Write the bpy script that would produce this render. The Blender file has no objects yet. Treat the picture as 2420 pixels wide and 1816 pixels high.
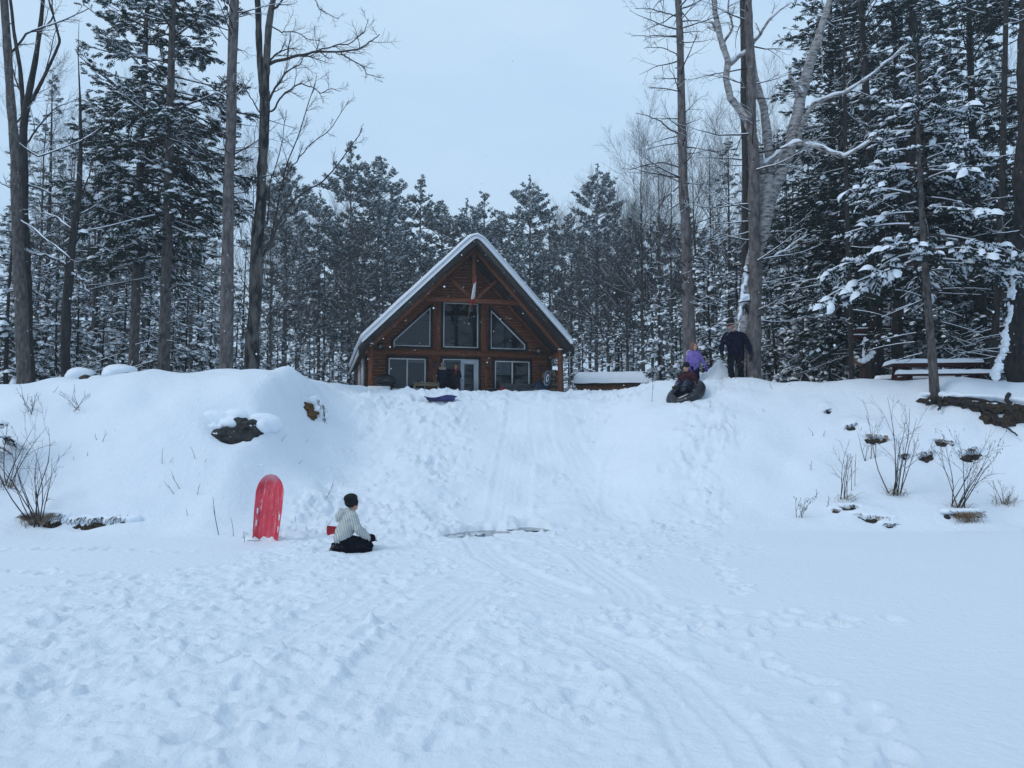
import bpy, bmesh, math, random
import numpy as np
from mathutils import Vector, Matrix, Euler, noise as mnoise

random.seed(7)
RNG = np.random.default_rng(7)
scene = bpy.context.scene
COL = scene.collection
R = math.radians

# ------------------------------------------------------------------ camera
FPX, CX, CY, HOR = 1828.0, 1210.0, 908.0, 1050.0      # photograph: focal length, centre and horizon in pixels
EYE = 1.6
PITCH = math.atan((HOR - CY) / FPX)
cam_data = bpy.data.cameras.new("camera")
cam_data.sensor_width = 36.0
cam_data.lens = 36.0 * FPX / 2420.0
cam_data.clip_start = 0.1
cam_data.clip_end = 3000.0
cam = bpy.data.objects.new("camera", cam_data)
COL.objects.link(cam)
cam.location = (0, 0, EYE)
cam.rotation_euler = (math.pi / 2 + PITCH, 0, 0)
scene.camera = cam

# ------------------------------------------------------------------ overcast sky
SUN_EL, SUN_AZ = R(44), R(248)
world = bpy.data.worlds.new("World")
scene.world = world
world.use_nodes = True
nt = world.node_tree
nt.nodes.clear()
w_out = nt.nodes.new("ShaderNodeOutputWorld")
w_sky = nt.nodes.new("ShaderNodeTexSky")
w_sky.sky_type = 'NISHITA'
w_sky.sun_disc = False
w_sky.sun_elevation = SUN_EL
w_sky.sun_rotation = SUN_AZ
w_sky.air_density = 1.0
w_sky.dust_density = 3.0
w_b1 = nt.nodes.new("ShaderNodeBackground")
w_b1.inputs["Strength"].default_value = 0.10
nt.links.new(w_sky.outputs[0], w_b1.inputs["Color"])
w_tc = nt.nodes.new("ShaderNodeTexCoord")
w_map = nt.nodes.new("ShaderNodeMapping")
w_map.inputs["Scale"].default_value = (1.0, 1.0, 2.6)
nt.links.new(w_tc.outputs["Generated"], w_map.inputs["Vector"])
w_n = nt.nodes.new("ShaderNodeTexNoise")
w_n.inputs["Scale"].default_value = 2.2
w_n.inputs["Detail"].default_value = 5.0
w_n.inputs["Roughness"].default_value = 0.5
nt.links.new(w_map.outputs[0], w_n.inputs["Vector"])
w_r = nt.nodes.new("ShaderNodeValToRGB")
w_r.color_ramp.elements[0].position = 0.3
w_r.color_ramp.elements[0].color = (0.495, 0.715, 0.98, 1)
w_r.color_ramp.elements[1].position = 0.72
w_r.color_ramp.elements[1].color = (0.63, 0.82, 1.0, 1)
nt.links.new(w_n.outputs["Fac"], w_r.inputs["Fac"])
w_b2 = nt.nodes.new("ShaderNodeBackground")
w_b2.inputs["Strength"].default_value = 1.0
nt.links.new(w_r.outputs[0], w_b2.inputs["Color"])
w_mix = nt.nodes.new("ShaderNodeMixShader")
w_mix.inputs[0].default_value = 0.9
nt.links.new(w_b1.outputs[0], w_mix.inputs[1])
nt.links.new(w_b2.outputs[0], w_mix.inputs[2])
nt.links.new(w_mix.outputs[0], w_out.inputs["Surface"])

# ------------------------------------------------------------------ sun behind the cloud
sun_data = bpy.data.lights.new("sun", 'SUN')
sun_data.energy = 0.85
sun_data.angle = R(20)
sun_data.color = (1.0, 0.97, 0.93)
sun = bpy.data.objects.new("sun", sun_data)
COL.objects.link(sun)
sun.rotation_euler = Vector((math.sin(SUN_AZ) * math.cos(SUN_EL), math.cos(SUN_AZ) * math.cos(SUN_EL), math.sin(SUN_EL))).to_track_quat('Z', 'Y').to_euler()
sun.location = (0, -20, 40)

scene.view_settings.view_transform = 'Standard'
scene.view_settings.look = 'None'
scene.view_settings.gamma = 1.0
scene.view_settings.exposure = 0.07
scene.view_settings.use_curve_mapping = False
scene.cycles.max_bounces = 6
scene.cycles.diffuse_bounces = 4
scene.cycles.glossy_bounces = 3
scene.cycles.transparent_max_bounces = 8
scene.cycles.volume_bounces = 0
scene.cycles.use_denoising = True

# ------------------------------------------------------------------ helpers
def at(px, py, D):
    """a pixel of the photograph as a point D metres in front of the camera"""
    u, v = px - CX, CY - py
    c, s = math.cos(PITCH), math.sin(PITCH)
    d = Vector((u, FPX * c - v * s, FPX * s + v * c))
    return Vector((0, 0, EYE)) + d * (D / d.y)


class G:
    """collects triangles and quads, then links them as ONE mesh object"""
    def __init__(self):
        self.v, self.t, self.q, self.n = [], [], [], 0

    def add(self, V, T=None, Q=None):
        V = np.asarray(V, dtype=np.float64).reshape(-1, 3)
        self.v.append(V)
        if T is not None and len(T):
            self.t.append(np.asarray(T, dtype=np.int64).reshape(-1, 3) + self.n)
        if Q is not None and len(Q):
            self.q.append(np.asarray(Q, dtype=np.int64).reshape(-1, 4) + self.n)
        self.n += len(V)
        return self

    def tubes(self, P, Rr, sides=5, cap=True):
        P = np.asarray(P, dtype=np.float64)
        Rr = np.asarray(Rr, dtype=np.float64)
        if P.ndim == 2:
            P = P[None]
            Rr = Rr[None]
        M, K, _ = P.shape
        if M == 0:
            return self
        T = np.gradient(P, axis=1)
        T /= np.linalg.norm(T, axis=2, keepdims=True) + 1e-9
        ov = P[:, -1] - P[:, 0]
        ov /= np.linalg.norm(ov, axis=1, keepdims=True) + 1e-9
        ref = np.where(np.abs(ov[:, 2:3]) > 0.75, np.array([[1.0, 0.02, 0.0]]), np.array([[0.0, 0.0, 1.0]]))
        ref = np.repeat(ref[:, None], K, axis=1)
        N = np.cross(T, ref)
        N /= np.linalg.norm(N, axis=2, keepdims=True) + 1e-9
        B = np.cross(N, T)
        a = np.arange(sides) * 2 * math.pi / sides
        ring = (N[:, :, None] * np.cos(a)[None, None, :, None] + B[:, :, None] * np.sin(a)[None, None, :, None])
        V = P[:, :, None] + ring * Rr[:, :, None, None]
        V = V.reshape(-1, 3)
        i = np.arange(K - 1)[:, None] * sides
        j = np.arange(sides)[None]
        j2 = (j + 1) % sides
        q = np.stack([i + j, i + j2, i + sides + j2, i + sides + j], axis=-1).reshape(-1, 4)
        Q = (q[None] + (np.arange(M) * K * sides)[:, None, None]).reshape(-1, 4)
        T3 = None
        if cap:
            f = np.array([[0, k + 1, k] for k in range(1, sides - 1)])
            l = np.array([[0, k, k + 1] for k in range(1, sides - 1)]) + (K - 1) * sides
            c = np.concatenate([f, l])
            T3 = (c[None] + (np.arange(M) * K * sides)[:, None, None]).reshape(-1, 3)
        return self.add(V, T3, Q)

    def box(self, c, s, M=None):
        x, y, z = [k / 2 for k in s]
        V = np.array([[-x, -y, -z], [x, -y, -z], [x, y, -z], [-x, y, -z], [-x, -y, z], [x, -y, z], [x, y, z], [-x, y, z]])
        if M is not None:
            V = V @ np.array(M.to_3x3()).T
        return self.add(V + np.array(c), None, [[0, 3, 2, 1], [4, 5, 6, 7], [0, 1, 5, 4], [1, 2, 6, 5], [2, 3, 7, 6], [3, 0, 4, 7]])

    def beam(self, a, b, w, h, up=(0, 0, 1)):
        a, b = Vector(a), Vector(b)
        d = (b - a)
        L = d.length
        d.normalize()
        u = Vector(up)
        s = d.cross(u).normalized()
        u = s.cross(d)
        M = Matrix((s, d, u)).transposed()
        return self.box((a + b) / 2, (w, L, h), M)

    def prism(self, pts, y0, y1):
        """polygon in x,z extruded along y"""
        n = len(pts)
        V = [(p[0], y0, p[1]) for p in pts] + [(p[0], y1, p[1]) for p in pts]
        Q = [[i, (i + 1) % n, (i + 1) % n + n, i + n] for i in range(n)]
        T = [[0, i + 1, i] for i in range(1, n - 1)] + [[n, n + i, n + i + 1] for i in range(1, n - 1)]
        return self.add(V, T, Q)

    def ball(self, c, r, seg=10, rings=6, M=None):
        r = (r, r, r) if np.isscalar(r) else r
        V = [(0, 0, 1)]
        for i in range(1, rings):
            th = math.pi * i / rings
            for j in range(seg):
                ph = 2 * math.pi * j / seg
                V.append((math.sin(th) * math.cos(ph), math.sin(th) * math.sin(ph), math.cos(th)))
        V.append((0, 0, -1))
        V = np.array(V) * np.array(r)
        if M is not None:
            V = V @ np.array(M.to_3x3()).T
        T, Q = [], []
        for j in range(seg):
            T.append((0, 1 + j, 1 + (j + 1) % seg))
            e = 1 + (rings - 2) * seg
            T.append((len(V) - 1, e + (j + 1) % seg, e + j))
            for i in range(rings - 2):
                b = 1 + i * seg
                Q.append((b + j, b + seg + j, b + seg + (j + 1) % seg, b + (j + 1) % seg))
        return self.add(V + np.array(c), T, Q)

    def capsule(self, a, ra, b, rb, seg=10):
        a, b = np.array(a, float), np.array(b, float)
        d = b - a
        L = np.linalg.norm(d)
        d = d / (L + 1e-9)
        P, Rr = [], []
        for k in (-0.999, -0.8, -0.45):
            P.append(a + d * ra * k)
            Rr.append(ra * math.sqrt(1 - k * k))
        P.append(a)
        Rr.append(ra)
        P.append(b)
        Rr.append(rb)
        for k in (0.45, 0.8, 0.999):
            P.append(b + d * rb * k)
            Rr.append(rb * math.sqrt(1 - k * k))
        return self.tubes(P, Rr, seg)

    def arrays(self):
        V = np.concatenate(self.v) if self.v else np.zeros((0, 3))
        T = np.concatenate(self.t) if self.t else np.zeros((0, 3), np.int64)
        Q = np.concatenate(self.q) if self.q else np.zeros((0, 4), np.int64)
        return V, T, Q

    def mesh(self, name, mat, smooth=True):
        V, T, Q = self.arrays()
        me = bpy.data.meshes.new(name)
        me.vertices.add(len(V))
        me.vertices.foreach_set("co", V.astype(np.float32).ravel())
        nl = len(T) * 3 + len(Q) * 4
        me.loops.add(nl)
        me.loops.foreach_set("vertex_index", np.concatenate([T.ravel(), Q.ravel()]).astype(np.int32))
        me.polygons.add(len(T) + len(Q))
        st = np.concatenate([np.arange(len(T)) * 3, len(T) * 3 + np.arange(len(Q)) * 4]).astype(np.int32)
        me.polygons.foreach_set("loop_start", st)
        if smooth:
            me.polygons.foreach_set("use_smooth", np.ones(len(T) + len(Q), bool))
        me.materials.append(mat)
        me.update(calc_edges=True)
        return me

    def build(self, name, mat, parent=None, smooth=True, world=False):
        """world=True: the vertices are world positions although the object is a child"""
        if world and parent is not None:
            inv = np.array(parent.matrix_basis.inverted())
            self.v = [v @ inv[:3, :3].T + inv[:3, 3] for v in self.v]
        o = bpy.data.objects.new(name, self.mesh(name, mat, smooth))
        COL.objects.link(o)
        if parent is not None:
            o.parent = parent
        return o


def tag(o, label=None, cat=None, group=None, kind=None):
    if label:
        o["label"] = label
    if cat:
        o["category"] = cat
    if group:
        o["group"] = group
    if kind:
        o["kind"] = kind
    return o


def thing(name, label, cat, loc=(0, 0, 0), rz=0.0, group=None):
    o = bpy.data.objects.new(name, None)
    o.empty_display_size = 0.2
    COL.objects.link(o)
    o.location = loc
    o.rotation_euler = (0, 0, rz)
    bpy.context.view_layer.update() if False else None
    o.matrix_basis = Matrix.Translation(Vector(loc)) @ Matrix.Rotation(rz, 4, 'Z')
    return tag(o, label, cat, group)


def child_copy(root, loc, rz, scale, label=None, group=None):
    r = root.copy()
    COL.objects.link(r)
    r.location = loc
    r.rotation_euler = (0, 0, rz)
    r.scale = scale
    if label:
        r["label"] = label
    if group:
        r["group"] = group
    for ch in list(root.children):
        c = ch.copy()
        COL.objects.link(c)
        c.parent = r
    return r


# ------------------------------------------------------------------ materials
def mat_new(name):
    m = bpy.data.materials.new(name)
    m.use_nodes = True
    return m, m.node_tree, m.node_tree.nodes["Principled BSDF"]


def noisy(name, c1, c2, scale=8.0, rough=0.7, stretch=(1, 1, 1), detail=4.0, bump=0.0, bscale=None, lo=0.35, hi=0.65, spec=0.3, metal=0.0, coat=0.0):
    m, t, b = mat_new(name)
    tc = t.nodes.new("ShaderNodeTexCoord")
    mp = t.nodes.new("ShaderNodeMapping")
    mp.inputs["Scale"].default_value = stretch
    t.links.new(tc.outputs["Object"], mp.inputs["Vector"])
    n = t.nodes.new("ShaderNodeTexNoise")
    n.inputs["Scale"].default_value = scale
    n.inputs["Detail"].default_value = detail
    n.inputs["Roughness"].default_value = 0.6
    t.links.new(mp.outputs[0], n.inputs["Vector"])
    r = t.nodes.new("ShaderNodeValToRGB")
    r.color_ramp.elements[0].position = lo
    r.color_ramp.elements[0].color = (*c1, 1)
    r.color_ramp.elements[1].position = hi
    r.color_ramp.elements[1].color = (*c2, 1)
    t.links.new(n.outputs["Fac"], r.inputs["Fac"])
    t.links.new(r.outputs[0], b.inputs["Base Color"])
    b.inputs["Roughness"].default_value = rough
    b.inputs["Specular IOR Level"].default_value = spec
    b.inputs["Metallic"].default_value = metal
    b.inputs["Coat Weight"].default_value = coat
    if bump > 0:
        n2 = t.nodes.new("ShaderNodeTexNoise")
        n2.inputs["Scale"].default_value = bscale or scale * 2
        n2.inputs["Detail"].default_value = 6
        t.links.new(mp.outputs[0], n2.inputs["Vector"])
        bp = t.nodes.new("ShaderNodeBump")
        bp.inputs["Strength"].default_value = 1.0
        bp.inputs["Distance"].default_value = bump
        t.links.new(n2.outputs["Fac"], bp.inputs["Height"])
        t.links.new(bp.outputs[0], b.inputs["Normal"])
    return m


def add_flecks(m, scale=60.0, thr=0.70, col=(0.8, 0.85, 0.92)):
    """flakes and crumbs of snow stuck to the surface"""
    t = m.node_tree
    b = t.nodes["Principled BSDF"]
    src = b.inputs["Base Color"].links[0].from_socket if b.inputs["Base Color"].links else None
    tc = t.nodes.new("ShaderNodeTexCoord")
    n = t.nodes.new("ShaderNodeTexNoise")
    n.inputs["Scale"].default_value = scale
    n.inputs["Detail"].default_value = 2
    t.links.new(tc.outputs["Object"], n.inputs["Vector"])
    r = t.nodes.new("ShaderNodeValToRGB")
    r.color_ramp.elements[0].position = thr
    r.color_ramp.elements[0].color = (0, 0, 0, 1)
    r.color_ramp.elements[1].position = thr + 0.03
    r.color_ramp.elements[1].color = (1, 1, 1, 1)
    t.links.new(n.outputs["Fac"], r.inputs["Fac"])
    mx = t.nodes.new("ShaderNodeMix")
    mx.data_type = 'RGBA'
    t.links.new(r.outputs[0], mx.inputs["Factor"])
    if src:
        t.links.new(src, mx.inputs["A"])
    else:
        mx.inputs["A"].default_value = b.inputs["Base Color"].default_value
    mx.inputs["B"].default_value = (*col, 1)
    t.links.new(mx.outputs["Result"], b.inputs["Base Color"])
    return m


def snow_mat(name, fine=True):
    m, t, b = mat_new(name)
    b.inputs["Base Color"].default_value = (0.755, 0.81, 0.88, 1)
    b.inputs["Roughness"].default_value = 0.65
    b.inputs["Specular IOR Level"].default_value = 0.25
    if fine:
        tc = t.nodes.new("ShaderNodeTexCoord")
        n = t.nodes.new("ShaderNodeTexNoise")
        n.inputs["Scale"].default_value = 9.0
        n.inputs["Detail"].default_value = 9
        n.inputs["Roughness"].default_value = 0.68
        t.links.new(tc.outputs["Object"], n.inputs["Vector"])
        bp = t.nodes.new("ShaderNodeBump")
        bp.inputs["Strength"].default_value = 0.8
        bp.inputs["Distance"].default_value = 0.04
        t.links.new(n.outputs["Fac"], bp.inputs["Height"])
        # crumbs of trodden snow where the ground says it is trodden
        at_ = t.nodes.new("ShaderNodeAttribute")
        at_.attribute_name = "trodden"
        vo = t.nodes.new("ShaderNodeTexVoronoi")
        vo.feature = 'F1'
        vo.inputs["Scale"].default_value = 15.0
        wr = t.nodes.new("ShaderNodeTexNoise")
        wr.inputs["Scale"].default_value = 6.0
        wr.inputs["Detail"].default_value = 4.0
        t.links.new(tc.outputs["Object"], wr.inputs["Vector"])
        ad = t.nodes.new("ShaderNodeMix")
        ad.data_type = 'VECTOR'
        ad.inputs["Factor"].default_value = 0.16
        t.links.new(tc.outputs["Object"], ad.inputs["A"])
        t.links.new(wr.outputs["Color"], ad.inputs["B"])
        t.links.new(ad.outputs["Result"], vo.inputs["Vector"])
        n3 = t.nodes.new("ShaderNodeTexNoise")
        n3.inputs["Scale"].default_value = 22.0
        n3.inputs["Detail"].default_value = 4.0
        n3.inputs["Roughness"].default_value = 0.55
        t.links.new(tc.outputs["Object"], n3.inputs["Vector"])
        m1 = t.nodes.new("ShaderNodeMath")
        m1.operation = 'SUBTRACT'
        t.links.new(n3.outputs["Fac"], m1.inputs[0])
        t.links.new(vo.outputs["Distance"], m1.inputs[1])
        m2 = t.nodes.new("ShaderNodeMath")
        m2.operation = 'MULTIPLY'
        t.links.new(m1.outputs[0], m2.inputs[0])
        t.links.new(at_.outputs["Fac"], m2.inputs[1])
        bp2 = t.nodes.new("ShaderNodeBump")
        bp2.inputs["Strength"].default_value = 0.7
        bp2.inputs["Distance"].default_value = 0.010
        t.links.new(m2.outputs[0], bp2.inputs["Height"])
        t.links.new(bp.outputs[0], bp2.inputs["Normal"])
        t.links.new(bp2.outputs[0], b.inputs["Normal"])
    return m


SNOW = snow_mat("snow")
SNOW_T = snow_mat("snow_on_branches", False)
BARK_GREY = noisy("bark_grey", (0.035, 0.032, 0.032), (0.125, 0.11, 0.105), 14, 0.9, (1, 1, 0.35), 6, 0.02, 30)
BARK_DARK = noisy("bark_dark", (0.010, 0.010, 0.011), (0.042, 0.037, 0.035), 14, 0.9, (1, 1, 0.3), 6, 0.02, 26)
BARK_PINE = noisy("bark_pine", (0.05, 0.044, 0.045), (0.165, 0.145, 0.142), 10, 0.9, (1, 1, 0.4), 6, 0.02, 30)
BARK_BIRCH = noisy("bark_birch", (0.07, 0.065, 0.066), (0.36, 0.34, 0.335), 5, 0.8, (1, 1, 3.2), 8, 0.01, 20, 0.36, 0.56)
BARK_MAPLE = noisy("bark_maple", (0.008, 0.008, 0.010), (0.11, 0.10, 0.092), 6, 0.9, (1, 1, 0.28), 7, 0.03, 16, 0.42, 0.6)
TWIG = noisy("twig_bark", (0.02, 0.017, 0.017), (0.06, 0.05, 0.05), 10, 0.9)
TWIG_FAR = noisy("twig_bark_far", (0.022, 0.020, 0.021), (0.055, 0.049, 0.048), 10, 0.9)
NEEDLE = noisy("spruce_needles", (0.008, 0.020, 0.018), (0.030, 0.055, 0.040), 1.6, 0.75, spec=0.2)
NEEDLE_D = noisy("hemlock_needles", (0.006, 0.015, 0.015), (0.022, 0.042, 0.034), 1.6, 0.75, spec=0.2)
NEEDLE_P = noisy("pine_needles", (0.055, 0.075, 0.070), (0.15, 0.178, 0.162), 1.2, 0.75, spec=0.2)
EARTH = noisy("dark_earth", (0.008, 0.006, 0.005), (0.07, 0.052, 0.036), 22, 0.95, bump=0.03, bscale=30)
EARTH_O = noisy("ochre_earth", (0.05, 0.026, 0.010), (0.16, 0.085, 0.032), 12, 0.95, bump=0.02, bscale=30)
ROCK = add_flecks(noisy("dark_rock", (0.006, 0.007, 0.008), (0.045, 0.045, 0.045), 9, 0.85, bump=0.03, bscale=14), 17, 0.68)
STRAW = noisy("dry_grass", (0.12, 0.08, 0.05), (0.33, 0.25, 0.17), 12, 0.9)

# ------------------------------------------------------------------ terrain: frozen lake, bank, plateau
_cx = np.array([-60, -13, -9, -7, -5.35, -4.75, -3.4, 0, 2.2, 3.5, 4.8, 6.2, 8, 10.5, 12, 60.0])
_cf = np.array([13.4, 13.3, 13.3, 13.2, 13.2, 13.4, 13.8, 14.1, 14.3, 14.3, 14.3, 14.3, 14.3, 14.2, 14.1, 14.3])
_cc = np.array([18.5, 18.5, 18.6, 18.7, 19.0, 22.2, 23.3, 24, 24, 23, 22, 21.4, 20.3, 18.5, 18.1, 18.2])
_ch = np.array([2.9, 2.98, 3.28, 3.36, 3.34, 3.12, 3.2, 3.2, 3.2, 3.26, 3.32, 3.34, 3.22, 3.16, 3.12, 3.1])
_tx = np.arange(-60, 60.001, 0.1)


def _sm(tab):
    v = np.interp(_tx, _cx, tab)
    k = np.ones(7) / 7
    vp = np.pad(v, 3, mode='edge')
    return np.convolve(vp, k, 'valid')


_tf, _tc, _th = _sm(_cf), _sm(_cc), _sm(_ch)
_lat = RNG.random((400, 400))


def lnoise(x, y, cell, ox=0.0, oy=0.0):
    """smooth value noise, -1..1"""
    u = np.asarray(x, float) / cell + 120.3 + ox
    v = np.asarray(y, float) / cell + 90.7 + oy
    i = np.floor(u).astype(int)
    j = np.floor(v).astype(int)
    a, b = u - i, v - j
    a = a * a * (3 - 2 * a)
    b = b * b * (3 - 2 * b)
    i %= 399
    j %= 399
    L = _lat
    return 2 * ((L[i, j] * (1 - a) + L[i + 1, j] * a) * (1 - b) + (L[i, j + 1] * (1 - a) + L[i + 1, j + 1] * a) * b) - 1


def sstep(a, b, x):
    t = np.clip((x - a) / (b - a), 0, 1)
    return t * t * (3 - 2 * t)


LUMPS = []      # (x, y, rx, ry, height, power) smooth bumps and hollows of the snow cover


def base(x, y):
    x = np.asarray(x, float)
    y = np.asarray(y, float)
    f, c, h = np.interp(x, _tx, _tf), np.interp(x, _tx, _tc), np.interp(x, _tx, _th)
    s = np.clip((y - f) / (c - f), 0, 1)
    z = h * np.power(s * s * (3 - 2 * s), 0.85)
    t = sstep(0, 1, (y - c) / (38.0 - c))
    z = z + np.where(y > c, (4.0 - h) * t, 0)
    ch = sstep(-4.9, -3.6, x) * (1 - sstep(1.8, 3.6, x))
    z = z - 0.38 * ch * np.sin(math.pi * s) ** 1.3      # the run is worn into the bank
    on = sstep(0.0, 0.12, s)
    z = z + on * (0.13 * lnoise(x, y, 1.7) + 0.075 * lnoise(x, y, 0.75, 9, 4) + 0.018 * lnoise(x, y, 0.3, 19, 2)) * np.where(y > 34, 0.3, 1)
    z = z + (1 - on) * (0.035 * lnoise(x, y, 2.6, 3, 8) + 0.012 * lnoise(x, y, 0.9, 5, 2))
    for (lx, ly, rx, ry, hh, pw) in LUMPS:
        d = np.sqrt(((x - lx) / rx) ** 2 + ((y - ly) / ry) ** 2)
        k = np.clip(1 - d, 0, 1)
        z = z + hh * (k * k * (3 - 2 * k) if pw == 0 else k ** pw)
    return z


LUMPS.append((6.18, 23.0, 0.85, 0.7, 0.80, 1.35))         # the snow pile beside the man
LUMPS.append((5.6, 23.1, 0.9, 0.8, 0.10, 0))
LUMPS.append((-5.75, 17.4, 1.4, 1.6, 0.14, 0))           # shoulder of the left mound

# fine relief: a 2.5 cm height map of everything trodden
DX0, DY0, DRES = -12.0, 2.0, 0.025
DN = 960
gx = DX0 + np.arange(DN) * DRES
gy = DY0 + np.arange(DN) * DRES
XX, YY = np.meshgrid(gx, gy, indexing='ij')
wob = 0.5 * lnoise(XX, YY, 1.1, 31, 7) + 0.25 * lnoise(XX, YY, 0.4, 11, 3)
lake = 1 - sstep(12.6, 13.8, YY)
rb = np.interp(YY, [2, 3.6, 5.0, 6.4, 7.4, 8.2, 9.4, 11, 13.5], [1.5, 1.65, 1.9, 2.2, 3.3, 2.0, 1.7, 2.4, 3.0])
lb = np.interp(YY, [2, 7.0, 8.4, 9.6, 11, 12.4, 13.5], [-12, -12, -7.5, -4.6, -4.0, -4.1, -4.4])
m_lake = lake * sstep(0, 0.7, rb + wob * 0.6 - XX) * sstep(0, 0.8, XX - lb + wob * 0.6)
sl = sstep(12.9, 13.8, YY)
m_left = sl * sstep(0, 0.6, XX + 4.7 + 0.08 * (YY - 14) * -1 + wob * 0.6) * sstep(0, 0.5, -0.55 - 0.05 * (YY - 14) - XX + wob * 0.5)
m_top = sstep(20.6, 22.0, YY + wob) * sstep(-5.6, -4.6, XX) * sstep(0, 1, 5.6 - XX)
pathc = np.interp(YY, [11, 13, 15, 17, 19, 20.5, 22, 24], [3.0, 3.0, 3.35, 3.9, 4.7, 5.6, 6.1, 6.3])
m_path = np.clip(1 - np.abs(XX - pathc + wob * 0.4) / 0.95, 0, 1)
m_path = np.clip(m_path * 1.8, 0, 1) * sstep(10.5, 12, YY)
m_mid = sl * sstep(0, 0.5, XX + 0.7) * (1 - sstep(2.4, 3.2, XX)) * 0.32
# lone row of prints that leaves across the clean snow to the right
m_row = np.zeros_like(XX)
MASK = np.clip(np.maximum.reduce([m_lake, m_left * 0.95, m_top * 0.75, m_path * 0.9, m_mid]), 0, 1)

MASK = MASK * (0.45 + 0.55 * sstep(-0.5, 0.25, lnoise(XX, YY, 1.25, 55, 21) + 0.5 * lnoise(XX, YY, 0.5, 61, 8)))

DET = MASK * (0.026 * lnoise(XX, YY, 0.62, 1, 1) + 0.024 * lnoise(XX, YY, 0.30, 2, 5) + 0.026 * lnoise(XX, YY, 0.15, 3, 9)
              + 0.019 * lnoise(XX, YY, 0.075, 4, 2) + 0.006 * np.abs(lnoise(XX, YY, 0.05, 7, 3)))
rid = 1 - np.abs(lnoise(XX, YY, 0.42, 14, 6))
DET += MASK * 0.03 * (rid ** 3 - 0.3)


def stamp(x, y, ang, L, W, depth, rim):
    r = max(L, W) * 1.9
    i0, i1 = int((x - r - DX0) / DRES), int((x + r - DX0) / DRES) + 2
    j0, j1 = int((y - r - DY0) / DRES), int((y + r - DY0) / DRES) + 2
    if i0 < 0 or j0 < 0 or i1 >= DN or j1 >= DN:
        return
    X, Y = XX[i0:i1, j0:j1] - x, YY[i0:i1, j0:j1] - y
    c, s = math.cos(ang), math.sin(ang)
    a, b = (X * c + Y * s) / L, (-X * s + Y * c) / W
    d = np.sqrt(a * a + b * b) * (1 + 0.18 * lnoise(XX[i0:i1, j0:j1], YY[i0:i1, j0:j1], 0.09, x, y))
    pit = 1 - sstep(0.72, 1.02, d)
    rimv = np.exp(-((d - 1.2) / 0.22) ** 2) * (0.6 + 0.6 * np.maximum(0, a))
    DET[i0:i1, j0:j1] += -depth * pit + rim * rimv


_k = 0
_rs = random.Random(3)
while _k < 2500:
    x, y = _rs.uniform(-9.5, 7.2), 2.3 + 22.5 * _rs.random() ** 1.15
    i, j = int((x - DX0) / DRES), int((y - DY0) / DRES)
    if _rs.random() < MASK[i, j] ** 1.5:
        stamp(x, y, _rs.gauss(math.pi / 2, 0.8), _rs.uniform(0.12, 0.17), _rs.uniform(0.06, 0.09), _rs.uniform(0.010, 0.042), _rs.uniform(0.008, 0.028))
    _k += 1
for _k in range(7000):                                    # crumbs and clods of kicked-up snow
    x, y = _rs.uniform(-9.5, 7.2), 2.3 + 22.5 * _rs.random() ** 1.3
    i, j = int((x - DX0) / DRES), int((y - DY0) / DRES)
    if _rs.random() < MASK[i, j]:
        r = _rs.uniform(0.025, 0.06)
        stamp(x, y, _rs.uniform(0, 6.3), r, r * _rs.uniform(0.6, 1), -_rs.uniform(0.015, 0.045), 0)
# rows of single footprints
for pts in ([(3.05, 12.6), (2.75, 10.8), (2.55, 9.2), (2.4, 8.0)], [(1.55, 7.7), (2.4, 7.5), (3.1, 7.3), (3.75, 7.25)], [(1.5, 6.7), (2.3, 6.9), (3.2, 7.1)],
            [(-4.6, 9.6), (-6.5, 9.9), (-8.6, 10.1)], [(-4.8, 11.6), (-7.0, 11.9), (-9.5, 12.0)], [(1.75, 6.3), (2.0, 5.3), (2.05, 4.4), (1.9, 3.6)]):
    P = np.array(pts)
    d = np.concatenate([[0], np.cumsum(np.linalg.norm(np.diff(P, axis=0), axis=1))])
    n = int(d[-1] / 0.27)
    for q in range(n):
        s = d[-1] * q / n
        x, y = np.interp(s, d, P[:, 0]), np.interp(s, d, P[:, 1])
        stamp(x + _rs.gauss(0, 0.06), y + _rs.gauss(0, 0.06), _rs.gauss(math.pi / 2, 0.6), 0.15, 0.085, _rs.uniform(0.02, 0.055), 0.025)

DET *= 0.82 * (1 + 1.3 * sl)


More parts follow.
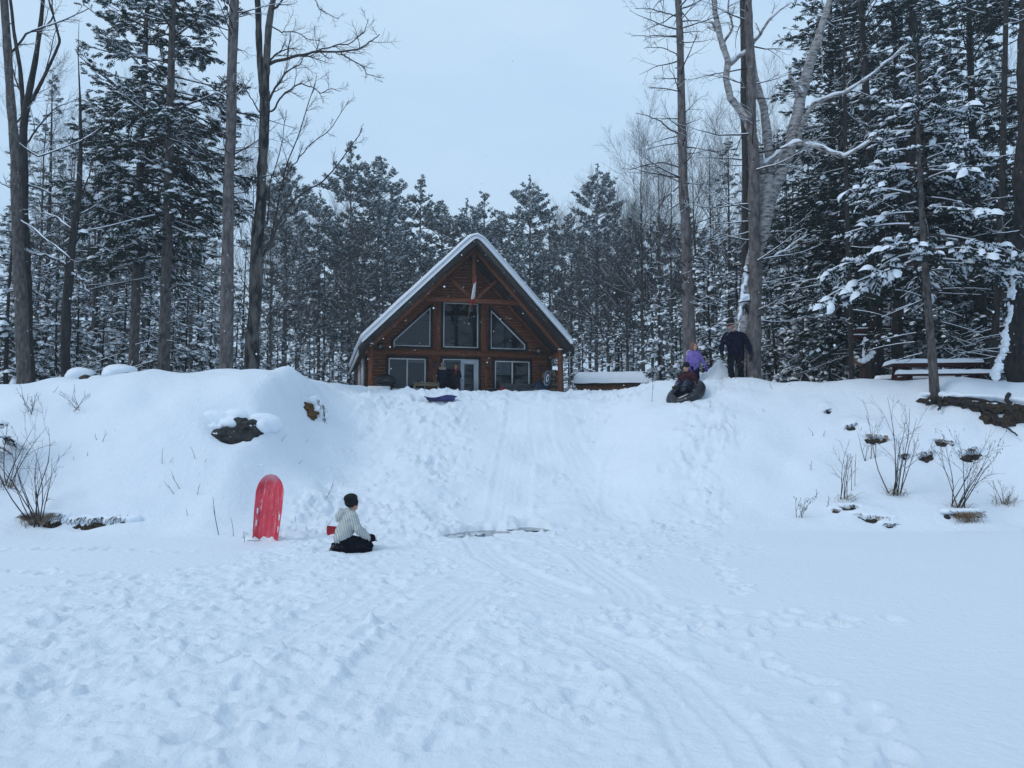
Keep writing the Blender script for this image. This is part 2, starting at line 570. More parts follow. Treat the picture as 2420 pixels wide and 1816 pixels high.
def track(pts, half, ridges, depth=0.02, flat=0.7):
    """a sled run: the snow pressed flat along a line, with thin raised runner lines"""
    P = np.array(pts)
    d = np.concatenate([[0], np.cumsum(np.linalg.norm(np.diff(P, axis=0), axis=1))])
    n = int(d[-1] / 0.05) + 2
    ss = np.linspace(0, d[-1], n)
    C = np.stack([np.interp(ss, d, P[:, 0]), np.interp(ss, d, P[:, 1])], 1)
    k = np.ones(15) / 15
    C = np.stack([np.convolve(np.pad(C[:, a], 7, mode='edge'), k, 'valid') for a in (0, 1)], 1)
    i0, i1 = max(0, int((C[:, 0].min() - 1 - DX0) / DRES)), min(DN, int((C[:, 0].max() + 1 - DX0) / DRES))
    j0, j1 = max(0, int((C[:, 1].min() - 0.3 - DY0) / DRES)), min(DN, int((C[:, 1].max() + 0.3 - DY0) / DRES))
    X, Y = XX[i0:i1, j0:j1], YY[i0:i1, j0:j1]
    o = np.argsort(C[:, 1])
    cx = np.interp(Y, C[o, 1], C[o, 0])
    dxdy = np.gradient(C[o, 0]) / (np.gradient(C[o, 1]) + 1e-6)
    sl_ = np.interp(Y, C[o, 1], np.clip(dxdy, -2, 2))
    off = (X - cx) / np.sqrt(1 + sl_ ** 2)
    end = sstep(C[:, 1].min(), C[:, 1].min() + 0.4, Y) * (1 - sstep(C[:, 1].max() - 0.4, C[:, 1].max(), Y))
    w = (1 - sstep(half * 0.85, half * 1.15, np.abs(off))) * end
    D = DET[i0:i1, j0:j1]
    D *= (1 - flat * w)
    D -= depth * w
    D += (0.010 + 0.008 * lnoise(X, Y, 0.5, 8, 3)) * end * np.exp(-((np.abs(off) - half * 1.2) / 0.05) ** 2)
    for r in ridges:
        D += (0.015 + 0.012 * lnoise(X, Y, 0.6, 3 + r * 40, 5)) * end * np.exp(-((off - r - 0.03 * lnoise(X * 0, Y, 0.8, r * 30, 3)) / 0.014) ** 2)


track([(0.55, 13.2), (1.0, 11.2), (1.15, 9.6), (1.35, 8.4), (1.2, 7.6)], 0.24, (-0.12, 0.0, 0.12))
track([(-0.6, 13.0), (-0.3, 11.0), (0.25, 9.2), (0.75, 8.0)], 0.24, (-0.13, -0.02, 0.1))
track([(0.2, 7.3), (0.75, 6.4), (1.05, 5.5), (1.12, 4.6), (1.05, 3.2), (0.95, 2.2)], 0.27, (-0.18, 0.0, 0.18), 0.018, 0.75)
track([(-1.3, 9.0), (-1.6, 7.4), (-1.75, 6.0)], 0.35, (-0.2, -0.08, 0.06, 0.2), 0.01, 0.5)
track([(-0.3, 8.6), (-0.6, 7.2), (-0.8, 5.9), (-0.85, 4.6)], 0.33, (-0.2, -0.05, 0.08, 0.2), 0.015, 0.55)
track([(0.35, 23.0), (0.2, 20.0), (0.0, 17.5), (-0.1, 15.0)], 0.42, (-0.3, -0.16, -0.02, 0.14, 0.3), 0.02, 0.75)
track([(1.1, 22.4), (1.35, 20.0), (1.8, 17.5), (2.0, 15.2)], 0.4, (-0.26, -0.1, 0.06, 0.24), 0.014, 0.6)
track([(3.6, 20.4), (2.6, 18.6), (2.2, 16.5), (2.35, 15.0)], 0.35, (-0.2, 0.0, 0.2), 0.012, 0.6)
track([(0.8, 22.2), (0.75, 20.0), (0.95, 18.0)], 0.3, (-0.2, -0.1, 0.05, 0.16), 0.02, 0.6)


def gz(x, y):
    x = np.asarray(x, float)
    y = np.asarray(y, float)
    u = np.clip((x - DX0) / DRES, 0, DN - 1.001)
    v = np.clip((y - DY0) / DRES, 0, DN - 1.001)
    i, j = u.astype(int), v.astype(int)
    a, b = u - i, v - j
    d = (DET[i, j] * (1 - a) + DET[i + 1, j] * a) * (1 - b) + (DET[i, j + 1] * (1 - a) + DET[i + 1, j + 1] * a) * b
    inside = (x > DX0) & (x < -DX0) & (y > DY0) & (y < DY0 + DN * DRES - 0.1)
    return base(x, y) + np.where(inside, d, 0)


def hit(px, py):
    """where the line of sight of a pixel first meets the snow"""
    d = at(px, py, 1.0) - Vector((0, 0, EYE))
    t = np.arange(2.5, 45, 0.02)
    x, y, z = d.x * t, t, EYE + d.z * t
    below = z < gz(x, y)
    k = int(np.argmax(below)) if below.any() else len(t) - 1
    return Vector((x[k], y[k], float(gz(x[k], y[k]))))


def grd(x, y):
    return Vector((x, y, float(gz(x, y))))


def nrm(x, y, e=0.12):
    dx = float(base(x + e, y) - base(x - e, y)) / (2 * e)
    dy = float(base(x, y + e) - base(x, y - e)) / (2 * e)
    return Vector((-dx, -dy, 1)).normalized()


# hollows melted or broken open at the foot of the run: meltwater shows in them
HOLES = []
for (pa, pb, wid) in (((1055, 1268), (1180, 1254), 0.50), ((1228, 1247), (1284, 1245), 0.36)):
    a, b = hit(*pa), hit(*pb)
    HOLES.append((a, b, wid))
    c = (a + b) / 2
    v = b - a
    L = math.hypot(v.x, v.y) / 2
    ca, sa = v.x / (2 * L), v.y / (2 * L)
    X, Y = XX - c.x, YY - c.y
    p, q = (X * ca + Y * sa) / (L + 0.1), (-X * sa + Y * ca) / wid
    d = np.sqrt(np.clip(p * p, 0, 9) + np.clip(q * q, 0, 9)) + 0.45 * lnoise(XX, YY, 0.32, 40, 2) + 0.25 * lnoise(XX, YY, 0.12, 41, 8)
    DET[:] = DET * sstep(0.6, 1.1, d) - 0.0 * d - 0.10 * (1 - sstep(0.62, 1.0, d)) + 0.05 * np.exp(-((d - 1.22) / 0.2) ** 2) * np.where(q > 0, 1.8, 0.0)


# hollows and lips of the snow cover where rock and soil show
SPOTS = {}


def hollow(key, px, py, w, h, lip, dig):
    p = hit(px, py)
    n = nrm(p.x, p.y, 0.25)
    k = p.y / FPX
    SPOTS[key] = (p, n, w * k / 2, h * k / 2)
    f = Vector((n.x, n.y, 0))
    f = f.normalized() if f.length > 1e-3 else Vector((0, -1, 0))
    W, Hh = w * k / 2, h * k / 2
    hz = Hh / max(0.45, n.z)                              # its size along the slope seen from above
    LUMPS.append((p.x, p.y, W * 1.25 + 0.05, hz * 1.3 + 0.08, -dig, 0))
    c = p - f * (hz * 1.5 + 0.05)
    LUMPS.append((c.x, c.y, W * 1.7 + 0.1, hz * 1.5 + 0.12, lip, 0))


_p = hit(628, 1276)
for _k in range(9):
    LUMPS.append((_p.x - 0.3 + 0.075 * _k, _p.y - 0.05 + _rs.uniform(-0.1, 0.05), _rs.uniform(0.08, 0.16), _rs.uniform(0.08, 0.14), _rs.uniform(0.03, 0.08), 0))
hollow("mound", 545, 1004, 112, 64, 0.20, 0.30)
hollow("ochre", 735, 960, 42, 44, 0.14, 0.14)
ELIST = [(222, 1232, 170, 30, -3, 7), (130, 1224, 50, 34, 8, 8), (2013, 1008, 26, 17, 5, 11), (2066, 1036, 54, 24, -28, 12), (2188, 1076, 40, 26, 6, 13), (2290, 1072, 52, 28, 2, 14), (2226, 1043, 44, 13, -20, 15),
         (2137, 1078, 20, 14, 10, 16), (2010, 1200, 46, 24, -24, 17), (2062, 1224, 76, 22, -18, 18), (2100, 1240, 26, 12, -8, 19), (1958, 972, 14, 10, 25, 20), (1975, 1206, 18, 13, -10, 21)]
for (px, py, w, h, tl, sd) in ELIST:
    hollow(sd, px, py, w, h, 0.05 + 0.0018 * h, 0.05 + 0.0025 * h)


def ground_mesh():
    ys = [-40.0, -20, -10, -5, -2, 0, 1.0]
    y = 1.6
    while y < 30:
        ys.append(y)
        y += max(0.033, 0.0042 * y)
    while y < 400:
        ys.append(y)
        y += 0.03 * y
    ys = np.array(ys)
    n = 700
    t = np.linspace(-1, 1, n)
    far = np.clip((np.abs(t) - 0.94) / 0.06, 0, 1)
    w = 2.2 + 0.72 * np.clip(ys, 0, 60)
    X = t[None, :] * w[:, None] / 0.94 + np.sign(t)[None, :] * far[None, :] ** 2 * 300
    Y = np.repeat(ys[:, None], n, 1)
    Z = gz(X, Y)
    m = len(ys)
    V = np.stack([X, Y, Z], -1).reshape(-1, 3)
    i = np.arange(m - 1)[:, None] * n
    j = np.arange(n - 1)[None]
    Q = np.stack([i + j, i + j + 1, i + n + j + 1, i + n + j], -1).reshape(-1, 4)
    o = G().add(V, None, Q).build("snow_ground", SNOW)
    u = np.clip((X - DX0) / DRES, 0, DN - 1).astype(int)
    v = np.clip((Y - DY0) / DRES, 0, DN - 1).astype(int)
    inside = (X > DX0) & (X < -DX0) & (Y > DY0) & (Y < DY0 + DN * DRES - 0.1)
    att = o.data.attributes.new("trodden", 'FLOAT', 'POINT')
    att.data.foreach_set("value", np.where(inside, MASK[u, v], 0).astype(np.float32).ravel())
    return o


tag(ground_mesh(), kind="structure")

WATER = noisy("slush_water", (0.06, 0.068, 0.066), (0.30, 0.345, 0.38), 9, 0.15, bump=0.01, bscale=22, lo=0.42, hi=0.62, spec=0.5)
for (a, b, wid) in HOLES:
    g = G()
    c = (a + b) / 2
    v = (b - a).normalized()
    L = (b - a).length / 2 + 0.25
    s = Vector((-v.y, v.x, 0))
    zz = min(float(base(a.x, a.y)), float(base(b.x, b.y))) - 0.022
    n = 30
    V = [(c.x, c.y, zz)]
    for k in range(n):
        an = 2 * math.pi * k / n
        p = c + v * L * math.cos(an) + s * (wid * 0.85) * math.sin(an)
        V.append((p.x, p.y, zz))
    g.add(V, [[0, 1 + k, 1 + (k + 1) % n] for k in range(n)])
    tag(g.build("meltwater", WATER), kind="structure")
ICE = noisy("grey_ice", (0.35, 0.40, 0.45), (0.7, 0.76, 0.82), 12, 0.25)
_a, _b, _w = HOLES[0]
for k in range(13):
    f = 0.06 + 0.05 * k + _rs.uniform(-0.02, 0.02)
    p = _a.lerp(_b, f)
    g = G()
    M = Euler((_rs.uniform(-0.3, 0.3), _rs.uniform(-0.3, 0.3), _rs.uniform(0, 3))).to_matrix()
    sz = _rs.uniform(0.05, 0.11)
    g.ball((p.x + _rs.uniform(-0.02, 0.02), p.y - 0.1 + _rs.uniform(-0.2, 0.12), min(float(base(_a.x, _a.y)), float(base(_b.x, _b.y))) - 0.012), (sz, sz * 0.7, 0.035), 7, 4, M)
    o = g.build("ice_chunk", ICE, smooth=False)
    tag(o, "small grey chunk of ice floating in the long meltwater gap", "ice chunk", "ice chunks in the meltwater")

# ------------------------------------------------------------------ cabin
LOG = noisy("stained_log", (0.095, 0.028, 0.011), (0.245, 0.082, 0.031), 5, 0.6, (1.2, 1.2, 9), 6, 0.004, 20)
TIMBER = noisy("stained_timber", (0.10, 0.031, 0.012), (0.25, 0.085, 0.032), 6, 0.6, (2, 2, 2), 5)
SOFFIT = noisy("dark_soffit", (0.016, 0.010, 0.009), (0.040, 0.024, 0.020), 5, 0.8, (6, 1, 1))
TRIM = noisy("dark_trim", (0.014, 0.010, 0.010), (0.032, 0.021, 0.019), 8, 0.6)
FASCIA = noisy("dark_fascia", (0.020, 0.017, 0.018), (0.045, 0.036, 0.034), 8, 0.6)
VINYL = noisy("white_vinyl", (0.68, 0.69, 0.71), (0.78, 0.79, 0.80), 4, 0.4)
BLACK = noisy("black_metal", (0.010, 0.010, 0.012), (0.028, 0.028, 0.030), 10, 0.45)
METAL = noisy("galvanised_metal", (0.22, 0.23, 0.24), (0.42, 0.43, 0.44), 10, 0.4, metal=0.7)
BLIND = noisy("window_blind", (0.42, 0.42, 0.42), (0.55, 0.55, 0.54), 3, 0.8, (1, 1, 20))
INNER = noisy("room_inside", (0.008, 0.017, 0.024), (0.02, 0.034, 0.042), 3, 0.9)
DECK = noisy("deck_board", (0.10, 0.075, 0.055), (0.19, 0.15, 0.12), 6, 0.8)

PANE = bpy.data.materials.new("window_glass")
PANE.use_nodes = True
_t = PANE.node_tree
_t.nodes.clear()
_o = _t.nodes.new("ShaderNodeOutputMaterial")
_tr = _t.nodes.new("ShaderNodeBsdfTransparent")
_tr.inputs[0].default_value = (0.45, 0.52, 0.55, 1)
_gl = _t.nodes.new("ShaderNodeBsdfGlossy")
_gl.inputs["Color"].default_value = (0.8, 0.9, 1, 1)
_gl.inputs["Roughness"].default_value = 0.02
_fr = _t.nodes.new("ShaderNodeFresnel")
_fr.inputs[0].default_value = 1.5
_mx = _t.nodes.new("ShaderNodeMixShader")
_t.links.new(_fr.outputs[0], _mx.inputs[0])
_t.links.new(_tr.outputs[0], _mx.inputs[1])
_t.links.new(_gl.outputs[0], _mx.inputs[2])
_t.links.new(_mx.outputs[0], _o.inputs[0])

HX, HY, HZ, HR = -2.74, 40.9, 4.0, R(14)
cabin = thing("log_cabin", "brown log cabin with steep snow-covered gable roof and tall front windows", "cabin", (HX, HY, HZ), HR)
HM = Matrix.Translation((HX, HY, HZ)) @ Matrix.Rotation(HR, 4, 'Z')


def hw(x, y, z=0.0):
    return HM @ Vector((x, y, z))


WX = 4.95              # half width of the front wall
AP, RX = 7.72, 0.31    # underside apex and where the ridge runs
SLS = {-1: 1.0, 1: 1.085}
EVS = {-1: 5.30, 1: 5.26}   # eaves, from the cabin's middle


def under(x):
    return AP - abs(x - RX) * SLS[1 if x > RX else -1]


OPEN = [(-3.80, -1.85, 0.42, 2.07), (-0.96, 0.96, 0.0, 2.09), (1.85, 3.80, 0.42, 2.07), (-0.95, 0.95, 2.70, 5.13)]


def trap_top(x):
    return 2.98 + (3.55 - abs(x)) * (4.85 - 2.98) / 1.93


def blocked(x, z):
    for (a, b, c, d) in OPEN:
        if a <= x <= b and c <= z <= d:
            return True
    return 1.62 <= abs(x) <= 3.55 and 2.70 <= z <= trap_top(x)


def half_log(L, r, h):
    """a D-shaped siding log along x, flat at the back"""
    pr = [(-h / 2, 0.02), (-h / 2, 0), (-h * 0.36, -r * 0.72), (-h * 0.14, -r), (h * 0.14, -r), (h * 0.36, -r * 0.72), (h / 2, 0), (h / 2, 0.02)]
    n = len(pr)
    V = [(-L / 2, y, z) for (z, y) in pr] + [(L / 2, y, z) for (z, y) in pr]
    Q = [[i, i + 1, i + 1 + n, i + n] for i in range(n - 1)] + [[n - 1, 0, n, 2 * n - 1]]
    T = [[0, i + 1, i] for i in range(1, n - 1)] + [[n, n + i, n + i + 1] for i in range(1, n - 1)]
    return np.array(V), T, Q


CH = 0.165
xs = np.arange(-WX, WX + 0.001, 0.05)
for k in range(int(AP / CH)):
    z = (k + 0.5) * CH
    run = None
    segs = []
    for x in np.append(xs, 99):
        ok = abs(x) <= WX and z + CH * 0.5 <= under(x) and not blocked(x, z)
        if ok and run is None:
            run = x
        if not ok and run is not None:
            segs.append((run, px_))
            run = None
        px_ = x
    for (a, b) in segs:
        if b - a < 0.08:
            continue
        V, T, Q = half_log(b - a + 0.04, 0.05, CH - 0.004)
        g = G().add(V + np.array([(a + b) / 2, 0, z]), T, Q)
        g.build("siding_log", LOG, cabin, smooth=False)
# backing wall with the openings left free is the inside face of the logs; side and back walls
LEN = 10.2
for sx in (-1, 1):
    for k in range(int(2.55 / CH)):
        z = (k + 0.5) * CH
        V, T, Q = half_log(LEN, 0.05, CH - 0.004)
        # turn the log so that it runs along y and faces outwards
        W = np.stack([sx * (WX - V[:, 1]) + 0 * V[:, 0], LEN / 2 + V[:, 0], V[:, 2] + z], 1)
        G().add(W, T, Q).build("siding_log", LOG, cabin, smooth=False)
G().prism([(-WX, 0), (WX, 0), (WX, under(WX)), (RX, AP), (-WX, under(-WX))], LEN, LEN + 0.12).build("back_wall", LOG, cabin, smooth=False)
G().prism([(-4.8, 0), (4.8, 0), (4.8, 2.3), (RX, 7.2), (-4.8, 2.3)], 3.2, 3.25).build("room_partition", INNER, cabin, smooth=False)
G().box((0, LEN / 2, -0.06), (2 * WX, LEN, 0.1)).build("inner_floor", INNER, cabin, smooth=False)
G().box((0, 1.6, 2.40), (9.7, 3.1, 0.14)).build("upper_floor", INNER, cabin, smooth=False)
for k in range(17):
    G().box((0, -0.13 - k * 0.16, -0.05), (10.4, 0.15, 0.06)).build("deck_board", DECK, cabin, smooth=False)


def frame_rect(parent, a, b, c, d, w, y, t, mat, name):
    g = G()
    g.box(((a + b) / 2, y, d - w / 2), (b - a, t, w))
    g.box(((a + b) / 2, y, c + w / 2), (b - a, t, w))
    g.box((a + w / 2, y, (c + d) / 2), (w, t, d - c - 2 * w))
    g.box((b - w / 2, y, (c + d) / 2), (w, t, d - c - 2 * w))
    return g.build(name, mat, parent, smooth=False)


def frame_poly(parent, pts, w, y, t, mat, name):
    """mitred frame inside a convex polygon"""
    n = len(pts)
    c = Vector((sum(p[0] for p in pts) / n, sum(p[1] for p in pts) / n))
    inn = []
    for i in range(n):
        p0, p1, p2 = Vector(pts[i - 1]), Vector(pts[i]), Vector(pts[(i + 1) % n])
        d1, d2 = (p1 - p0).normalized(), (p2 - p1).normalized()
        n1, n2 = Vector((-d1.y, d1.x)), Vector((-d2.y, d2.x))
        if n1.dot(c - p1) < 0:
            n1 = -n1
        if n2.dot(c - p1) < 0:
            n2 = -n2
        m = (n1 + n2).normalized()
        inn.append(p1 + m * (w / max(0.25, m.dot(n1))))
    g = G()
    for i in range(n):
        j = (i + 1) % n
        quad = [pts[i], pts[j], tuple(inn[j]), tuple(inn[i])]
        g.prism(quad, y - t / 2, y + t / 2)
    g.build(name, mat, parent, smooth=False)
    return [tuple(p) for p in inn]


def pane(parent, pts, y):
    g = G()
    g.add([(p[0], y, p[1]) for p in pts], [[0, i, i + 1] for i in range(1, len(pts) - 1)])
    return g.build("pane", PANE, parent, smooth=False)


def rect_pts(a, b, c, d):
    return [(a, c), (b, c), (b, d), (a, d)]


# lower sliding windows
for i, (a, b, c, d) in enumerate((OPEN[0], OPEN[2])):
    frame_rect(cabin, a - 0.13, b + 0.13, c - 0.13, d + 0.13, 0.14, -0.055, 0.08, TRIM, "window_trim")
    w = frame_rect(cabin, a, b, c, d, 0.07, -0.03, 0.10, VINYL, "window_frame")
    m = (a + b) / 2
    G().box((m, -0.035, (c + d) / 2), (0.07, 0.085, d - c - 0.14)).build("mullion", VINYL, w, smooth=False)
    pane(w, rect_pts(a + 0.07, m - 0.035, c + 0.07, d - 0.07), 0.0)
    pane(w, rect_pts(m + 0.035, b - 0.07, c + 0.07, d - 0.07), -0.01)
    if i == 1:
        for k in range(6):
            G().box(((a + m) / 2, 0.06, d - 0.13 - 0.115 * k), (m - a - 0.12, 0.02, 0.105), Matrix.Rotation(0.2, 3, 'X')).build("blind_slat", BLIND, w, smooth=False)
    else:
        G().box(((m + b) / 2, 0.05, d - 0.15), (b - m - 0.1, 0.02, 0.12)).build("blind_slat", BLIND, w, smooth=False)

# upper centre window and the two raked windows
a, b, c, d = OPEN[3]
frame_rect(cabin, a - 0.13, b + 0.13, c - 0.13, d + 0.10, 0.14, -0.055, 0.08, TRIM, "window_trim")
w = frame_rect(cabin, a, b, c, d, 0.06, -0.03, 0.10, VINYL, "window_frame")
pane(w, rect_pts(a + 0.06, b - 0.06, c + 0.06, d - 0.06), 0.0)
for s in (-1, 1):
    out = [(s * 3.55, 2.70), (s * 1.62, 2.70), (s * 1.62, trap_top(1.62)), (s * 3.55, trap_top(3.55))]
    big = [(s * 3.68, 2.57), (s * 1.50, 2.57), (s * 1.50, trap_top(1.62) + 0.26), (s * 3.68, trap_top(3.55) + 0.06)]
    frame_poly(cabin, big, 0.135, -0.055, 0.08, TRIM, "window_trim")
    inn = frame_poly(cabin, out, 0.055, -0.03, 0.10, VINYL, "window_frame")
    pane(cabin, inn, 0.0)
# a beam and a stair rail that show dimly inside the tall window
G().beam((-2.2, 1.8, 4.4), (2.2, 1.8, 4.4), 0.14, 0.16).build("inner_beam", TRIM, cabin, smooth=False)
G().beam((-0.35, 1.8, 3.4), (-0.35, 1.8, 5.3), 0.14, 0.14).build("inner_post", TRIM, cabin, smooth=False)
for k in range(4):
    G().box((-0.4, 2.4, 2.85 + 0.16 * k), (1.0, 0.05, 0.09)).build("loft_shelf", BLIND, cabin, smooth=False)
for k in range(4):
    G().box((-2.9, 2.4, 2.75 + 0.14 * k), (0.55, 0.05, 0.08)).build("loft_shelf", BLIND, cabin, smooth=False)

# double door
frame_rect(cabin, -1.09, 1.09, -0.02, 2.22, 0.13, -0.055, 0.08, TRIM, "door_trim")
frame_rect(cabin, -0.96, 0.96, 0.0, 2.09, 0.05, -0.03, 0.10, VINYL, "door_frame")
DOORP = noisy("white_door_paint", (0.50, 0.55, 0.62), (0.58, 0.62, 0.68), 2, 0.45)
DOORB = noisy("storm_door_paint", (0.07, 0.085, 0.11), (0.11, 0.125, 0.15), 2, 0.45)
dr = frame_rect(cabin, 0.0, 0.91, 0.05, 2.04, 0.20, -0.03, 0.05, DOORP, "door")
pane(dr, rect_pts(0.2, 0.71, 0.25, 1.84), -0.03)
G().ball((0.09, -0.09, 0.98), 0.035, 10, 6).build("door_knob", BLACK, dr)
dl = frame_rect(cabin, -0.91, -0.004, 0.05, 2.04, 0.14, -0.01, 0.05, DOORB, "door")
pane(dl, rect_pts(-0.77, -0.144, 0.19, 1.9), -0.01)
G().ball((-0.08, -0.06, 0.98), 0.03, 10, 6).build("door_knob", BLACK, dl)

# trim boards of the facade
for s in (-1, 1):
    G().box((s * 1.23, -0.075, 3.95), (0.30, 0.06, 2.9)).build("pilaster_board", TIMBER, cabin, smooth=False)
    G().box((s * 1.40, -0.075, 1.10), (0.22, 0.06, 2.2)).build("pilaster_board", TIMBER, cabin, smooth=False)
G().box((0, -0.10, 2.38), (9.7, 0.09, 0.22)).build("band_board", TIMBER, cabin, smooth=False)
for s in (-1, 1):
    G().beam((RX, -0.10, AP - 0.16), (s * 4.85, -0.10, under(s * 4.85) - 0.16), 0.1, 0.26, (0, -1, 0)).build("wall_rafter", TIMBER, cabin, smooth=False)

# porch truss and posts
TY = -2.0
for s in (-1, 1):
    G().beam((RX, TY, AP - 0.14), (s * 4.9, TY, under(s * 4.9) - 0.14), 0.20, 0.20, (0, -1, 0)).build("truss_rafter", TIMBER, cabin, smooth=False)
    G().beam((RX + s * 0.12, TY, 4.98), (RX + s * 1.18, TY, 5.98), 0.13, 0.13, (0, -1, 0)).build("truss_strut", TIMBER, cabin, smooth=False)
    G().box((s * 4.93 + (0.10 if s < 0 else -0.02), TY, 1.25), (0.20, 0.20, 2.5)).build("porch_post", TIMBER, cabin, smooth=False)
    G().box((s * 4.93 + (0.10 if s < 0 else -0.02), TY - 0.02, 2.53), (0.21, 0.24, 0.07)).build("post_snow", SNOW_T, cabin, smooth=False)
    G().beam((s * 4.93, TY, 2.30), (s * 4.93, 0, 2.30), 0.16, 0.2).build("side_beam", TIMBER, cabin, smooth=False)
G().box((RX, TY, 6.2), (0.19, 0.19, 2.5)).build("king_post", TIMBER, cabin, smooth=False)
G().box((RX, TY, 4.88), (4.9, 0.18, 0.22)).build("collar_tie", TIMBER, cabin, smooth=False)

# roof and its snow
RY0, RY1 = -2.75, LEN + 0.4
for s in (-1, 1):
    n = Vector((s * SLS[s], 0, 1)).normalized()
    ex = s * EVS[s]
    B = Vector((ex, 0, under(ex)))
    pts = [(RX, AP), (B.x, B.z), (B.x + n.x * 0.24, B.z + n.z * 0.24), (RX, AP + 0.24 / n.z)]
    if s < 0:
        pts = pts[::-1]
    G().prism(pts, RY0, RY1).build("roof_slope", SOFFIT, cabin, smooth=False)
    # fascia board along the rake
    fx = ex + s * 0.16
    q = [(RX, AP + 0.30), (fx, under(fx) + 0.30), (fx, under(fx) - 0.06), (RX, AP - 0.08)]
    if s < 0:
        q = q[::-1]
    G().prism(q, RY0 - 0.06, RY0 - 0.003).build("rake_fascia", FASCIA, cabin, smooth=False)
sn = G()
prof = []
TS = 0.30


def sec(d, off):
    """point on the roof section: d = position along x, off = thickness above the roof"""
    SL = SLS[1 if d > RX else -1]
    k = 1 / math.sqrt(1 + SL * SL)
    rr = 0.16
    d_ = d - RX
    zz = AP + 0.42 - math.sqrt(d_ * d_ + rr * rr) * SL
    sg = max(-1, min(1, d_ / rr))
    return (d + sg * SL * k * off, zz + off * (k if abs(d_) > rr else 1 - (1 - k) * abs(d_) / rr))


ds = np.linspace(-EVS[-1] - 0.02, EVS[1] + 0.02, 61)
ny = 70
yv = np.linspace(RY0 - 0.10, RY1, ny)
rows = []
for yy in yv:
    edge = min(1.0, (yy - yv[0]) / 0.12)
    ring = []
    for d in ds:
        e2 = min(1.0, min(EVS[1] + 0.03 - d, d + EVS[-1] + 0.03) / 0.12 + 0.35)
        th = TS * (0.55 + 0.45 * math.sqrt(max(0, min(edge, 1)))) * (0.5 + 0.5 * e2) + 0.03 * mnoise.noise((d * 0.9, yy * 0.9, 1.7)) + 0.012 * mnoise.noise((d * 4, yy * 4, 3))
        p = sec(d, th)
        ring.append((p[0], yy + 0.015 * mnoise.noise((d * 3, 0, 8)), p[1]))
    bot = [sec(d, -0.05) for d in ds[::-1]]
    ring += [(p[0], yy, p[1]) for p in bot]
    rows.append(ring)
K = len(rows[0])
V = np.array(rows).reshape(-1, 3)
i = np.arange(ny - 1)[:, None] * K
j = np.arange(K)[None]
j2 = (j + 1) % K
Q = np.stack([i + j, i + j2, i + K + j2, i + K + j], -1).reshape(-1, 4)
capq = [[a_, a_ + 1, K - 2 - a_, K - 1 - a_] for a_ in range(60)]
sn.add(V, None, np.concatenate([Q, np.array(capq)]))
sn.build("roof_snow", SNOW, cabin)
# gutter with downpipe on the left eave
gx_ = -(EVS[-1] + 0.10)
gz_ = under(-EVS[-1]) + 0.02
G().tubes([(gx_, RY0, gz_), (gx_, RY1, gz_)], [0.07, 0.07], 8).build("gutter", VINYL, cabin)
G().tubes([(gx_, 9.9, gz_), (gx_ + 0.1, 9.9, gz_ - 0.35), (-WX - 0.12, 9.9, gz_ - 0.6), (-WX - 0.12, 9.9, 0.3)], [0.05] * 4, 8).build("downpipe", BLACK, cabin)
G().box((-WX + 0.0, -0.09, 1.2), (0.12, 0.10, 2.4)).build("corner_board", TRIM, cabin, smooth=False)
G().box((WX - 0.0, -0.09, 1.2), (0.12, 0.10, 2.4)).build("corner_board", TRIM, cabin, smooth=False)
# two windows in the left wall
for yy in (1.6, 4.8):
    g = G()
    for (cy, cz, sy, sz) in ((yy - 0.6, 1.35, 0.08, 1.5), (yy + 0.6, 1.35, 0.08, 1.5), (yy, 2.06, 1.12, 0.08), (yy, 0.64, 1.12, 0.08)):
        g.box((-WX - 0.075, cy, cz), (0.10, sy, sz))
    wf = g.build("window_frame", VINYL, cabin, smooth=False)
    G().box((-WX - 0.05, yy, 1.35), (0.03, 1.12, 1.34)).build("pane", noisy("side_glass", (0.01, 0.014, 0.018), (0.02, 0.025, 0.03), 3, 0.05, spec=0.5) if yy < 3 else bpy.data.materials["side_glass"], wf, smooth=False)
# stove pipe
pp = G().tubes([(4.1, 2.6, 2.9), (4.1, 2.6, 6.15)], [0.11, 0.11], 14).build("stove_pipe", METAL, cabin)
G().tubes([(4.1, 2.6, 6.15), (4.1, 2.6, 6.2), (4.1, 2.6, 6.2), (4.1, 2.6, 6.42)], [0.12, 0.19, 0.19, 0.16], 14).build("pipe_cap", BLACK, pp)


# wall lanterns and upper floodlights: they can be lifted off, so things of their own
def lantern(X, z, label):
    p = hw(X, -0.05, z)
    t = thing("wall_lantern", label, "lantern", p, HR, "black lanterns on the cabin front")
    G().box((0, -0.02, 0.02), (0.11, 0.04, 0.22)).build("back_plate", BLACK, t, smooth=False)
    G().tubes([(0, -0.03, 0.10), (0, -0.10, 0.17), (0, -0.14, 0.13)], [0.012] * 3, 6).build("arm", BLACK, t)
    G().tubes([(0, -0.14, 0.15), (0, -0.14, 0.10), (0, -0.14, 0.06)], [0.02, 0.09, 0.10], 6).build("roof", BLACK, t, smooth=False)
    g = G()
    for k in range(4):
        an = k * math.pi / 2 + 0.78
        g.tubes([(0.08 * math.cos(an), -0.14 + 0.08 * math.sin(an), 0.06), (0.06 * math.cos(an), -0.14 + 0.06 * math.sin(an), -0.16)], [0.01, 0.01], 4)
    g.box((0, -0.14, -0.17), (0.13, 0.13, 0.02))
    g.build("cage", BLACK, t, smooth=False)
    G().tubes([(0, -0.14, 0.055), (0, -0.14, -0.155)], [0.065, 0.048], 8).build("glass", noisy("lantern_glass", (0.06, 0.07, 0.08), (0.12, 0.13, 0.14), 5, 0.15, spec=0.5), t)


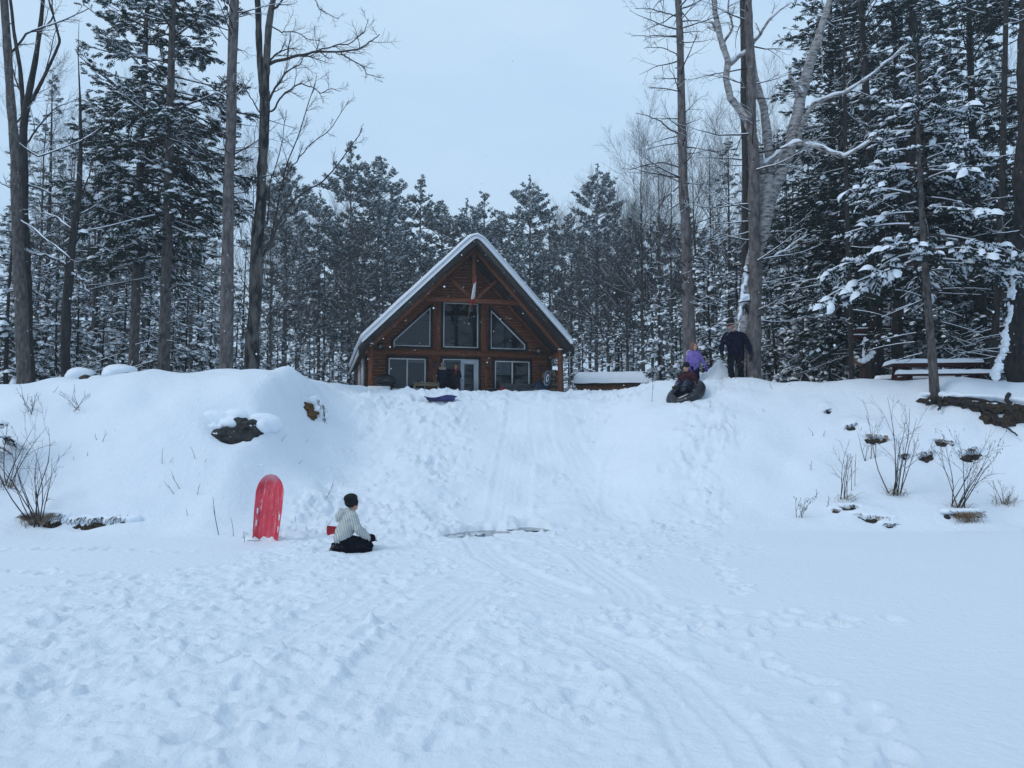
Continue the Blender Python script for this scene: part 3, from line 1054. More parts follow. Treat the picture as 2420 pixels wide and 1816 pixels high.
lantern(-4.35, 1.75, "black wall lantern left of the left sliding window on the cabin")
lantern(-1.42, 1.80, "black wall lantern between the left window and the double door")
lantern(1.42, 1.80, "black wall lantern between the double door and the right window")
lantern(4.35, 1.75, "black wall lantern right of the right window with the blind")


def speaker(X, label):
    p = hw(X, -0.06, 2.62)
    t = thing("outdoor_speaker", label, "speaker", p, HR + (0.35 if X < 0 else -0.35), "black speakers under the eaves")
    g = G()
    g.prism([(-0.13, -0.2), (0.13, -0.2), (0.13, 0.2), (-0.13, 0.2)], -0.22, -0.03)
    g.build("cabinet", BLACK, t, smooth=False)
    G().tubes([(0, -0.222, 0.02), (0, -0.235, 0.02)], [0.10, 0.095], 14).build("grille", METAL, t)
    G().box((0, -0.01, 0), (0.05, 0.1, 0.05)).build("bracket", BLACK, t, smooth=False)


speaker(-4.30, "black box speaker under the left eave of the cabin front")
speaker(4.30, "black box speaker under the right eave of the cabin front")

# ------------------------------------------------------------------ flag
fl = thing("flag_on_pole", "red and white flag hanging limp from a pole on the porch truss", "flag", hw(0.02, TY - 0.1, 4.35), HR)
G().tubes([(0, 0.0, -0.35), (0.02, -0.25, 0.1), (0.09, -0.9, 1.05), (0.14, -1.25, 1.55)], [0.022, 0.02, 0.018, 0.015], 8).build("pole", noisy("varnished_pole", (0.25, 0.11, 0.03), (0.35, 0.17, 0.06), 5, 0.4), fl)
G().ball((0.0, 0.01, -0.38), 0.035, 8, 6).build("finial", TIMBER, fl)
FR = noisy("flag_red", (0.30, 0.012, 0.018), (0.42, 0.02, 0.028), 6, 0.8)
FW = noisy("flag_white", (0.60, 0.60, 0.62), (0.72, 0.72, 0.74), 6, 0.8)
nu, nv = 22, 40
bands = {0: [], 1: []}
Vf = []
for jv in range(nv + 1):
    v = jv / nv
    for iu in range(nu + 1):
        u = iu / nu
        sp = 0.02 + 0.13 * v ** 0.8 * (1 - 0.45 * v)
        x = 0.14 - 0.10 * v + (u - 0.5) * sp * 2
        y = -1.18 + 0.35 * v + 0.05 * math.sin(u * 13 + v * 3) * (0.3 + v)
        z = 1.50 - 1.28 * v - 0.10 * math.sin(u * 3.1) * v
        Vf.append((x, y, z))
red, white = [], []
for jv in range(nv):
    for iu in range(nu):
        a_ = jv * (nu + 1) + iu
        f = (jv + 0.5) / nv + 0.10 * ((iu + 0.5) / nu - 0.5)
        (white if 0.20 < f < 0.78 else red).append([a_, a_ + 1, a_ + nu + 2, a_ + nu + 1])
for nm, fs, mt in (("red_band", red, FR), ("white_band", white, FW)):
    o = G().add(Vf, None, fs).build(nm, mt, fl)
    md = o.modifiers.new("thickness", 'SOLIDIFY')
    md.thickness = 0.004

# ------------------------------------------------------------------ things on the porch
BLUE = noisy("blue_plastic", (0.008, 0.016, 0.05), (0.02, 0.036, 0.10), 8, 0.5)
GREY = noisy("grey_fabric", (0.06, 0.06, 0.065), (0.11, 0.11, 0.115), 8, 0.9)
PINE = noisy("pale_pine", (0.20, 0.15, 0.10), (0.32, 0.25, 0.17), 6, 0.8, (1, 6, 6))
REDP = noisy("red_plastic", (0.28, 0.01, 0.015), (0.4, 0.02, 0.03), 6, 0.5)

t = thing("barbecue", "black kettle-shaped barbecue under its cover beside the left window", "barbecue", hw(-4.0, -0.75), HR)
g = G()
n = 16
P = [(0, 0, 0.62), (0, 0, 0.66), (0, 0, 0.85), (0, 0, 1.02), (0, 0, 1.12), (0, 0, 1.15)]
g.tubes(P, [0.30, 0.38, 0.40, 0.33, 0.18, 0.01], n)
g.v[-1][:, 0] *= 1.35
g.build("lid", BLACK, t)
g = G()
g.tubes([(0, 0, 0.40), (0, 0, 0.46), (0, 0, 0.61)], [0.2, 0.33, 0.37], n)
g.v[-1][:, 0] *= 1.35
g.build("bowl", BLACK, t)
for sx in (-1, 1):
    for sy in (-1, 1):
        G().tubes([(sx * 0.3, sy * 0.15, 0.45), (sx * 0.38, sy * 0.22, 0.0)], [0.02, 0.02], 6).build("leg", BLACK, t)
G().box((0.68, 0, 0.6), (0.3, 0.4, 0.03)).build("side_shelf", BLACK, t, smooth=False)
G().tubes([(-0.15, -0.42, 0.8), (0, -0.45, 0.8), (0.15, -0.42, 0.8)], [0.015] * 3, 6).build("handle", METAL, t)

t = thing("porch_bench", "pale wooden potting bench below the left window with bottles on it", "bench", hw(-1.95, -1.0), HR)
for k in range(3):
    G().box((0, -0.16 + 0.16 * k, 0.70), (1.35, 0.15, 0.05)).build("top_board", PINE, t, smooth=False)
for sx in (-1, 1):
    for sy in (-1, 1):
        G().box((sx * 0.6, sy * 0.17, 0.34), (0.08, 0.08, 0.67)).build("leg", PINE, t, smooth=False)
    G().box((sx * 0.6, 0, 0.2), (0.06, 0.26, 0.06)).build("rail", PINE, t, smooth=False)
G().box((0, -0.2, 0.60), (1.12, 0.03, 0.1)).build("apron", PINE, t, smooth=False)
for k, (xx, hh, rr, mt, lb) in enumerate(((-0.45, 0.20, 0.035, BLACK, "dark short bottle at the left end of the porch bench"), (-0.2, 0.12, 0.05, METAL, "small metal can on the porch bench near its left end"),
                                          (0.30, 0.22, 0.035, BLACK, "dark tall bottle near the right end of the porch bench"), (0.48, 0.24, 0.03, PINE, "pale slim bottle at the right end of the porch bench"))):
    p = hw(-1.95 + xx, -1.0, 0.73)
    g = G().tubes([(0, 0, 0), (0, 0, hh * 0.6), (0, 0, hh * 0.75), (0, 0, hh)], [rr, rr, rr * 0.45, rr * 0.4], 10)
    o = g.build("bottle", mt)
    o.location = p
    tag(o, lb, "bottle")

t = thing("snowy_crate", "low white snow-filled crate at the foot of the left porch post", "crate", hw(-4.45, -2.3), HR)
G().box((0, 0, 0.33), (1.0, 0.5, 0.14)).build("snow_fill", SNOW_T, t, smooth=False)
for s in (-1, 1):
    G().box((0, s * 0.27, 0.2), (1.06, 0.04, 0.36)).build("side_board", VINYL, t, smooth=False)
    G().box((s * 0.52, 0, 0.2), (0.04, 0.5, 0.36)).build("end_board", VINYL, t, smooth=False)

# storage bench / sofa under the right window
t = thing("deck_box", "long grey cushioned porch seat below the right window", "seat", hw(3.0, -1.0), HR)
G().box((0, 0, 0.22), (2.0, 0.6, 0.40)).build("base", GREY, t, smooth=False)
g = G()
for k in range(24):
    x = -1 + 2 * k / 23
    g.add([(x, -0.33, 0.425), (x, -0.35, 0.50 + 0.02 * math.sin(k)), (x, 0.25, 0.53 + 0.02 * math.sin(k * 1.7)), (x, 0.33, 0.43)])
Q = []
for k in range(23):
    for m in range(3):
        Q.append([k * 4 + m, k * 4 + m + 1, k * 4 + m + 5, k * 4 + m + 4])
    Q.append([k * 4 + 3, k * 4, k * 4 + 4, k * 4 + 7])
g.q.append(np.array(Q))
g.build("cushion", GREY, t)
G().box((0, 0.30, 0.62), (2.0, 0.1, 0.36)).build("backrest", GREY, t, smooth=False)

t = thing("red_gas_can", "red plastic canister on the porch between door and right window", "canister", hw(1.93, -1.4), HR)
G().prism([(-0.11, 0.0), (0.11, 0.0), (0.12, 0.42), (0.06, 0.52), (-0.06, 0.52), (-0.12, 0.42)], -0.1, 0.1).build("body", REDP, t, smooth=False)
G().tubes([(-0.06, 0, 0.5), (-0.06, 0, 0.58), (0.06, 0, 0.58), (0.06, 0, 0.5)], [0.015] * 4, 6).build("handle", REDP, t)
t = thing("storage_tote", "dark storage tote on the porch right of the double door", "tote", hw(1.4, -1.2), HR)
G().prism([(-0.24, 0.0), (0.24, 0.0), (0.3, 0.42), (-0.3, 0.42)], -0.2, 0.2).build("bin", BLACK, t, smooth=False)
G().box((0, 0, 0.445), (0.64, 0.46, 0.05)).build("lid", GREY, t, smooth=False)

# round blue-and-white board leaning at the right
t = thing("round_sled", "blue board with a white ring leaning upright beside the firewood", "sled", hw(4.15, -1.55), HR)
t.rotation_euler = (R(-12), R(14), HR)


def disc(rx, rz, y0, y1, n=28):
    return [(rx * math.cos(2 * math.pi * k / n), 1.35 + rz * math.sin(2 * math.pi * k / n)) for k in range(n)], y0, y1


def superell(rx, rz, cz, n=32, e=0.65):
    out = []
    for k in range(n):
        a_ = 2 * math.pi * k / n
        c_, s_ = math.cos(a_), math.sin(a_)
        out.append((rx * math.copysign(abs(c_) ** e, c_), cz + rz * math.copysign(abs(s_) ** e, s_)))
    return out


G().prism(superell(0.17, 0.42, 1.12), -0.04, 0.04).build("board", noisy("pale_blue_foam", (0.20, 0.26, 0.36), (0.28, 0.34, 0.45), 5, 0.6), t, smooth=False)
G().prism(superell(0.145, 0.36, 1.13, e=1.0), -0.05, -0.042).build("blue_disc", BLUE, t, smooth=False)
G().prism(superell(0.085, 0.24, 1.12, e=1.0), -0.06, -0.052).build("white_ring", VINYL, t, smooth=False)
G().prism(superell(0.04, 0.13, 1.12, e=1.0), -0.07, -0.062).build("blue_centre", BLUE, t, smooth=False)
# blue tarp heap
g = G()
nn = 18
Vt = []
for a_ in range(nn + 1):
    for b_ in range(nn + 1):
        x, y = -0.55 + 1.1 * a_ / nn, -0.4 + 0.8 * b_ / nn
        ed = max(abs(x) / 0.55, abs(y) / 0.4)
        zz = (0.95 - 0.35 * abs(x + 0.1)) * (1 - ed ** 3) + 0.09 * mnoise.noise((x * 6, y * 6, 2)) * (1 - ed ** 6)
        Vt.append((x, y, max(0, zz)))
g.add(Vt, None, [[a_ * (nn + 1) + b_, (a_ + 1) * (nn + 1) + b_, (a_ + 1) * (nn + 1) + b_ + 1, a_ * (nn + 1) + b_ + 1] for a_ in range(nn) for b_ in range(nn)])
o = g.build("blue_tarp", BLUE)
o.location = hw(4.1, -1.0)
o.rotation_euler = (0, 0, HR)
tag(o, "crumpled blue tarp heaped below the leaning blue board", "tarp")

# firewood stack, log by log
t = thing("firewood_stack", "stack of split firewood between the right porch post and the wall", "firewood", hw(4.72, -0.95), HR)
ENDW = noisy("split_wood", (0.13, 0.085, 0.05), (0.32, 0.23, 0.14), 9, 0.9)
LOGB = noisy("firewood_bark", (0.03, 0.024, 0.02), (0.10, 0.075, 0.06), 9, 0.9)
fw_meshes = []
for k in range(5):
    rr = 0.075 + 0.012 * k
    nside = (3, 4, 5, 8, 4)[k]
    fw_meshes.append((G().tubes([(0, -0.2, 0), (0, 0.2, 0)], [rr, rr], nside).mesh("firewood_log", ENDW if k % 2 else LOGB, False), rr))
rs = random.Random(5)
for row in range(11):
    for c in range(6):
        me, rr = fw_meshes[rs.randrange(5)]
        o = bpy.data.objects.new("firewood_log", me)
        COL.objects.link(o)
        o.parent = t
        o.location = (-0.42 + 0.155 * c + 0.07 * (row % 2) + rs.uniform(-0.015, 0.015), rs.uniform(-0.05, 0.05), 0.09 + 0.135 * row)
        o.rotation_euler = (rs.uniform(-0.06, 0.06), rs.uniform(0, 3), rs.uniform(-0.08, 0.08))

# ------------------------------------------------------------------ low shed half hidden by the snow bank
SX, SY = 5.75, 44.0
SHZ = float(gz(SX, SY)) - 0.15
shed = thing("low_shed", "low orange-brown shed with thick snow on its roof, right of the cabin", "shed", (SX, SY, SHZ), R(-8))
OR = noisy("orange_stain", (0.16, 0.065, 0.025), (0.27, 0.12, 0.045), 6, 0.7, (9, 9, 1))
LB = noisy("pale_gable_board", (0.36, 0.30, 0.26), (0.5, 0.43, 0.38), 4, 0.7, (1, 9, 1))
for k in range(14):
    G().box((-1.82 + 0.28 * k, -0.95, 0.55), (0.27, 0.04, 1.1)).build("wall_board", OR, shed, smooth=False)
for s in (-1, 1):
    g = G().add([(s * 1.95, -0.95, 0), (s * 1.95, 0.95, 0), (s * 1.95, 0.95, 1.1), (s * 1.95, 0, 1.45), (s * 1.95, -0.95, 1.1)], [[0, 1, 2], [0, 2, 4], [2, 3, 4]])
    g.build("gable", LB, shed, smooth=False)
for s in (-1, 1):
    G().beam((0, 0.0, 1.52), (0, s * 1.15, 1.06), 4.3, 0.05).build("roof_slope", TRIM, shed, smooth=False)
g = G()
na, nb = 40, 21
Vs = []
for a_ in range(na + 1):
    x = -2.2 + 4.4 * a_ / na
    for b_ in range(nb + 1):
        q = -1 + 2 * b_ / nb
        ex = min(1, (2.21 - abs(x)) / 0.25)
        ey = min(1, (1.001 - abs(q)) / 0.2)
        th = 0.34 * math.sqrt(max(0, min(ex, ey))) + 0.02 * mnoise.noise((x * 1.5, q * 2, 4))
        Vs.append((x, q * 1.22, 1.55 - (math.sqrt(q * q + 0.02) - 0.14) * 0.48 + th - 0.02))
g.add(Vs, None, [[a_ * (nb + 1) + b_, (a_ + 1) * (nb + 1) + b_, (a_ + 1) * (nb + 1) + b_ + 1, a_ * (nb + 1) + b_ + 1] for a_ in range(na) for b_ in range(nb)])
g.build("roof_snow", SNOW, shed)

# ------------------------------------------------------------------ trees
def unit(v):
    return v / (np.linalg.norm(v, axis=-1, keepdims=True) + 1e-9)


def cone_fingers(dirs, orgs, lens, rad, dz=0.0):
    """needle-covered twig tips: slender three-sided cones"""
    V, T = [], []
    for d, o, l in zip(dirs, orgs, lens):
        d = np.array(d) / np.linalg.norm(d)
        s = np.cross(d, [0, 0, 1.0])
        s /= np.linalg.norm(s) + 1e-9
        u = np.cross(s, d)
        b = len(V)
        o = np.array(o) + np.array([0, 0, dz])
        mid = o + d * l * 0.35
        for k in range(3):
            a = 2 * math.pi * k / 3 + math.pi / 2
            V.append(mid + (s * math.cos(a) + u * math.sin(a)) * rad)
        V.append(o)
        V.append(o + d * l)
        for k in range(3):
            T.append([b + k, b + (k + 1) % 3, b + 4])
    return np.array(V), np.array(T)


def spray_template(n=4, rad=0.085, droop=0.25, rs=random.Random(1)):
    D, O, L = [(1, 0, -droop * 0.6)], [(0.35, 0, -0.02)], [0.75]
    D.append((1, 0, -0.05)); O.append((0, 0, 0)); L.append(0.5)
    for k in range(n):
        x = 0.1 + 0.75 * k / n
        for s in (-1, 1):
            D.append((0.75 + rs.uniform(-.15, .15), s * (0.8 + rs.uniform(-.2, .2)), -droop + rs.uniform(-.2, .15)))
            O.append((x + rs.uniform(-.05, .05), 0, -0.04 * k))
            L.append(0.52 * (1.1 - 0.45 * x) * rs.uniform(0.8, 1.2))
    return D, O, L


def tuft_template(n=11, rs=random.Random(2)):
    V, T = [], []
    for k in range(n):
        d = np.array([rs.uniform(0.1, 1.0), rs.uniform(-0.9, 0.9), rs.uniform(-0.45, 0.9)])
        d /= np.linalg.norm(d)
        l = rs.uniform(0.65, 1.1)
        s = np.cross(d, np.array([rs.uniform(-1, 1), rs.uniform(-1, 1), rs.uniform(-1, 1)]))
        s /= np.linalg.norm(s) + 1e-9
        b = len(V)
        w = 0.13
        V += [np.array([0.0, 0, 0]), d * l * 0.6 + s * w, d * l, d * l * 0.6 - s * w]
        T += [[b, b + 1, b + 2], [b, b + 2, b + 3]]
    return np.array(V), np.array(T)


def pad_template(lift=0.12, rx=0.62, ry=0.42, h=0.26, n=7, rs=random.Random(4)):
    """a lumpy pad of snow lying on a spray"""
    V = [(0.45, 0, lift + h)]
    for k in range(n):
        a = 2 * math.pi * k / n
        q = rs.uniform(0.75, 1.15)
        V.append((0.45 + rx * 0.55 * q * math.cos(a), ry * 0.6 * q * math.sin(a), lift + h * 0.72))
    for k in range(n):
        a = 2 * math.pi * (k + 0.3) / n
        q = rs.uniform(0.7, 1.3)
        V.append((0.45 + rx * q * math.cos(a), ry * q * math.sin(a), lift - 0.08 - 0.1 * rs.random()))
    T = []
    for k in range(n):
        k2 = (k + 1) % n
        T += [[0, 1 + k, 1 + k2], [1 + k, 1 + n + k, 1 + n + k2], [1 + k, 1 + n + k2, 1 + k2]]
    return np.array(V), np.array(T)


def scatter(g, tv, tt, pos, dr, up, sc):
    X = unit(dr)
    Y = unit(np.cross(up, X))
    Z = np.cross(X, Y)
    V = pos[:, None] + sc[:, None, None] * (tv[None, :, 0:1] * X[:, None] + tv[None, :, 1:2] * Y[:, None] + tv[None, :, 2:3] * Z[:, None])
    n = len(tv)
    T = tt[None] + (np.arange(len(pos)) * n)[:, None, None]
    g.add(V.reshape(-1, 3), T.reshape(-1, 3))


def conifer(seed, H, cb, Rmax, prof, nb, pitch=(5, 30), droop=0.28, tip=0.12, dens=7.0, spray=0.28, snow_p=0.6, style='spruce', heavy=1.0,
            r0=0.16, bark=None, needle=None, dead=14, t0=0.22, lean=0.15, dead_len=1.4, mats=None):
    """arrays for one conifer: trunk, boughs, foliage, snow"""
    rng = np.random.default_rng(seed)
    # trunk
    kz = np.linspace(0, 1, 14)
    wx = lean * np.sin(kz * 2.3 + seed) * kz
    wy = lean * np.cos(kz * 1.9 + seed * 2) * kz
    tp = np.stack([wx, wy, kz * H - 0.35 * (kz == 0)], 1)
    tr = r0 * (1 - kz) ** 0.8 + 0.012
    tr[0] *= 1.25
    gt = G().tubes(tp, tr, 10)

    def axis(z):
        k = np.clip(z / H, 0, 1)
        return np.stack([np.interp(k, kz, wx), np.interp(k, kz, wy), z], -1)
    # boughs
    u = np.sort(rng.random(nb)) * 0.985
    z0 = H * (cb + (1 - cb) * u)
    az = np.cumsum(np.full(nb, 2.399)) + rng.normal(0, 0.5, nb)
    L = Rmax * np.array([prof(k) for k in u]) * rng.uniform(0.62, 1.15, nb)
    L = np.maximum(L, 0.12)
    pt = np.radians(pitch[0] + (pitch[1] - pitch[0]) * u + rng.normal(0, 7, nb))
    K = 7
    t = np.linspace(0, 1, K)
    rr = L[:, None] * t[None]
    zz = L[:, None] * (np.tan(pt)[:, None] * t - droop * (1 - 0.6 * u)[:, None] * t ** 2 + tip * t ** 4)
    A = axis(z0)
    bend = rng.normal(0, 0.12, nb)[:, None] * t ** 2
    BP = np.stack([A[:, None, 0] + rr * np.cos(az[:, None] + bend), A[:, None, 1] + rr * np.sin(az[:, None] + bend), A[:, None, 2] + zz], -1)
    BR = (0.010 + 0.010 * L)[:, None] * (1 - 0.8 * t)[None] + 0.003
    gb = G().tubes(BP, BR, 4, cap=False)
    # secondary twigs
    cnt = np.maximum(2, (L * dens).astype(int))
    bi = np.repeat(np.arange(nb), cnt)
    n2 = len(bi)
    tt = t0 + (1 - t0) * rng.random(n2) ** 0.85
    side = rng.choice([-1, 1], n2)
    f = tt * (K - 1)
    i = np.minimum(f.astype(int), K - 2)
    a = (f - i)[:, None]
    p0 = BP[bi, i] * (1 - a) + BP[bi, i + 1] * a
    tg = unit(BP[bi, i + 1] - BP[bi, i])
    ang = side * np.radians(rng.uniform(18, 68, n2))
    d2 = np.stack([tg[:, 0] * np.cos(ang) - tg[:, 1] * np.sin(ang), tg[:, 0] * np.sin(ang) + tg[:, 1] * np.cos(ang), tg[:, 2] + rng.normal(-0.05 if style == 'spruce' else 0.15, 0.15, n2)], -1)
    d2 = unit(d2)
    l2 = np.clip((0.12 + 0.40 * (1 - tt)) * L[bi] * rng.uniform(0.6, 1.2, n2), 0.08, 1.1)
    if style == 'pine':
        l2 = np.clip(l2, 0.1, 0.7)
    p1 = p0 + d2 * l2[:, None] * 0.5 - np.array([0, 0, 0.02])
    p2 = p0 + d2 * l2[:, None] - np.array([0, 0, 0.06]) * l2[:, None]
    gb.tubes(np.stack([p0, p1, p2], 1), np.stack([0.010 + 0 * l2, 0.007 + 0 * l2, 0.003 + 0 * l2], 1), 3, cap=False)
    # sprays
    c3 = np.maximum(1, np.round(l2 / (spray * 0.75))).astype(int)
    ti = np.repeat(np.arange(n2), c3)
    n3 = len(ti)
    q = rng.random(n3) ** 0.8
    pos = p0[ti] + (p2 - p0)[ti] * q[:, None]
    dr = unit(d2[ti] + rng.normal(0, 0.30, (n3, 3)) * np.array([1, 1, 0.7]) + np.array([0, 0, -0.08 if style == 'spruce' else 0.22]))
    up = unit(np.array([0, 0, 1.0]) + rng.normal(0, 0.28, (n3, 3)))
    sc = spray * rng.uniform(0.65, 1.25, n3) * (0.8 + 0.2 * np.clip(L[bi][ti], 0, 1))
    gf = G()
    gs = G()
    if style == 'spruce':
        D_, O_, L_ = spray_template()
        tv, tq = cone_fingers(D_, O_, L_, 0.085)
    else:
        tv, tq = tuft_template()
    scatter(gf, tv, tq, pos, dr, up, sc)
    # top leader
    lt = axis(np.linspace(H * 0.95, H * 1.0, 8))
    scatter(gf, tv, tq, lt, unit(rng.normal(0, 0.6, (8, 3)) + np.array([0, 0, 1.0])), unit(rng.normal(0, 1, (8, 3))), np.full(8, spray * 0.8))
    # snow: lies on outer, upper sprays
    keep = rng.random(n3) < snow_p * (0.45 + 0.75 * tt[ti])
    ps, ds, ss = pos[keep], dr[keep].copy(), sc[keep]
    if len(ps):
        upz = np.tile(np.array([[0, 0, 1.0]]), (len(ps), 1)) + rng.normal(0, 0.08, (len(ps), 3))
        if style == 'spruce':
            D_, O_, L_ = spray_template(3, rs=random.Random(9))
            sv, sq = cone_fingers(D_[:1] + D_[2:], O_[:1] + O_[2:], L_[:1] + L_[2:], 0.085 * heavy, 0.075)
            pv, pq = pad_template(0.04, 0.42 + 0.08 * heavy, 0.30 + 0.05 * heavy, 0.13 * heavy)
            fing = rng.random(len(ps)) < 0.6
            scatter(gs, sv, sq, ps[fing], ds[fing], unit(upz)[fing], ss[fing])
            scatter(gs, pv, pq, ps[~fing], ds[~fing], unit(upz)[~fing], ss[~fing])
        else:
            pv, pq = pad_template(0.10, 0.46, 0.34, 0.16 * heavy)
            ds[:, 2] *= 0.3
            scatter(gs, pv, pq, ps, unit(ds), unit(upz), ss)
    # snow lines on the upper side of the boughs
    top = BP + np.array([0, 0, 1.0]) * (BR[:, :, None] * 0.9)
    sel = rng.random(nb) < min(1, snow_p * 1.1)
    if sel.any():
        gs.tubes(top[sel][:, 1:], BR[sel][:, 1:] * 0.85 + 0.004 * heavy, 3, cap=False)
    # dead lower branches
    if dead:
        zd = H * cb * rng.uniform(0.18, 1.25, dead)
        ad = rng.uniform(0, 6.28, dead)
        Ld = dead_len * rng.uniform(0.3, 1.1, dead)
        pd = np.radians(rng.uniform(-22, 14, dead))
        ax = axis(zd)
        t4 = np.linspace(0, 1, 5)
        bd = rng.normal(0, 0.25, dead)[:, None] * t4 ** 2
        DP = np.stack([ax[:, None, 0] + Ld[:, None] * t4 * np.cos(ad[:, None] + bd), ax[:, None, 1] + Ld[:, None] * t4 * np.sin(ad[:, None] + bd),
                       ax[:, None, 2] + Ld[:, None] * (np.tan(pd)[:, None] * t4 - 0.12 * t4 ** 2)], -1)
        DR = 0.016 * (1 - 0.75 * t4)[None] * np.ones((dead, 1)) + 0.003
        gb.tubes(DP, DR, 4, cap=False)
        for rep in range(3):
            f = rng.uniform(0.3, 0.95, dead)
            ii = np.minimum((f * 4).astype(int), 3)
            q0 = DP[np.arange(dead), ii]
            dd = unit(DP[np.arange(dead), ii + 1] - q0 + rng.normal(0, 0.22, (dead, 3)) * Ld[:, None] * 0.5)
            q2 = q0 + dd * (Ld * 0.35)[:, None]
            gb.tubes(np.stack([q0, (q0 + q2) / 2 + rng.normal(0, 0.02, (dead, 3)), q2], 1), np.tile(np.array([[0.008, 0.006, 0.003]]), (dead, 1)), 3, cap=False)
        sl = np.abs(pd) < 0.6
        gs.tubes(DP[sl][:, 1:] + np.array([0, 0, 0.010]), DR[sl][:, 1:] * 0.8 + 0.002, 3, cap=False)
    return gt, gb, gf, gs


def proto_conifer(name, label, cat, bark, needle, **kw):
    gt, gb, gf, gs = conifer(**kw)
    root = thing(name, label, cat)
    gt.build("trunk", bark, root)
    tag(gb.build("boughs", TWIG if bark is not BARK_PINE else TWIG_FAR, root, smooth=False), kind="stuff")
    tag(gf.build("needles", needle, root, smooth=False), kind="stuff")
    if gs.n:
        tag(gs.build("branch_snow", SNOW_T, root), kind="stuff")
    return root


def grow(rng, p, d, L, r, level, out, maxl, nch=(4, 7), spread=(28, 60), curve=0.25, up=0.12, rmin=0.004, t0=0.25):
    """a branch and its side branches as polylines: out gets (points, radii, level)"""
    K = (9, 7, 5, 4)[min(level, 3)]
    pts = [np.array(p, float)]
    dd = np.array(d, float)
    for k in range(K - 1):
        dd = dd + rng.normal(0, curve / K * 2.2, 3) + np.array([0, 0, up / K * 3])
        dd /= np.linalg.norm(dd)
        pts.append(pts[-1] + dd * L / (K - 1))
    pts = np.array(pts)
    tt = np.linspace(0, 1, K)
    rad = np.maximum(r * (1 - 0.82 * tt), rmin * 0.6)
    out.append((pts, rad, level))
    if level >= maxl:
        return
    sprout(rng, pts, rad, L, level, out, maxl, nch, spread, curve, up, rmin, t0)


def sprout(rng, pts, rad, L, level, out, maxl, nch=(4, 7), spread=(28, 60), curve=0.25, up=0.12, rmin=0.004, t0=0.25, lf=(0.35, 0.6)):
    n = rng.integers(nch[0], nch[1] + 1)
    K = len(pts)
    for q in range(n):
        f = t0 + (0.98 - t0) * (q + rng.random()) / n
        x = f * (K - 1)
        i = min(int(x), K - 2)
        a = x - i
        b = pts[i] * (1 - a) + pts[i + 1] * a
        rb = rad[i] * (1 - a) + rad[i + 1] * a
        tg = pts[i + 1] - pts[i]
        tg = tg / (np.linalg.norm(tg) + 1e-9)
        s = np.cross(tg, rng.normal(0, 1, 3))
        s /= np.linalg.norm(s) + 1e-9
        an = math.radians(rng.uniform(*spread))
        grow(rng, b, tg * math.cos(an) + s * math.sin(an), L * rng.uniform(*lf) * (1.15 - 0.5 * f), max(rmin, rb * 0.62), level + 1, out, maxl, nch, spread, curve, up, rmin)


def lay(out, g, gs=None, smin=0.0, snow_slope=0.72, sides=(9, 6, 4, 3), th=0.8, plus=0.004, prob=1.0, rng=None):
    """polylines to tubes, grouped by length, with snow along the top of flatter branches"""
    by = {}
    for p, r, l in out:
        by.setdefault((len(p), min(l, 3)), []).append((p, r))
    for (k, l), lst in by.items():
        P = np.array([a for a, _ in lst])
        Rr = np.array([b for _, b in lst])
        g.tubes(P, Rr, sides[l], cap=(l < 2))
        if gs is not None:
            d = unit(P[:, -1] - P[:, 0])
            ok = (np.abs(d[:, 2]) < snow_slope) & (Rr[:, 0] > smin)
            if rng is not None and prob < 1:
                ok &= rng.random(len(ok)) < prob
            if ok.any():
                gs.tubes(P[ok] + np.array([0, 0, 1.0]) * (Rr[ok] * 0.75 + plus * 0.5)[:, :, None], Rr[ok] * th + plus, 4 if l > 1 else 6, cap=False)


def bare_proto(name, label, cat, seed, H, r0=0.12, n1=16, maxl=3, cb=0.3, spread=(25, 50), L1=0.28, bark=None, snow=True, rmin=0.006):
    rng = np.random.default_rng(seed)
    out = []
    K = 12
    kz = np.linspace(0, 1, K)
    pts = np.stack([np.cumsum(rng.normal(0, 0.05, K)) * kz, np.cumsum(rng.normal(0, 0.05, K)) * kz, kz * H], 1)
    pts[0, 2] = -0.3
    rad = np.maximum(r0 * (1 - 0.93 * kz), rmin)
    trunk = G().tubes(pts, rad, 8)
    sprout(rng, pts, rad, H * L1 / 0.475, 0, out, maxl, (n1, n1), spread, 0.3, 0.22, rmin, cb, lf=(0.4, 0.55))
    g, gs = G(), G()
    lay([(p, r * 0.62, l) for p, r, l in out if l < 3], g, gs if snow else None, 0.0, 0.8, sides=(6, 5, 3, 3), plus=0.003, th=0.7, prob=0.28, rng=rng)
    lay([(p, r * 0.5, l) for p, r, l in out if l >= 3 and rng.random() < 0.4], g, None, sides=(6, 5, 3, 3))
    root = thing(name, label, cat)
    trunk.build("trunk", bark or BARK_GREY, root)
    tag(g.build("branches", TWIG_FAR, root, smooth=False), kind="stuff")
    if snow and gs.n:
        tag(gs.build("branch_snow", SNOW_T, root), kind="stuff")
    return root


def p_spruce(k):
    return (1 - k) ** 0.75 * (0.75 + 0.25 * min(1, k * 6))


def p_pine(k):
    return (0.55 + 0.45 * math.sin(min(1, k * 2.2) * math.pi / 2)) * (1 - k ** 3.2) * (0.75 + 0.25 * math.sin(k * 19)) + 0.05


def p_fir(k):
    return (1 - k) ** 0.9


def place(root, used, px, D, rz, s, label=None, group=None, sz=None, x=None):
    X = (px - CX) / FPX * D if x is None else x
    z = float(gz(X, D)) - 0.1
    sc = (s, s, sz or s)
    if used.get(root.name, False):
        o = child_copy(root, (X, D, z), rz, sc, label, group)
    else:
        used[root.name] = True
        o = root
        o.location = (X, D, z)
        o.rotation_euler = (0, 0, rz)
        o.scale = sc
        if label:
            o["label"] = label
        if group:
            o["group"] = group
    if group is None and "group" in o:
        del o["group"]
    return o


USED = {}

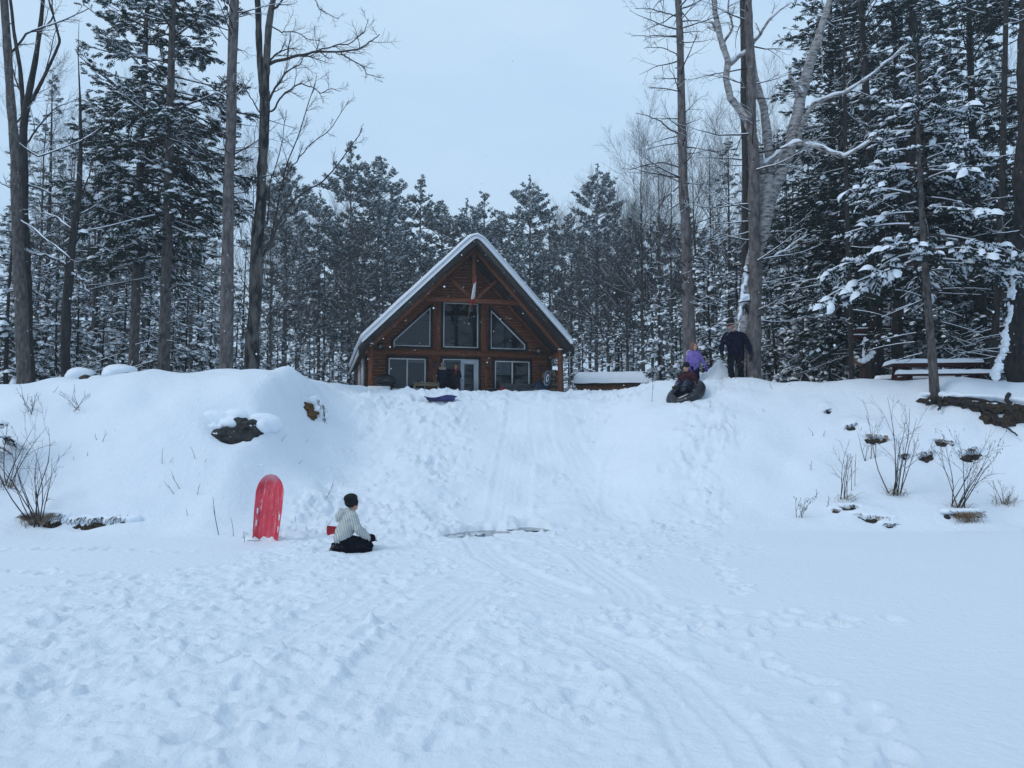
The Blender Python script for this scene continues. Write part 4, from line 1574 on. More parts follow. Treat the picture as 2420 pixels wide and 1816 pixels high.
# --- prototypes
TALL = proto_conifer("spruce_tree", "tall spruce", "tree", BARK_GREY, NEEDLE, seed=11, H=20, cb=0.20, Rmax=2.9, prof=p_spruce, nb=175, pitch=(-6, 30),
                     droop=0.22, tip=0.16, dens=7.2, spray=0.25, snow_p=0.42, heavy=1.35, r0=0.155, dead=26, dead_len=2.4)
TALL2 = proto_conifer("spruce_tree", "tall spruce", "tree", BARK_GREY, NEEDLE, seed=12, H=19, cb=0.24, Rmax=2.7, prof=p_spruce, nb=150, pitch=(-8, 30),
                      droop=0.25, tip=0.16, dens=7.2, spray=0.25, snow_p=0.42, heavy=1.35, r0=0.15, dead=26, dead_len=2.2)
HEML = proto_conifer("hemlock_tree", "dark hemlock", "tree", BARK_DARK, NEEDLE_D, seed=21, H=19, cb=0.10, Rmax=4.0, prof=p_spruce, nb=130, pitch=(0, 25),
                     droop=0.20, tip=0.02, dens=7.5, spray=0.25, snow_p=0.22, heavy=0.9, r0=0.20, dead=22, dead_len=2.2)
HEAVY = proto_conifer("spruce_tree", "young spruce", "tree", BARK_GREY, NEEDLE_D, seed=31, H=8.8, cb=0.36, Rmax=2.2, prof=p_fir, nb=66, pitch=(-4, 25),
                      droop=0.26, tip=0.0, dens=7.0, spray=0.30, snow_p=0.85, heavy=1.9, r0=0.095, dead=18, dead_len=1.3, lean=0.3)
UND = [proto_conifer("young_spruce", "young spruce", "tree", BARK_DARK, NEEDLE, seed=41 + k, H=6.5, cb=0.04, Rmax=1.5, prof=p_fir, nb=64, pitch=(-12, 25),
                     droop=0.30, tip=0.0, dens=7.5, spray=0.34, snow_p=0.72, heavy=1.7, r0=0.07, dead=0) for k in range(2)]
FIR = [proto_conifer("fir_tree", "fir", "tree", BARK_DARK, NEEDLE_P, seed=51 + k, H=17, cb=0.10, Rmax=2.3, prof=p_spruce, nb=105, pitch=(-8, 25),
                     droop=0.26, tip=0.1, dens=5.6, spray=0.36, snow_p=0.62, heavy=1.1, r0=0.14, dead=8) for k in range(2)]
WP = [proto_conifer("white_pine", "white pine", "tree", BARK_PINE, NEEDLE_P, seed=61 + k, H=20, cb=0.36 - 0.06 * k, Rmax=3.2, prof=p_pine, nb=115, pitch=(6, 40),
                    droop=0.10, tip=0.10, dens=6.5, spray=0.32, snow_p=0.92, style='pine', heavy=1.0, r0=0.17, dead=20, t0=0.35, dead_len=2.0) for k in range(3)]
BARE = [bare_proto("bare_tree", "bare tree", "tree", 71 + k, 15, r0=0.13, n1=18 + 2 * k, cb=0.22, spread=(22, 48)) for k in range(3)]

GB = "snow-dusted trees of the forest behind"

# --- the pair of big spruces on the left mound
place(TALL, USED, 312, 25.0, 0.4, 1.0, "tall dark spruce, left of the two big spruces on the left mound")
place(TALL2, USED, 383, 23.5, 2.1, 1.08, "tall dark spruce with pale grey trunk, right of the big spruce pair, left mound")
# --- dark conifers on the right
place(HEML, USED, 2078, 25.0, 0.2, 1.0, "large dark evergreen with a thick black trunk standing left of the picnic table")
place(HEML, USED, 2330, 27.5, 2.6, 1.05, "large dark evergreen behind the picnic table at its right end")
place(HEML, USED, 1985, 31.5, 3.6, 1.1, "dark evergreen well behind the birch and the slim dark trunk")
place(HEML, USED, 2150, 34.0, 5.2, 1.15, "dark evergreen filling the gap behind the leaning young spruce")
place(HEML, USED, 2500, 22.0, 1.2, 0.95, "dark evergreen cut by the right edge of the photo")
place(TALL2, USED, 2200, 30.0, 5.0, 1.0, "tall dark spruce seen behind the leaning snow-laden spruce")
place(TALL, USED, 2010, 31.0, 1.0, 0.95, "tall spruce behind the slim dark trunk and the forked stump")
# --- the snow-laden young spruce on the eroded edge
_hp = hit(2212, 951)
place(HEAVY, USED, 2212, _hp.y + 0.1, 0.8, 1.0, "leaning young spruce with heavy white snow fans, rooted on the eroded bank edge")

def where(px, D):
    for lim, t in ((130, "behind the far left trunk"), (260, "behind the slim leaning trunk on the left"), (450, "behind the two big left spruces"), (575, "behind the third trunk of the left mound"),
                   (665, "behind the mottled maple"), (760, "just right of the mottled maple"), (850, "left of the cabin"), (960, "over the cabin's lower left roof"), (1075, "over the cabin's upper left roof"), (1180, "over the cabin's ridge"),
                   (1280, "over the cabin's upper right roof"), (1390, "over the cabin's right eave"), (1475, "above the low shed"), (1560, "between the shed and the girl"), (1660, "behind the girl's trunk"),
                   (1760, "behind the man"), (1850, "behind the birch"), (1960, "right of the birch"), (2060, "behind the forked stump"), (2150, "behind the thick black trunk"), (2260, "behind the picnic table"), (2350, "behind the table's right end"), (9999, "at the right edge")):
        if px < lim:
            break
    return t + (", near row" if D < 34 else ", second row" if D < 47 else ", third row" if D < 59 else ", fourth row" if D < 71 else ", farthest row")


# --- the forest behind, tree by tree
GP, GS, GU, GD = "white pines of the forest behind", "firs of the forest behind", "snow-laden young spruces under the forest", "bare trees of the forest behind"
LP = "snow-dusted white pine in the forest behind the cabin"
LS = "snow-dusted fir in the forest background"
LU = "snow-laden young spruce low under the tall trees"
LD = "bare leafless tree in the forest background"
rs = random.Random(17)
# skyline pines around the cabin (px of the stem, distance, height scale)
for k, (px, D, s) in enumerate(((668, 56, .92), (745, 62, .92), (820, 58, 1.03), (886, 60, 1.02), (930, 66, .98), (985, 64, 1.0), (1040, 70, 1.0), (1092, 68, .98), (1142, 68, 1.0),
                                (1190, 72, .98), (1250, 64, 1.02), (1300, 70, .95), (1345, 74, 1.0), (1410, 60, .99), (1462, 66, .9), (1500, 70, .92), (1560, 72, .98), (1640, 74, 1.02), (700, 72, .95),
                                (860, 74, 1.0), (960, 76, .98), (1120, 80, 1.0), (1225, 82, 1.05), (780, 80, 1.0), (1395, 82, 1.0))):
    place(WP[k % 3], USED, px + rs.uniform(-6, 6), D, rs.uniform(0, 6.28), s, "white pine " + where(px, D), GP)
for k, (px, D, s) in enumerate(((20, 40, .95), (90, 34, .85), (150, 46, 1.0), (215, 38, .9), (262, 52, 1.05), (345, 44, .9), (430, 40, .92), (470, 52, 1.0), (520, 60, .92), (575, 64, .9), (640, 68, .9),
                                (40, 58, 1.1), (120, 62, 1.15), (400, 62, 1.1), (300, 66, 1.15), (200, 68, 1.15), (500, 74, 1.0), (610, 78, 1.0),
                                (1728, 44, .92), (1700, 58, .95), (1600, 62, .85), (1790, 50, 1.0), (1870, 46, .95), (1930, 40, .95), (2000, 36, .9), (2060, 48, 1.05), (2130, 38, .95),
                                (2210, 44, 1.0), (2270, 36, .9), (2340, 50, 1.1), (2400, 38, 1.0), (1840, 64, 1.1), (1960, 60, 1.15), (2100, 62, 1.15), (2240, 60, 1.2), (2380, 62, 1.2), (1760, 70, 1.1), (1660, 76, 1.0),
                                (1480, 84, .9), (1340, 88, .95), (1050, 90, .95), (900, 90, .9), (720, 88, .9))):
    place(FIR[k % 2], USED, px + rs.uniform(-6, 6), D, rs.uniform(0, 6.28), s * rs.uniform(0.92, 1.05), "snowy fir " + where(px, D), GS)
for k, (px, D, s) in enumerate(((10, 26, 1.0), (60, 29, .8), (128, 27, .62), (180, 30, .72), (240, 28, .6), (285, 31, .8), (345, 29, .66), (405, 28, .55), (440, 32, .75), (500, 31, .6), (560, 34, .62),
                                (95, 33, 1.0), (220, 36, 1.05), (330, 38, 1.1), (460, 40, 1.0), (600, 44, .8), (650, 48, .8), (700, 50, .75), (760, 52, .7), (800, 54, .7),
                                (668, 56, .95), (722, 58, 1.0), (775, 60, .95), (820, 58, .9), (850, 62, 1.0), (690, 66, 1.15), (745, 68, 1.2), (630, 60, 1.1), (590, 54, 1.0), (1345, 60, 1.0), (1400, 58, 1.05), (1425, 64, 1.2), (1465, 60, 1.1), (1520, 64, 1.2), (1575, 56, 1.1), (1372, 50, .82), (1440, 52, .75), (1475, 48, .9), (1500, 56, .9), (1560, 36, .8), (1610, 40, .85), (1680, 27, .78), (1665, 34, .95), (1740, 33, .9), (1830, 32, .85), (1900, 31, .75),
                                (1965, 30, .62), (2035, 31, .7), (2120, 28, .6), (2170, 27, .62), (2225, 29, .72), (2290, 28, .68), (2360, 30, .8), (2410, 27, .75), (1870, 38, 1.1), (2000, 40, 1.1), (2150, 40, 1.15), (2300, 40, 1.15), (1780, 40, 1.0))):
    place(UND[k % 2], USED, px + rs.uniform(-6, 6), D, rs.uniform(0, 6.28), s * rs.uniform(0.92, 1.1), "low snowy young spruce " + where(px, D), GU)
for k, (px, D, s) in enumerate(((75, 31, .8), (140, 36, .8), (205, 33, .7), (265, 42, .85), (330, 36, .9), (420, 46, 1.0), (450, 35, .85), (590, 40, .85), (640, 46, .85), (700, 54, .85), (760, 56, .9), (840, 52, .85),
                                (905, 56, .9), (1330, 58, .9), (1370, 56, .95), (1440, 52, .95), (1480, 46, .82), (1520, 48, 1.12), (1560, 44, .95), (1590, 50, 1.1), (1650, 42, .95), (1690, 36, .8), (1740, 38, .85), (1820, 36, .9),
                                (1890, 42, 1.0), (2040, 34, .9), (2160, 36, .95), (2310, 33, .9), (2395, 34, .95), (1460, 66, 1.15), (1545, 62, 1.2), (670, 62, 1.1), (800, 66, 1.15), (1300, 66, 1.15))):
    place(BARE[k % 3], USED, px + rs.uniform(-6, 6), D, rs.uniform(0, 6.28), s, "bare leafless tree " + where(px, D), GD)


# ------------------------------------------------------------------ single foreground trees
def px_line(pts, D, dd=0.0, rs_=None):
    """pixel polyline at distance D; the branch comes forward or goes back by dd metres"""
    n = len(pts)
    return np.array([at(p[0], p[1], D + dd * i / max(1, n - 1)) for i, p in enumerate(pts)])


def resample(P, Rr, n):
    d = np.concatenate([[0], np.cumsum(np.linalg.norm(np.diff(P, axis=0), axis=1))])
    s = np.linspace(0, d[-1], n)
    return np.stack([np.interp(s, d, P[:, k]) for k in range(3)], 1), np.interp(s, d, Rr)


def fore_tree(name, label, D, stems, limbs, bark, twig_seed, twig_n=(4, 7), maxl=3, limb_snow=0.8, twig_len=1.0, twigs=True, side_snow=False, base_snow=True, twig_mat=None, snow_bare=0.0, knots=0):
    base_p = px_line([stems[0][0][0][:2]], D)[0]
    z0 = float(gz(base_p[0], D))
    root = thing(name, label, "tree", (base_p[0], D, z0))
    rng = np.random.default_rng(twig_seed)
    pm = D / FPX
    gl = G()
    for si, (pts, dd) in enumerate(stems):
        gt = G()
        P = px_line([p[:2] for p in pts], D, dd)
        Rr = np.array([p[2] for p in pts]) * pm
        if si == 0:
            P = np.vstack([[P[0][0], P[0][1], z0 - 0.4], P])
            Rr = np.concatenate([[Rr[0] * 1.25], Rr])
        Pn, Rn = resample(P, Rr, max(16, len(P) * 6))
        w = rng.normal(0, 1, (len(Pn), 3))
        for _ in range(3):
            w[1:-1] = (w[:-2] + w[1:-1] + w[2:]) / 3
        Pn[1:-1] += w[1:-1] * Rn[1:-1, None] * 0.22
        gt.tubes(Pn, Rn * (1 + 0.05 * rng.normal(0, 1, len(Rn))), 14)
        if knots:
            for q in range(knots):
                i = rng.integers(3, len(Pn) - 2)
                a = rng.uniform(0, 6.28)
                dv = np.array([math.cos(a), math.sin(a), rng.uniform(-0.2, 0.3)])
                gt.tubes(np.array([Pn[i] + dv * Rn[i] * 0.6, Pn[i] + dv * (Rn[i] + rng.uniform(0.03, 0.12))]), np.array([0.022, 0.012]), 5)
        gt.build('trunk' if si == 0 else 'stem', bark, root, world=True)
    out = []
    for (pts, r0, r1, dd, nt, tl) in limbs:
        P = px_line(pts, D, dd)
        Rr = np.linspace(r0, r1, len(P)) * pm
        Pn, Rn = resample(P, Rr, max(9, len(P) * 4))
        w = rng.normal(0, 1, (len(Pn), 3))
        w[1:-1] = (w[:-2] + w[1:-1] + w[2:]) / 3
        Pn[1:-1] += w[1:-1] * 0.03
        lo = G().tubes(Pn, Rn, 8).build('limb', twig_mat or bark, root, world=True)
        if limb_snow:
            sl = np.abs(np.gradient(Pn[:, 2])) / (np.linalg.norm(np.gradient(Pn, axis=0), axis=1) + 1e-9)
            k = np.clip((0.93 - sl) / 0.3, 0.05, 1)
            gs = G()
            lump = 1 + 0.25 * np.sin(np.arange(len(Pn)) * 1.3 + r0)
            gs.tubes(Pn + np.array([0, 0, 1.0]) * (Rn * 0.75 * k + 0.004)[:, None] * limb_snow, (Rn * 0.95 * k + 0.006 * k) * limb_snow * lump, 7)
            gs.v = [q_ - np.array(root.location) for q_ in gs.v]
            gs.build('limb_snow', SNOW_T, lo)
        if nt:
            sprout(rng, Pn, Rn, tl, 1, out, maxl, (nt, nt), (25, 62), 0.35, 0.16, 0.005, 0.15, lf=(0.5, 1.0))
    if out:
        gs = G()
        lay(out, gl, gs if snow_bare > 0 else None, 0, 0.75, sides=(6, 5, 4, 3), plus=0.003, prob=snow_bare, rng=rng)
        tag(gl.build("twigs", twig_mat or bark, root, world=True), kind="stuff")
        if gs.n:
            tag(gs.build("twig_snow", SNOW_T, root, world=True), kind="stuff")
    return root


def dead_branches(root, D, trunk, seed, n, zr, Lr, pitch, twigs=4, snow=0.4, green=0):
    """dry side branches up a trunk given as pixel points"""
    rng = np.random.default_rng(seed)
    P = px_line([p[:2] for p in trunk], D)
    Rr = np.array([p[2] for p in trunk]) * D / FPX
    out = []
    for k in range(n):
        f = zr[0] + (zr[1] - zr[0]) * rng.random()
        d = np.linspace(0, 1, len(P))
        b = np.array([np.interp(f, d, P[:, q]) for q in range(3)])
        r = np.interp(f, d, Rr)
        a = rng.uniform(0, 6.28)
        pt = math.radians(rng.uniform(*pitch))
        dv = np.array([math.cos(a) * math.cos(pt), math.sin(a) * math.cos(pt), math.sin(pt)])
        L = rng.uniform(*Lr)
        grow(rng, b + dv * r * 0.7, dv, L, 0.010 + 0.008 * L, 1, out, 3, (twigs - 1, twigs + 1), (25, 60), 0.3, 0.03, 0.004, 0.25)
    g, gs = G(), G()
    lay(out, g, gs, 0, 0.7, sides=(6, 5, 4, 3), plus=0.003, th=0.7, prob=snow, rng=rng)
    tag(g.build("dead_branches", TWIG, root, world=True, smooth=False), kind="stuff")
    if gs.n:
        tag(gs.build("branch_snow", SNOW_T, root, world=True), kind="stuff")


c5 = lambda L: [tuple([q[0] * 0.542, q[1] * 0.542] + list(q[2:])) for q in L]
c6 = lambda L: [tuple([450 + q[0] * 0.2711, q[1] * 0.2711] + list(q[2:])) for q in L]
cR = lambda L: [tuple([1450 + q[0] * 0.5422, q[1] * 0.5422] + list(q[2:])) for q in L]

# far left: pale grey trunk with a dark forked companion
T1 = [(57, 912, 15.5), (49, 656, 13), (38, 437, 11), (22, 164, 9.5), (11, 0, 9), (-4, -260, 6)]
r1 = fore_tree("maple_tree", "pale grey trunk at the far left edge, flecked with snow", 20.5, [(T1, 0)], [
    ([(20, 140), (60, 80), (130, 60), (210, 20)], 3, 1.2, 1.0, 7, 0.8), ([(45, 520), (100, 560), (165, 610)], 2.4, 1, -0.5, 5, 0.7), ([(33, 330), (90, 370), (200, 330), (300, 250)], 2.6, 0.8, 0.6, 7, 0.9),
    ([(30, 300), (75, 250), (120, 130), (140, 60)], 2.2, 0.8, 0.6, 6, 0.8), ([(40, 450), (0, 430), (-40, 380)], 2, 1, 0, 4, 0.7)], BARK_GREY, 5, twig_mat=TWIG, snow_bare=0.35, knots=10)
T2 = c5([(126, 1660, 12), (112, 1100, 11), (105, 900, 10), (100, 640, 9), (118, 450, 8), (150, 280, 6.5), (180, 100, 5), (188, 0, 4.5), (195, -200, 3)])
fore_tree("cherry_tree", "dark forked bare tree just right of the far left trunk", 23.0, [(T2, 0), (c5([(105, 520, 6), (88, 300, 5), (62, 150, 4), (45, 0, 3.4), (30, -160, 2)]), 0.5),
          (c5([(140, 440, 4.5), (205, 310, 3.6), (262, 180, 3), (240, 95, 2.4), (215, 10, 2), (200, -120, 1)]), -0.6)],
          [(c5([(118, 450), (60, 330), (20, 190)]), 2.4, 1, 0.5, 7, 1.0), (c5([(170, 160), (230, 70), (235, -60)]), 2.2, 1, -0.3, 7, 0.9), (c5([(105, 640), (170, 560), (240, 470), (330, 440)]), 2.4, 0.8, 0.5, 7, 1.0),
           (c5([(110, 800), (200, 830), (290, 900), (330, 1010)]), 2.4, 1, 0.4, 6, 0.8)], BARK_DARK, 6, twig_mat=TWIG, snow_bare=0.4)
T3 = c5([(285, 1650, 11), (290, 1350, 10.5), (300, 1150, 9.5), (330, 950, 8), (345, 850, 7), (352, 600, 4.5), (348, 400, 2.2), (340, 230, 1.0), (345, 90, 0.4)])
fore_tree("cherry_tree", "slim dark leaning trunk between the far left trunks and the big spruces", 21.5, [(T3, 0)],
          [(c5([(302, 1165), (260, 1140), (200, 1115), (140, 1110)]), 4.5, 2, -0.6, 5, 0.9), (c5([(305, 1190), (345, 1220), (390, 1275)]), 3.6, 1.5, -0.5, 4, 0.6), (c5([(318, 1010), (260, 960), (200, 930), (150, 850)]), 3, 1, 0.5, 6, 0.9),
           (c5([(340, 880), (380, 800), (400, 700)]), 2.6, 1, 0, 5, 0.7), (c5([(330, 950), (410, 910), (470, 860)]), 2.6, 0.8, 0.4, 6, 0.8)], BARK_DARK, 8, twig_mat=TWIG, snow_bare=0.6)
# tall straight trunk left of the maple
T4 = [(534, 880, 16), (538, 650, 14.5), (542, 434, 12.5), (548, 200, 11.6), (553, 0, 10.8), (560, -280, 8)]
r4 = fore_tree("pine_tree", "tall straight grey-brown trunk with short dead branches, third trunk on the left mound", 22.0, [(T4, 0)], [], BARK_PINE, 9, knots=34)
dead_branches(r4, 22.0, T4, 4, 46, (0.36, 0.99), (0.6, 1.9), (-5, 38), 4, 0.25)
# mottled maple with long limbs to the right
T5 = c5([(1095, 1625, 17.5), (1103, 1450, 15.5), (1112, 1300, 14), (1128, 1000, 13), (1140, 800, 12), (1150, 550, 11.8), (1156, 400, 11.6)])
T5r = c5([(1156, 420, 9), (1163, 250, 8.5), (1172, 120, 8), (1190, 0, 7), (1215, -200, 4)])
T5l = c5([(1150, 430, 8.5), (1132, 280, 8), (1124, 0, 7), (1120, -220, 4)])
fore_tree("maple_tree", "mottled dark maple trunk with long bare limbs reaching right over the cabin", 22.5, [(T5, 0), (T5r, 0), (T5l, 0.2)], [
    (c6([(690, 560), (800, 520), (900, 490), (1080, 450), (1310, 455), (1480, 420), (1590, 350), (1650, 300)]), 4.2, 0.8, -2.2, 11, 1.15),
    (c6([(1310, 455), (1380, 515), (1480, 565), (1560, 650), (1690, 680)]), 1.9, 0.6, -0.6, 8, 0.6),
    (c6([(1100, 450), (1250, 400), (1400, 380), (1500, 290), (1548, 165)]), 2.0, 0.6, -0.4, 9, 0.7),
    (c6([(690, 540), (740, 480), (830, 425), (940, 430)]), 2.6, 0.9, 0.6, 7, 0.9),
    (c6([(670, 900), (720, 800), (790, 700), (830, 640), (930, 580), (990, 490)]), 3.2, 0.9, -1.0, 9, 0.9),
    (c6([(690, 975), (760, 890), (820, 820), (900, 760), (965, 722), (1060, 760), (1140, 805), (1240, 775), (1315, 795)]), 2.4, 0.6, -0.8, 10, 0.7),
    (c6([(705, 230), (800, 290), (900, 280), (1060, 340), (1160, 370)]), 1.8, 0.6, 0.7, 9, 0.8),
    (c6([(700, 100), (780, 40), (830, -60)]), 3.0, 1.6, -0.5, 6, 0.9),
    (c6([(1060, -20), (1150, 100), (1230, 140), (1300, 165)]), 1.2, 0.6, 0.0, 6, 0.5),
    (c5([(1145, 1115), (1185, 1040), (1230, 930), (1290, 870), (1400, 800), (1500, 690), (1580, 560)]), 3.6, 0.8, -2.0, 10, 0.8),
    (c5([(1180, 1050), (1205, 920), (1235, 780), (1290, 610), (1350, 430), (1380, 330)]), 2.6, 0.7, 0.8, 12, 1.0),
    (c5([(1215, 840), (1265, 740), (1340, 650), (1440, 570), (1520, 440)]), 1.8, 0.6, -0.8, 9, 0.7),
    (c5([(1165, 980), (1180, 800), (1230, 620), (1250, 480)]), 2.0, 0.6, 0.6, 9, 0.9),
    (c5([(1140, 500), (1090, 420), (1050, 330)]), 1.8, 0.7, -0.4, 6, 0.7)],
    BARK_MAPLE, 12, twig_mat=TWIG, limb_snow=0.35, maxl=3)

# right: tall straight trunk with dead branches
T6 = [(1630, 880, 16), (1627, 766, 14.5), (1621, 600, 12.5), (1614, 438, 11.2), (1608, 200, 9.4), (1603, 0, 8), (1598, -260, 5)]
r6 = fore_tree("pine_tree", "tall straight trunk behind the girl with long dry dead branches", 22.6, [(T6, 0)], [
    ([(1612, 395), (1560, 385), (1500, 398), (1470, 400)], 1.8, 0.6, -0.4, 5, 0.4), ([(1610, 320), (1560, 290), (1530, 272), (1502, 268)], 2.0, 0.7, 0.3, 5, 0.4), ([(1605, 215), (1570, 210), (1530, 206)], 1.6, 0.6, 0, 4, 0.4),
    ([(1604, 130), (1560, 112), (1522, 115)], 1.4, 0.6, 0, 4, 0.4), ([(1602, 88), (1540, 85), (1492, 86)], 1.6, 0.6, 0.2, 4, 0.5), ([(1602, 40), (1540, 22), (1500, 20)], 1.6, 0.6, 0.2, 5, 0.5)], BARK_PINE, 15, limb_snow=0.4, twig_mat=TWIG, knots=40)
dead_branches(r6, 22.6, T6, 14, 62, (0.22, 0.97), (0.7, 1.9), (-10, 22), 4, 0.2)
# spruce trunk beside the man
T7 = [(1781, 900, 18), (1784, 780, 16.5), (1783, 650, 15), (1780, 434, 13), (1773, 163, 10.8), (1767, 0, 9.8), (1760, -260, 6)]
r7 = fore_tree("spruce_tree", "tall straight grey trunk directly right of the man in navy", 21.9, [(T7, 0)], [], BARK_PINE, 16, knots=40)
dead_branches(r7, 21.9, T7, 24, 52, (0.16, 0.98), (0.6, 2.2), (-14, 16), 4, 0.6)
# dark trunk behind
T8 = [(1760, 800, 9), (1762, 540, 9.5), (1760, 250, 9), (1758, 0, 8), (1757, -150, 6)]
fore_tree("pine_tree", "thin black trunk seen just behind the left side of the birch", 28.5, [(T8, 0)], [], BARK_DARK, 18)
# the birch
B0 = cR([(545, 1660, 20), (560, 1500, 21), (575, 1350, 20), (605, 1180, 19), (640, 1000, 19), (662, 880, 19), (672, 760, 17)])
BL = cR([(650, 790, 11), (625, 640, 10.5), (580, 520, 10), (510, 430, 8.5), (490, 340, 8), (500, 270, 7.5), (465, 160, 7), (442, 60, 6.5), (440, -60, 5.5), (430, -180, 4)])
BM = cR([(680, 760, 11), (672, 580, 10.5), (645, 440, 10), (615, 340, 9), (602, 255, 7.5)])
BRs = cR([(672, 900, 17), (715, 790, 16), (765, 660, 15), (800, 480, 13.5), (845, 300, 12.5), (900, 130, 9), (935, 20, 7), (975, -140, 4)])
fore_tree("birch_tree", "crooked silver birch with forked stems and snow-covered limbs beside the man", 22.2, [(B0, 0), (BL, -0.5), (BM, 0.3), (BRs, 0.5)], [
    (cR([(655, 725), (700, 690), (750, 645), (800, 622), (850, 632), (930, 655), (1015, 682), (1080, 640), (1160, 595), (1250, 555)]), 7.5, 2.2, -1.6, 7, 0.8),
    (cR([(803, 622), (815, 570), (840, 505), (875, 450), (950, 425), (1030, 390), (1110, 345), (1180, 280), (1240, 230), (1300, 180)]), 6, 1.2, -1.2, 8, 0.8),
    (cR([(500, 285), (530, 260), (580, 225), (640, 150), (680, 85), (730, 45), (775, 10)]), 6, 1.2, -0.6, 6, 0.7),
    (cR([(505, 425), (545, 470), (590, 520)]), 6, 5, -0.45, 0, 0),
    (cR([(820, 410), (775, 350), (770, 295)]), 6.5, 4, -0.3, 0, 0),
    (cR([(905, 120), (905, 200), (912, 290), (915, 360)]), 1.8, 1.0, -0.3, 3, 0.4),
    (cR([(465, 160), (440, 120), (415, 100)]), 3.5, 2, -0.2, 3, 0.5),
    (cR([(480, 190), (520, 120), (500, 30), (490, -60)]), 3.5, 1.5, 0.3, 6, 0.8),
    (cR([(690, 690), (720, 600), (770, 560), (840, 540)]), 1.6, 0.7, 0.4, 5, 0.6),
    (cR([(650, 980), (700, 900), (740, 860)]), 2.4, 1.2, -0.3, 4, 0.5),
    (cR([(675, 1150), (720, 1110), (790, 1060), (840, 1030)]), 3.0, 1, -0.4, 5, 0.6)],
    BARK_BIRCH, 20, twig_mat=BARK_BIRCH, limb_snow=1.0, snow_bare=0.5)
# dark thick trunks on the right
T9 = [(2440, 960, 46), (2420, 900, 36), (2412, 840, 31), (2418, 720, 30), (2424, 500, 27), (2428, 200, 24), (2430, -200, 18)]
r9 = fore_tree("pine_tree", "thick dark trunk with snow-plastered root flare at the right edge", 18.3, [(T9, 0)], [], BARK_DARK, 30)
dead_branches(r9, 18.3, T9, 33, 26, (0.25, 0.9), (0.6, 1.7), (-15, 15), 4, 0.7)
T10 = [(2128, 890, 14), (2120, 780, 13), (2135, 640, 13), (2150, 400, 12), (2160, 100, 10), (2165, -150, 8)]
fore_tree("pine_tree", "dark leaning trunk right behind the thick black trunk by the picnic table", 24.0, [(T10, 0)], [], BARK_DARK, 31, knots=20)
T11 = [(2012, 900, 6), (2010, 780, 6), (2004, 560, 5.5), (1998, 330, 5), (1995, 150, 3), (1990, -60, 1.5)]
r11 = fore_tree("spruce_tree", "slim dark trunk left of the snow-filled forked stump", 22.0, [(T11, 0)], [], BARK_DARK, 32)
dead_branches(r11, 22.0, T11, 41, 26, (0.2, 0.95), (0.4, 1.5), (-20, 12), 4, 0.6)
T12 = [(2345, 880, 8), (2350, 780, 8), (2362, 640, 8), (2370, 400, 7), (2376, 100, 6), (2380, -150, 4)]
fore_tree("cherry_tree", "slim black crooked trunk between the picnic table and the right edge trunk", 20.5, [(T12, 0)], [([(2350, 740), (2370, 690), (2395, 650)], 3, 1.5, -0.3, 4, 0.5)], BARK_DARK, 33)

# ------------------------------------------------------------------ people
def blob(name, prims, mat, parent, voxel=0.016, smooth=2, fold=0.0, ffreq=14.0, flat=None):
    """a union of capsules ('c', p0, r0, p1, r1) and ellipsoids ('e', centre, radii[, rotation]) fused into ONE skin"""
    g = G()
    for p in prims:
        if p[0] == 'c':
            g.capsule(p[1], p[2], p[3], p[4], 12)
        else:
            g.ball(p[1], p[2], 14, 9, p[3] if len(p) > 3 else None)
    me = g.mesh(name, mat)
    o = bpy.data.objects.new(name, me)
    COL.objects.link(o)
    m = o.modifiers.new("fuse", 'REMESH')
    m.mode = 'VOXEL'
    m.voxel_size = voxel
    m.use_smooth_shade = True
    if smooth:
        s = o.modifiers.new("relax", 'SMOOTH')
        s.factor = 0.5
        s.iterations = smooth
    dg = bpy.context.evaluated_depsgraph_get()
    me2 = bpy.data.meshes.new_from_object(o.evaluated_get(dg))
    o.modifiers.clear()
    o.data = me2
    me2.name = name
    if not me2.materials:
        me2.materials.append(mat)
    n = len(me2.vertices)
    if fold > 0:
        co = np.zeros(n * 3, np.float32)
        no = np.zeros(n * 3, np.float32)
        me2.vertices.foreach_get("co", co)
        me2.vertices.foreach_get("normal", no)
        co, no = co.reshape(-1, 3), no.reshape(-1, 3)
        d = np.array([mnoise.noise((c[0] * ffreq, c[1] * ffreq, c[2] * ffreq * 1.6)) + 0.5 * mnoise.noise((c[0] * ffreq * 2.3 + 5, c[1] * ffreq * 2.3, c[2] * ffreq * 3)) for c in co.tolist()])
        co = co + no * (d * fold)[:, None]
        me2.vertices.foreach_set("co", co.astype(np.float32).ravel())
    me2.polygons.foreach_set("use_smooth", np.ones(len(me2.polygons), bool))
    me2.update()
    if parent is not None:
        o.parent = parent
    return o


def v3(*a):
    return np.array(a, float)


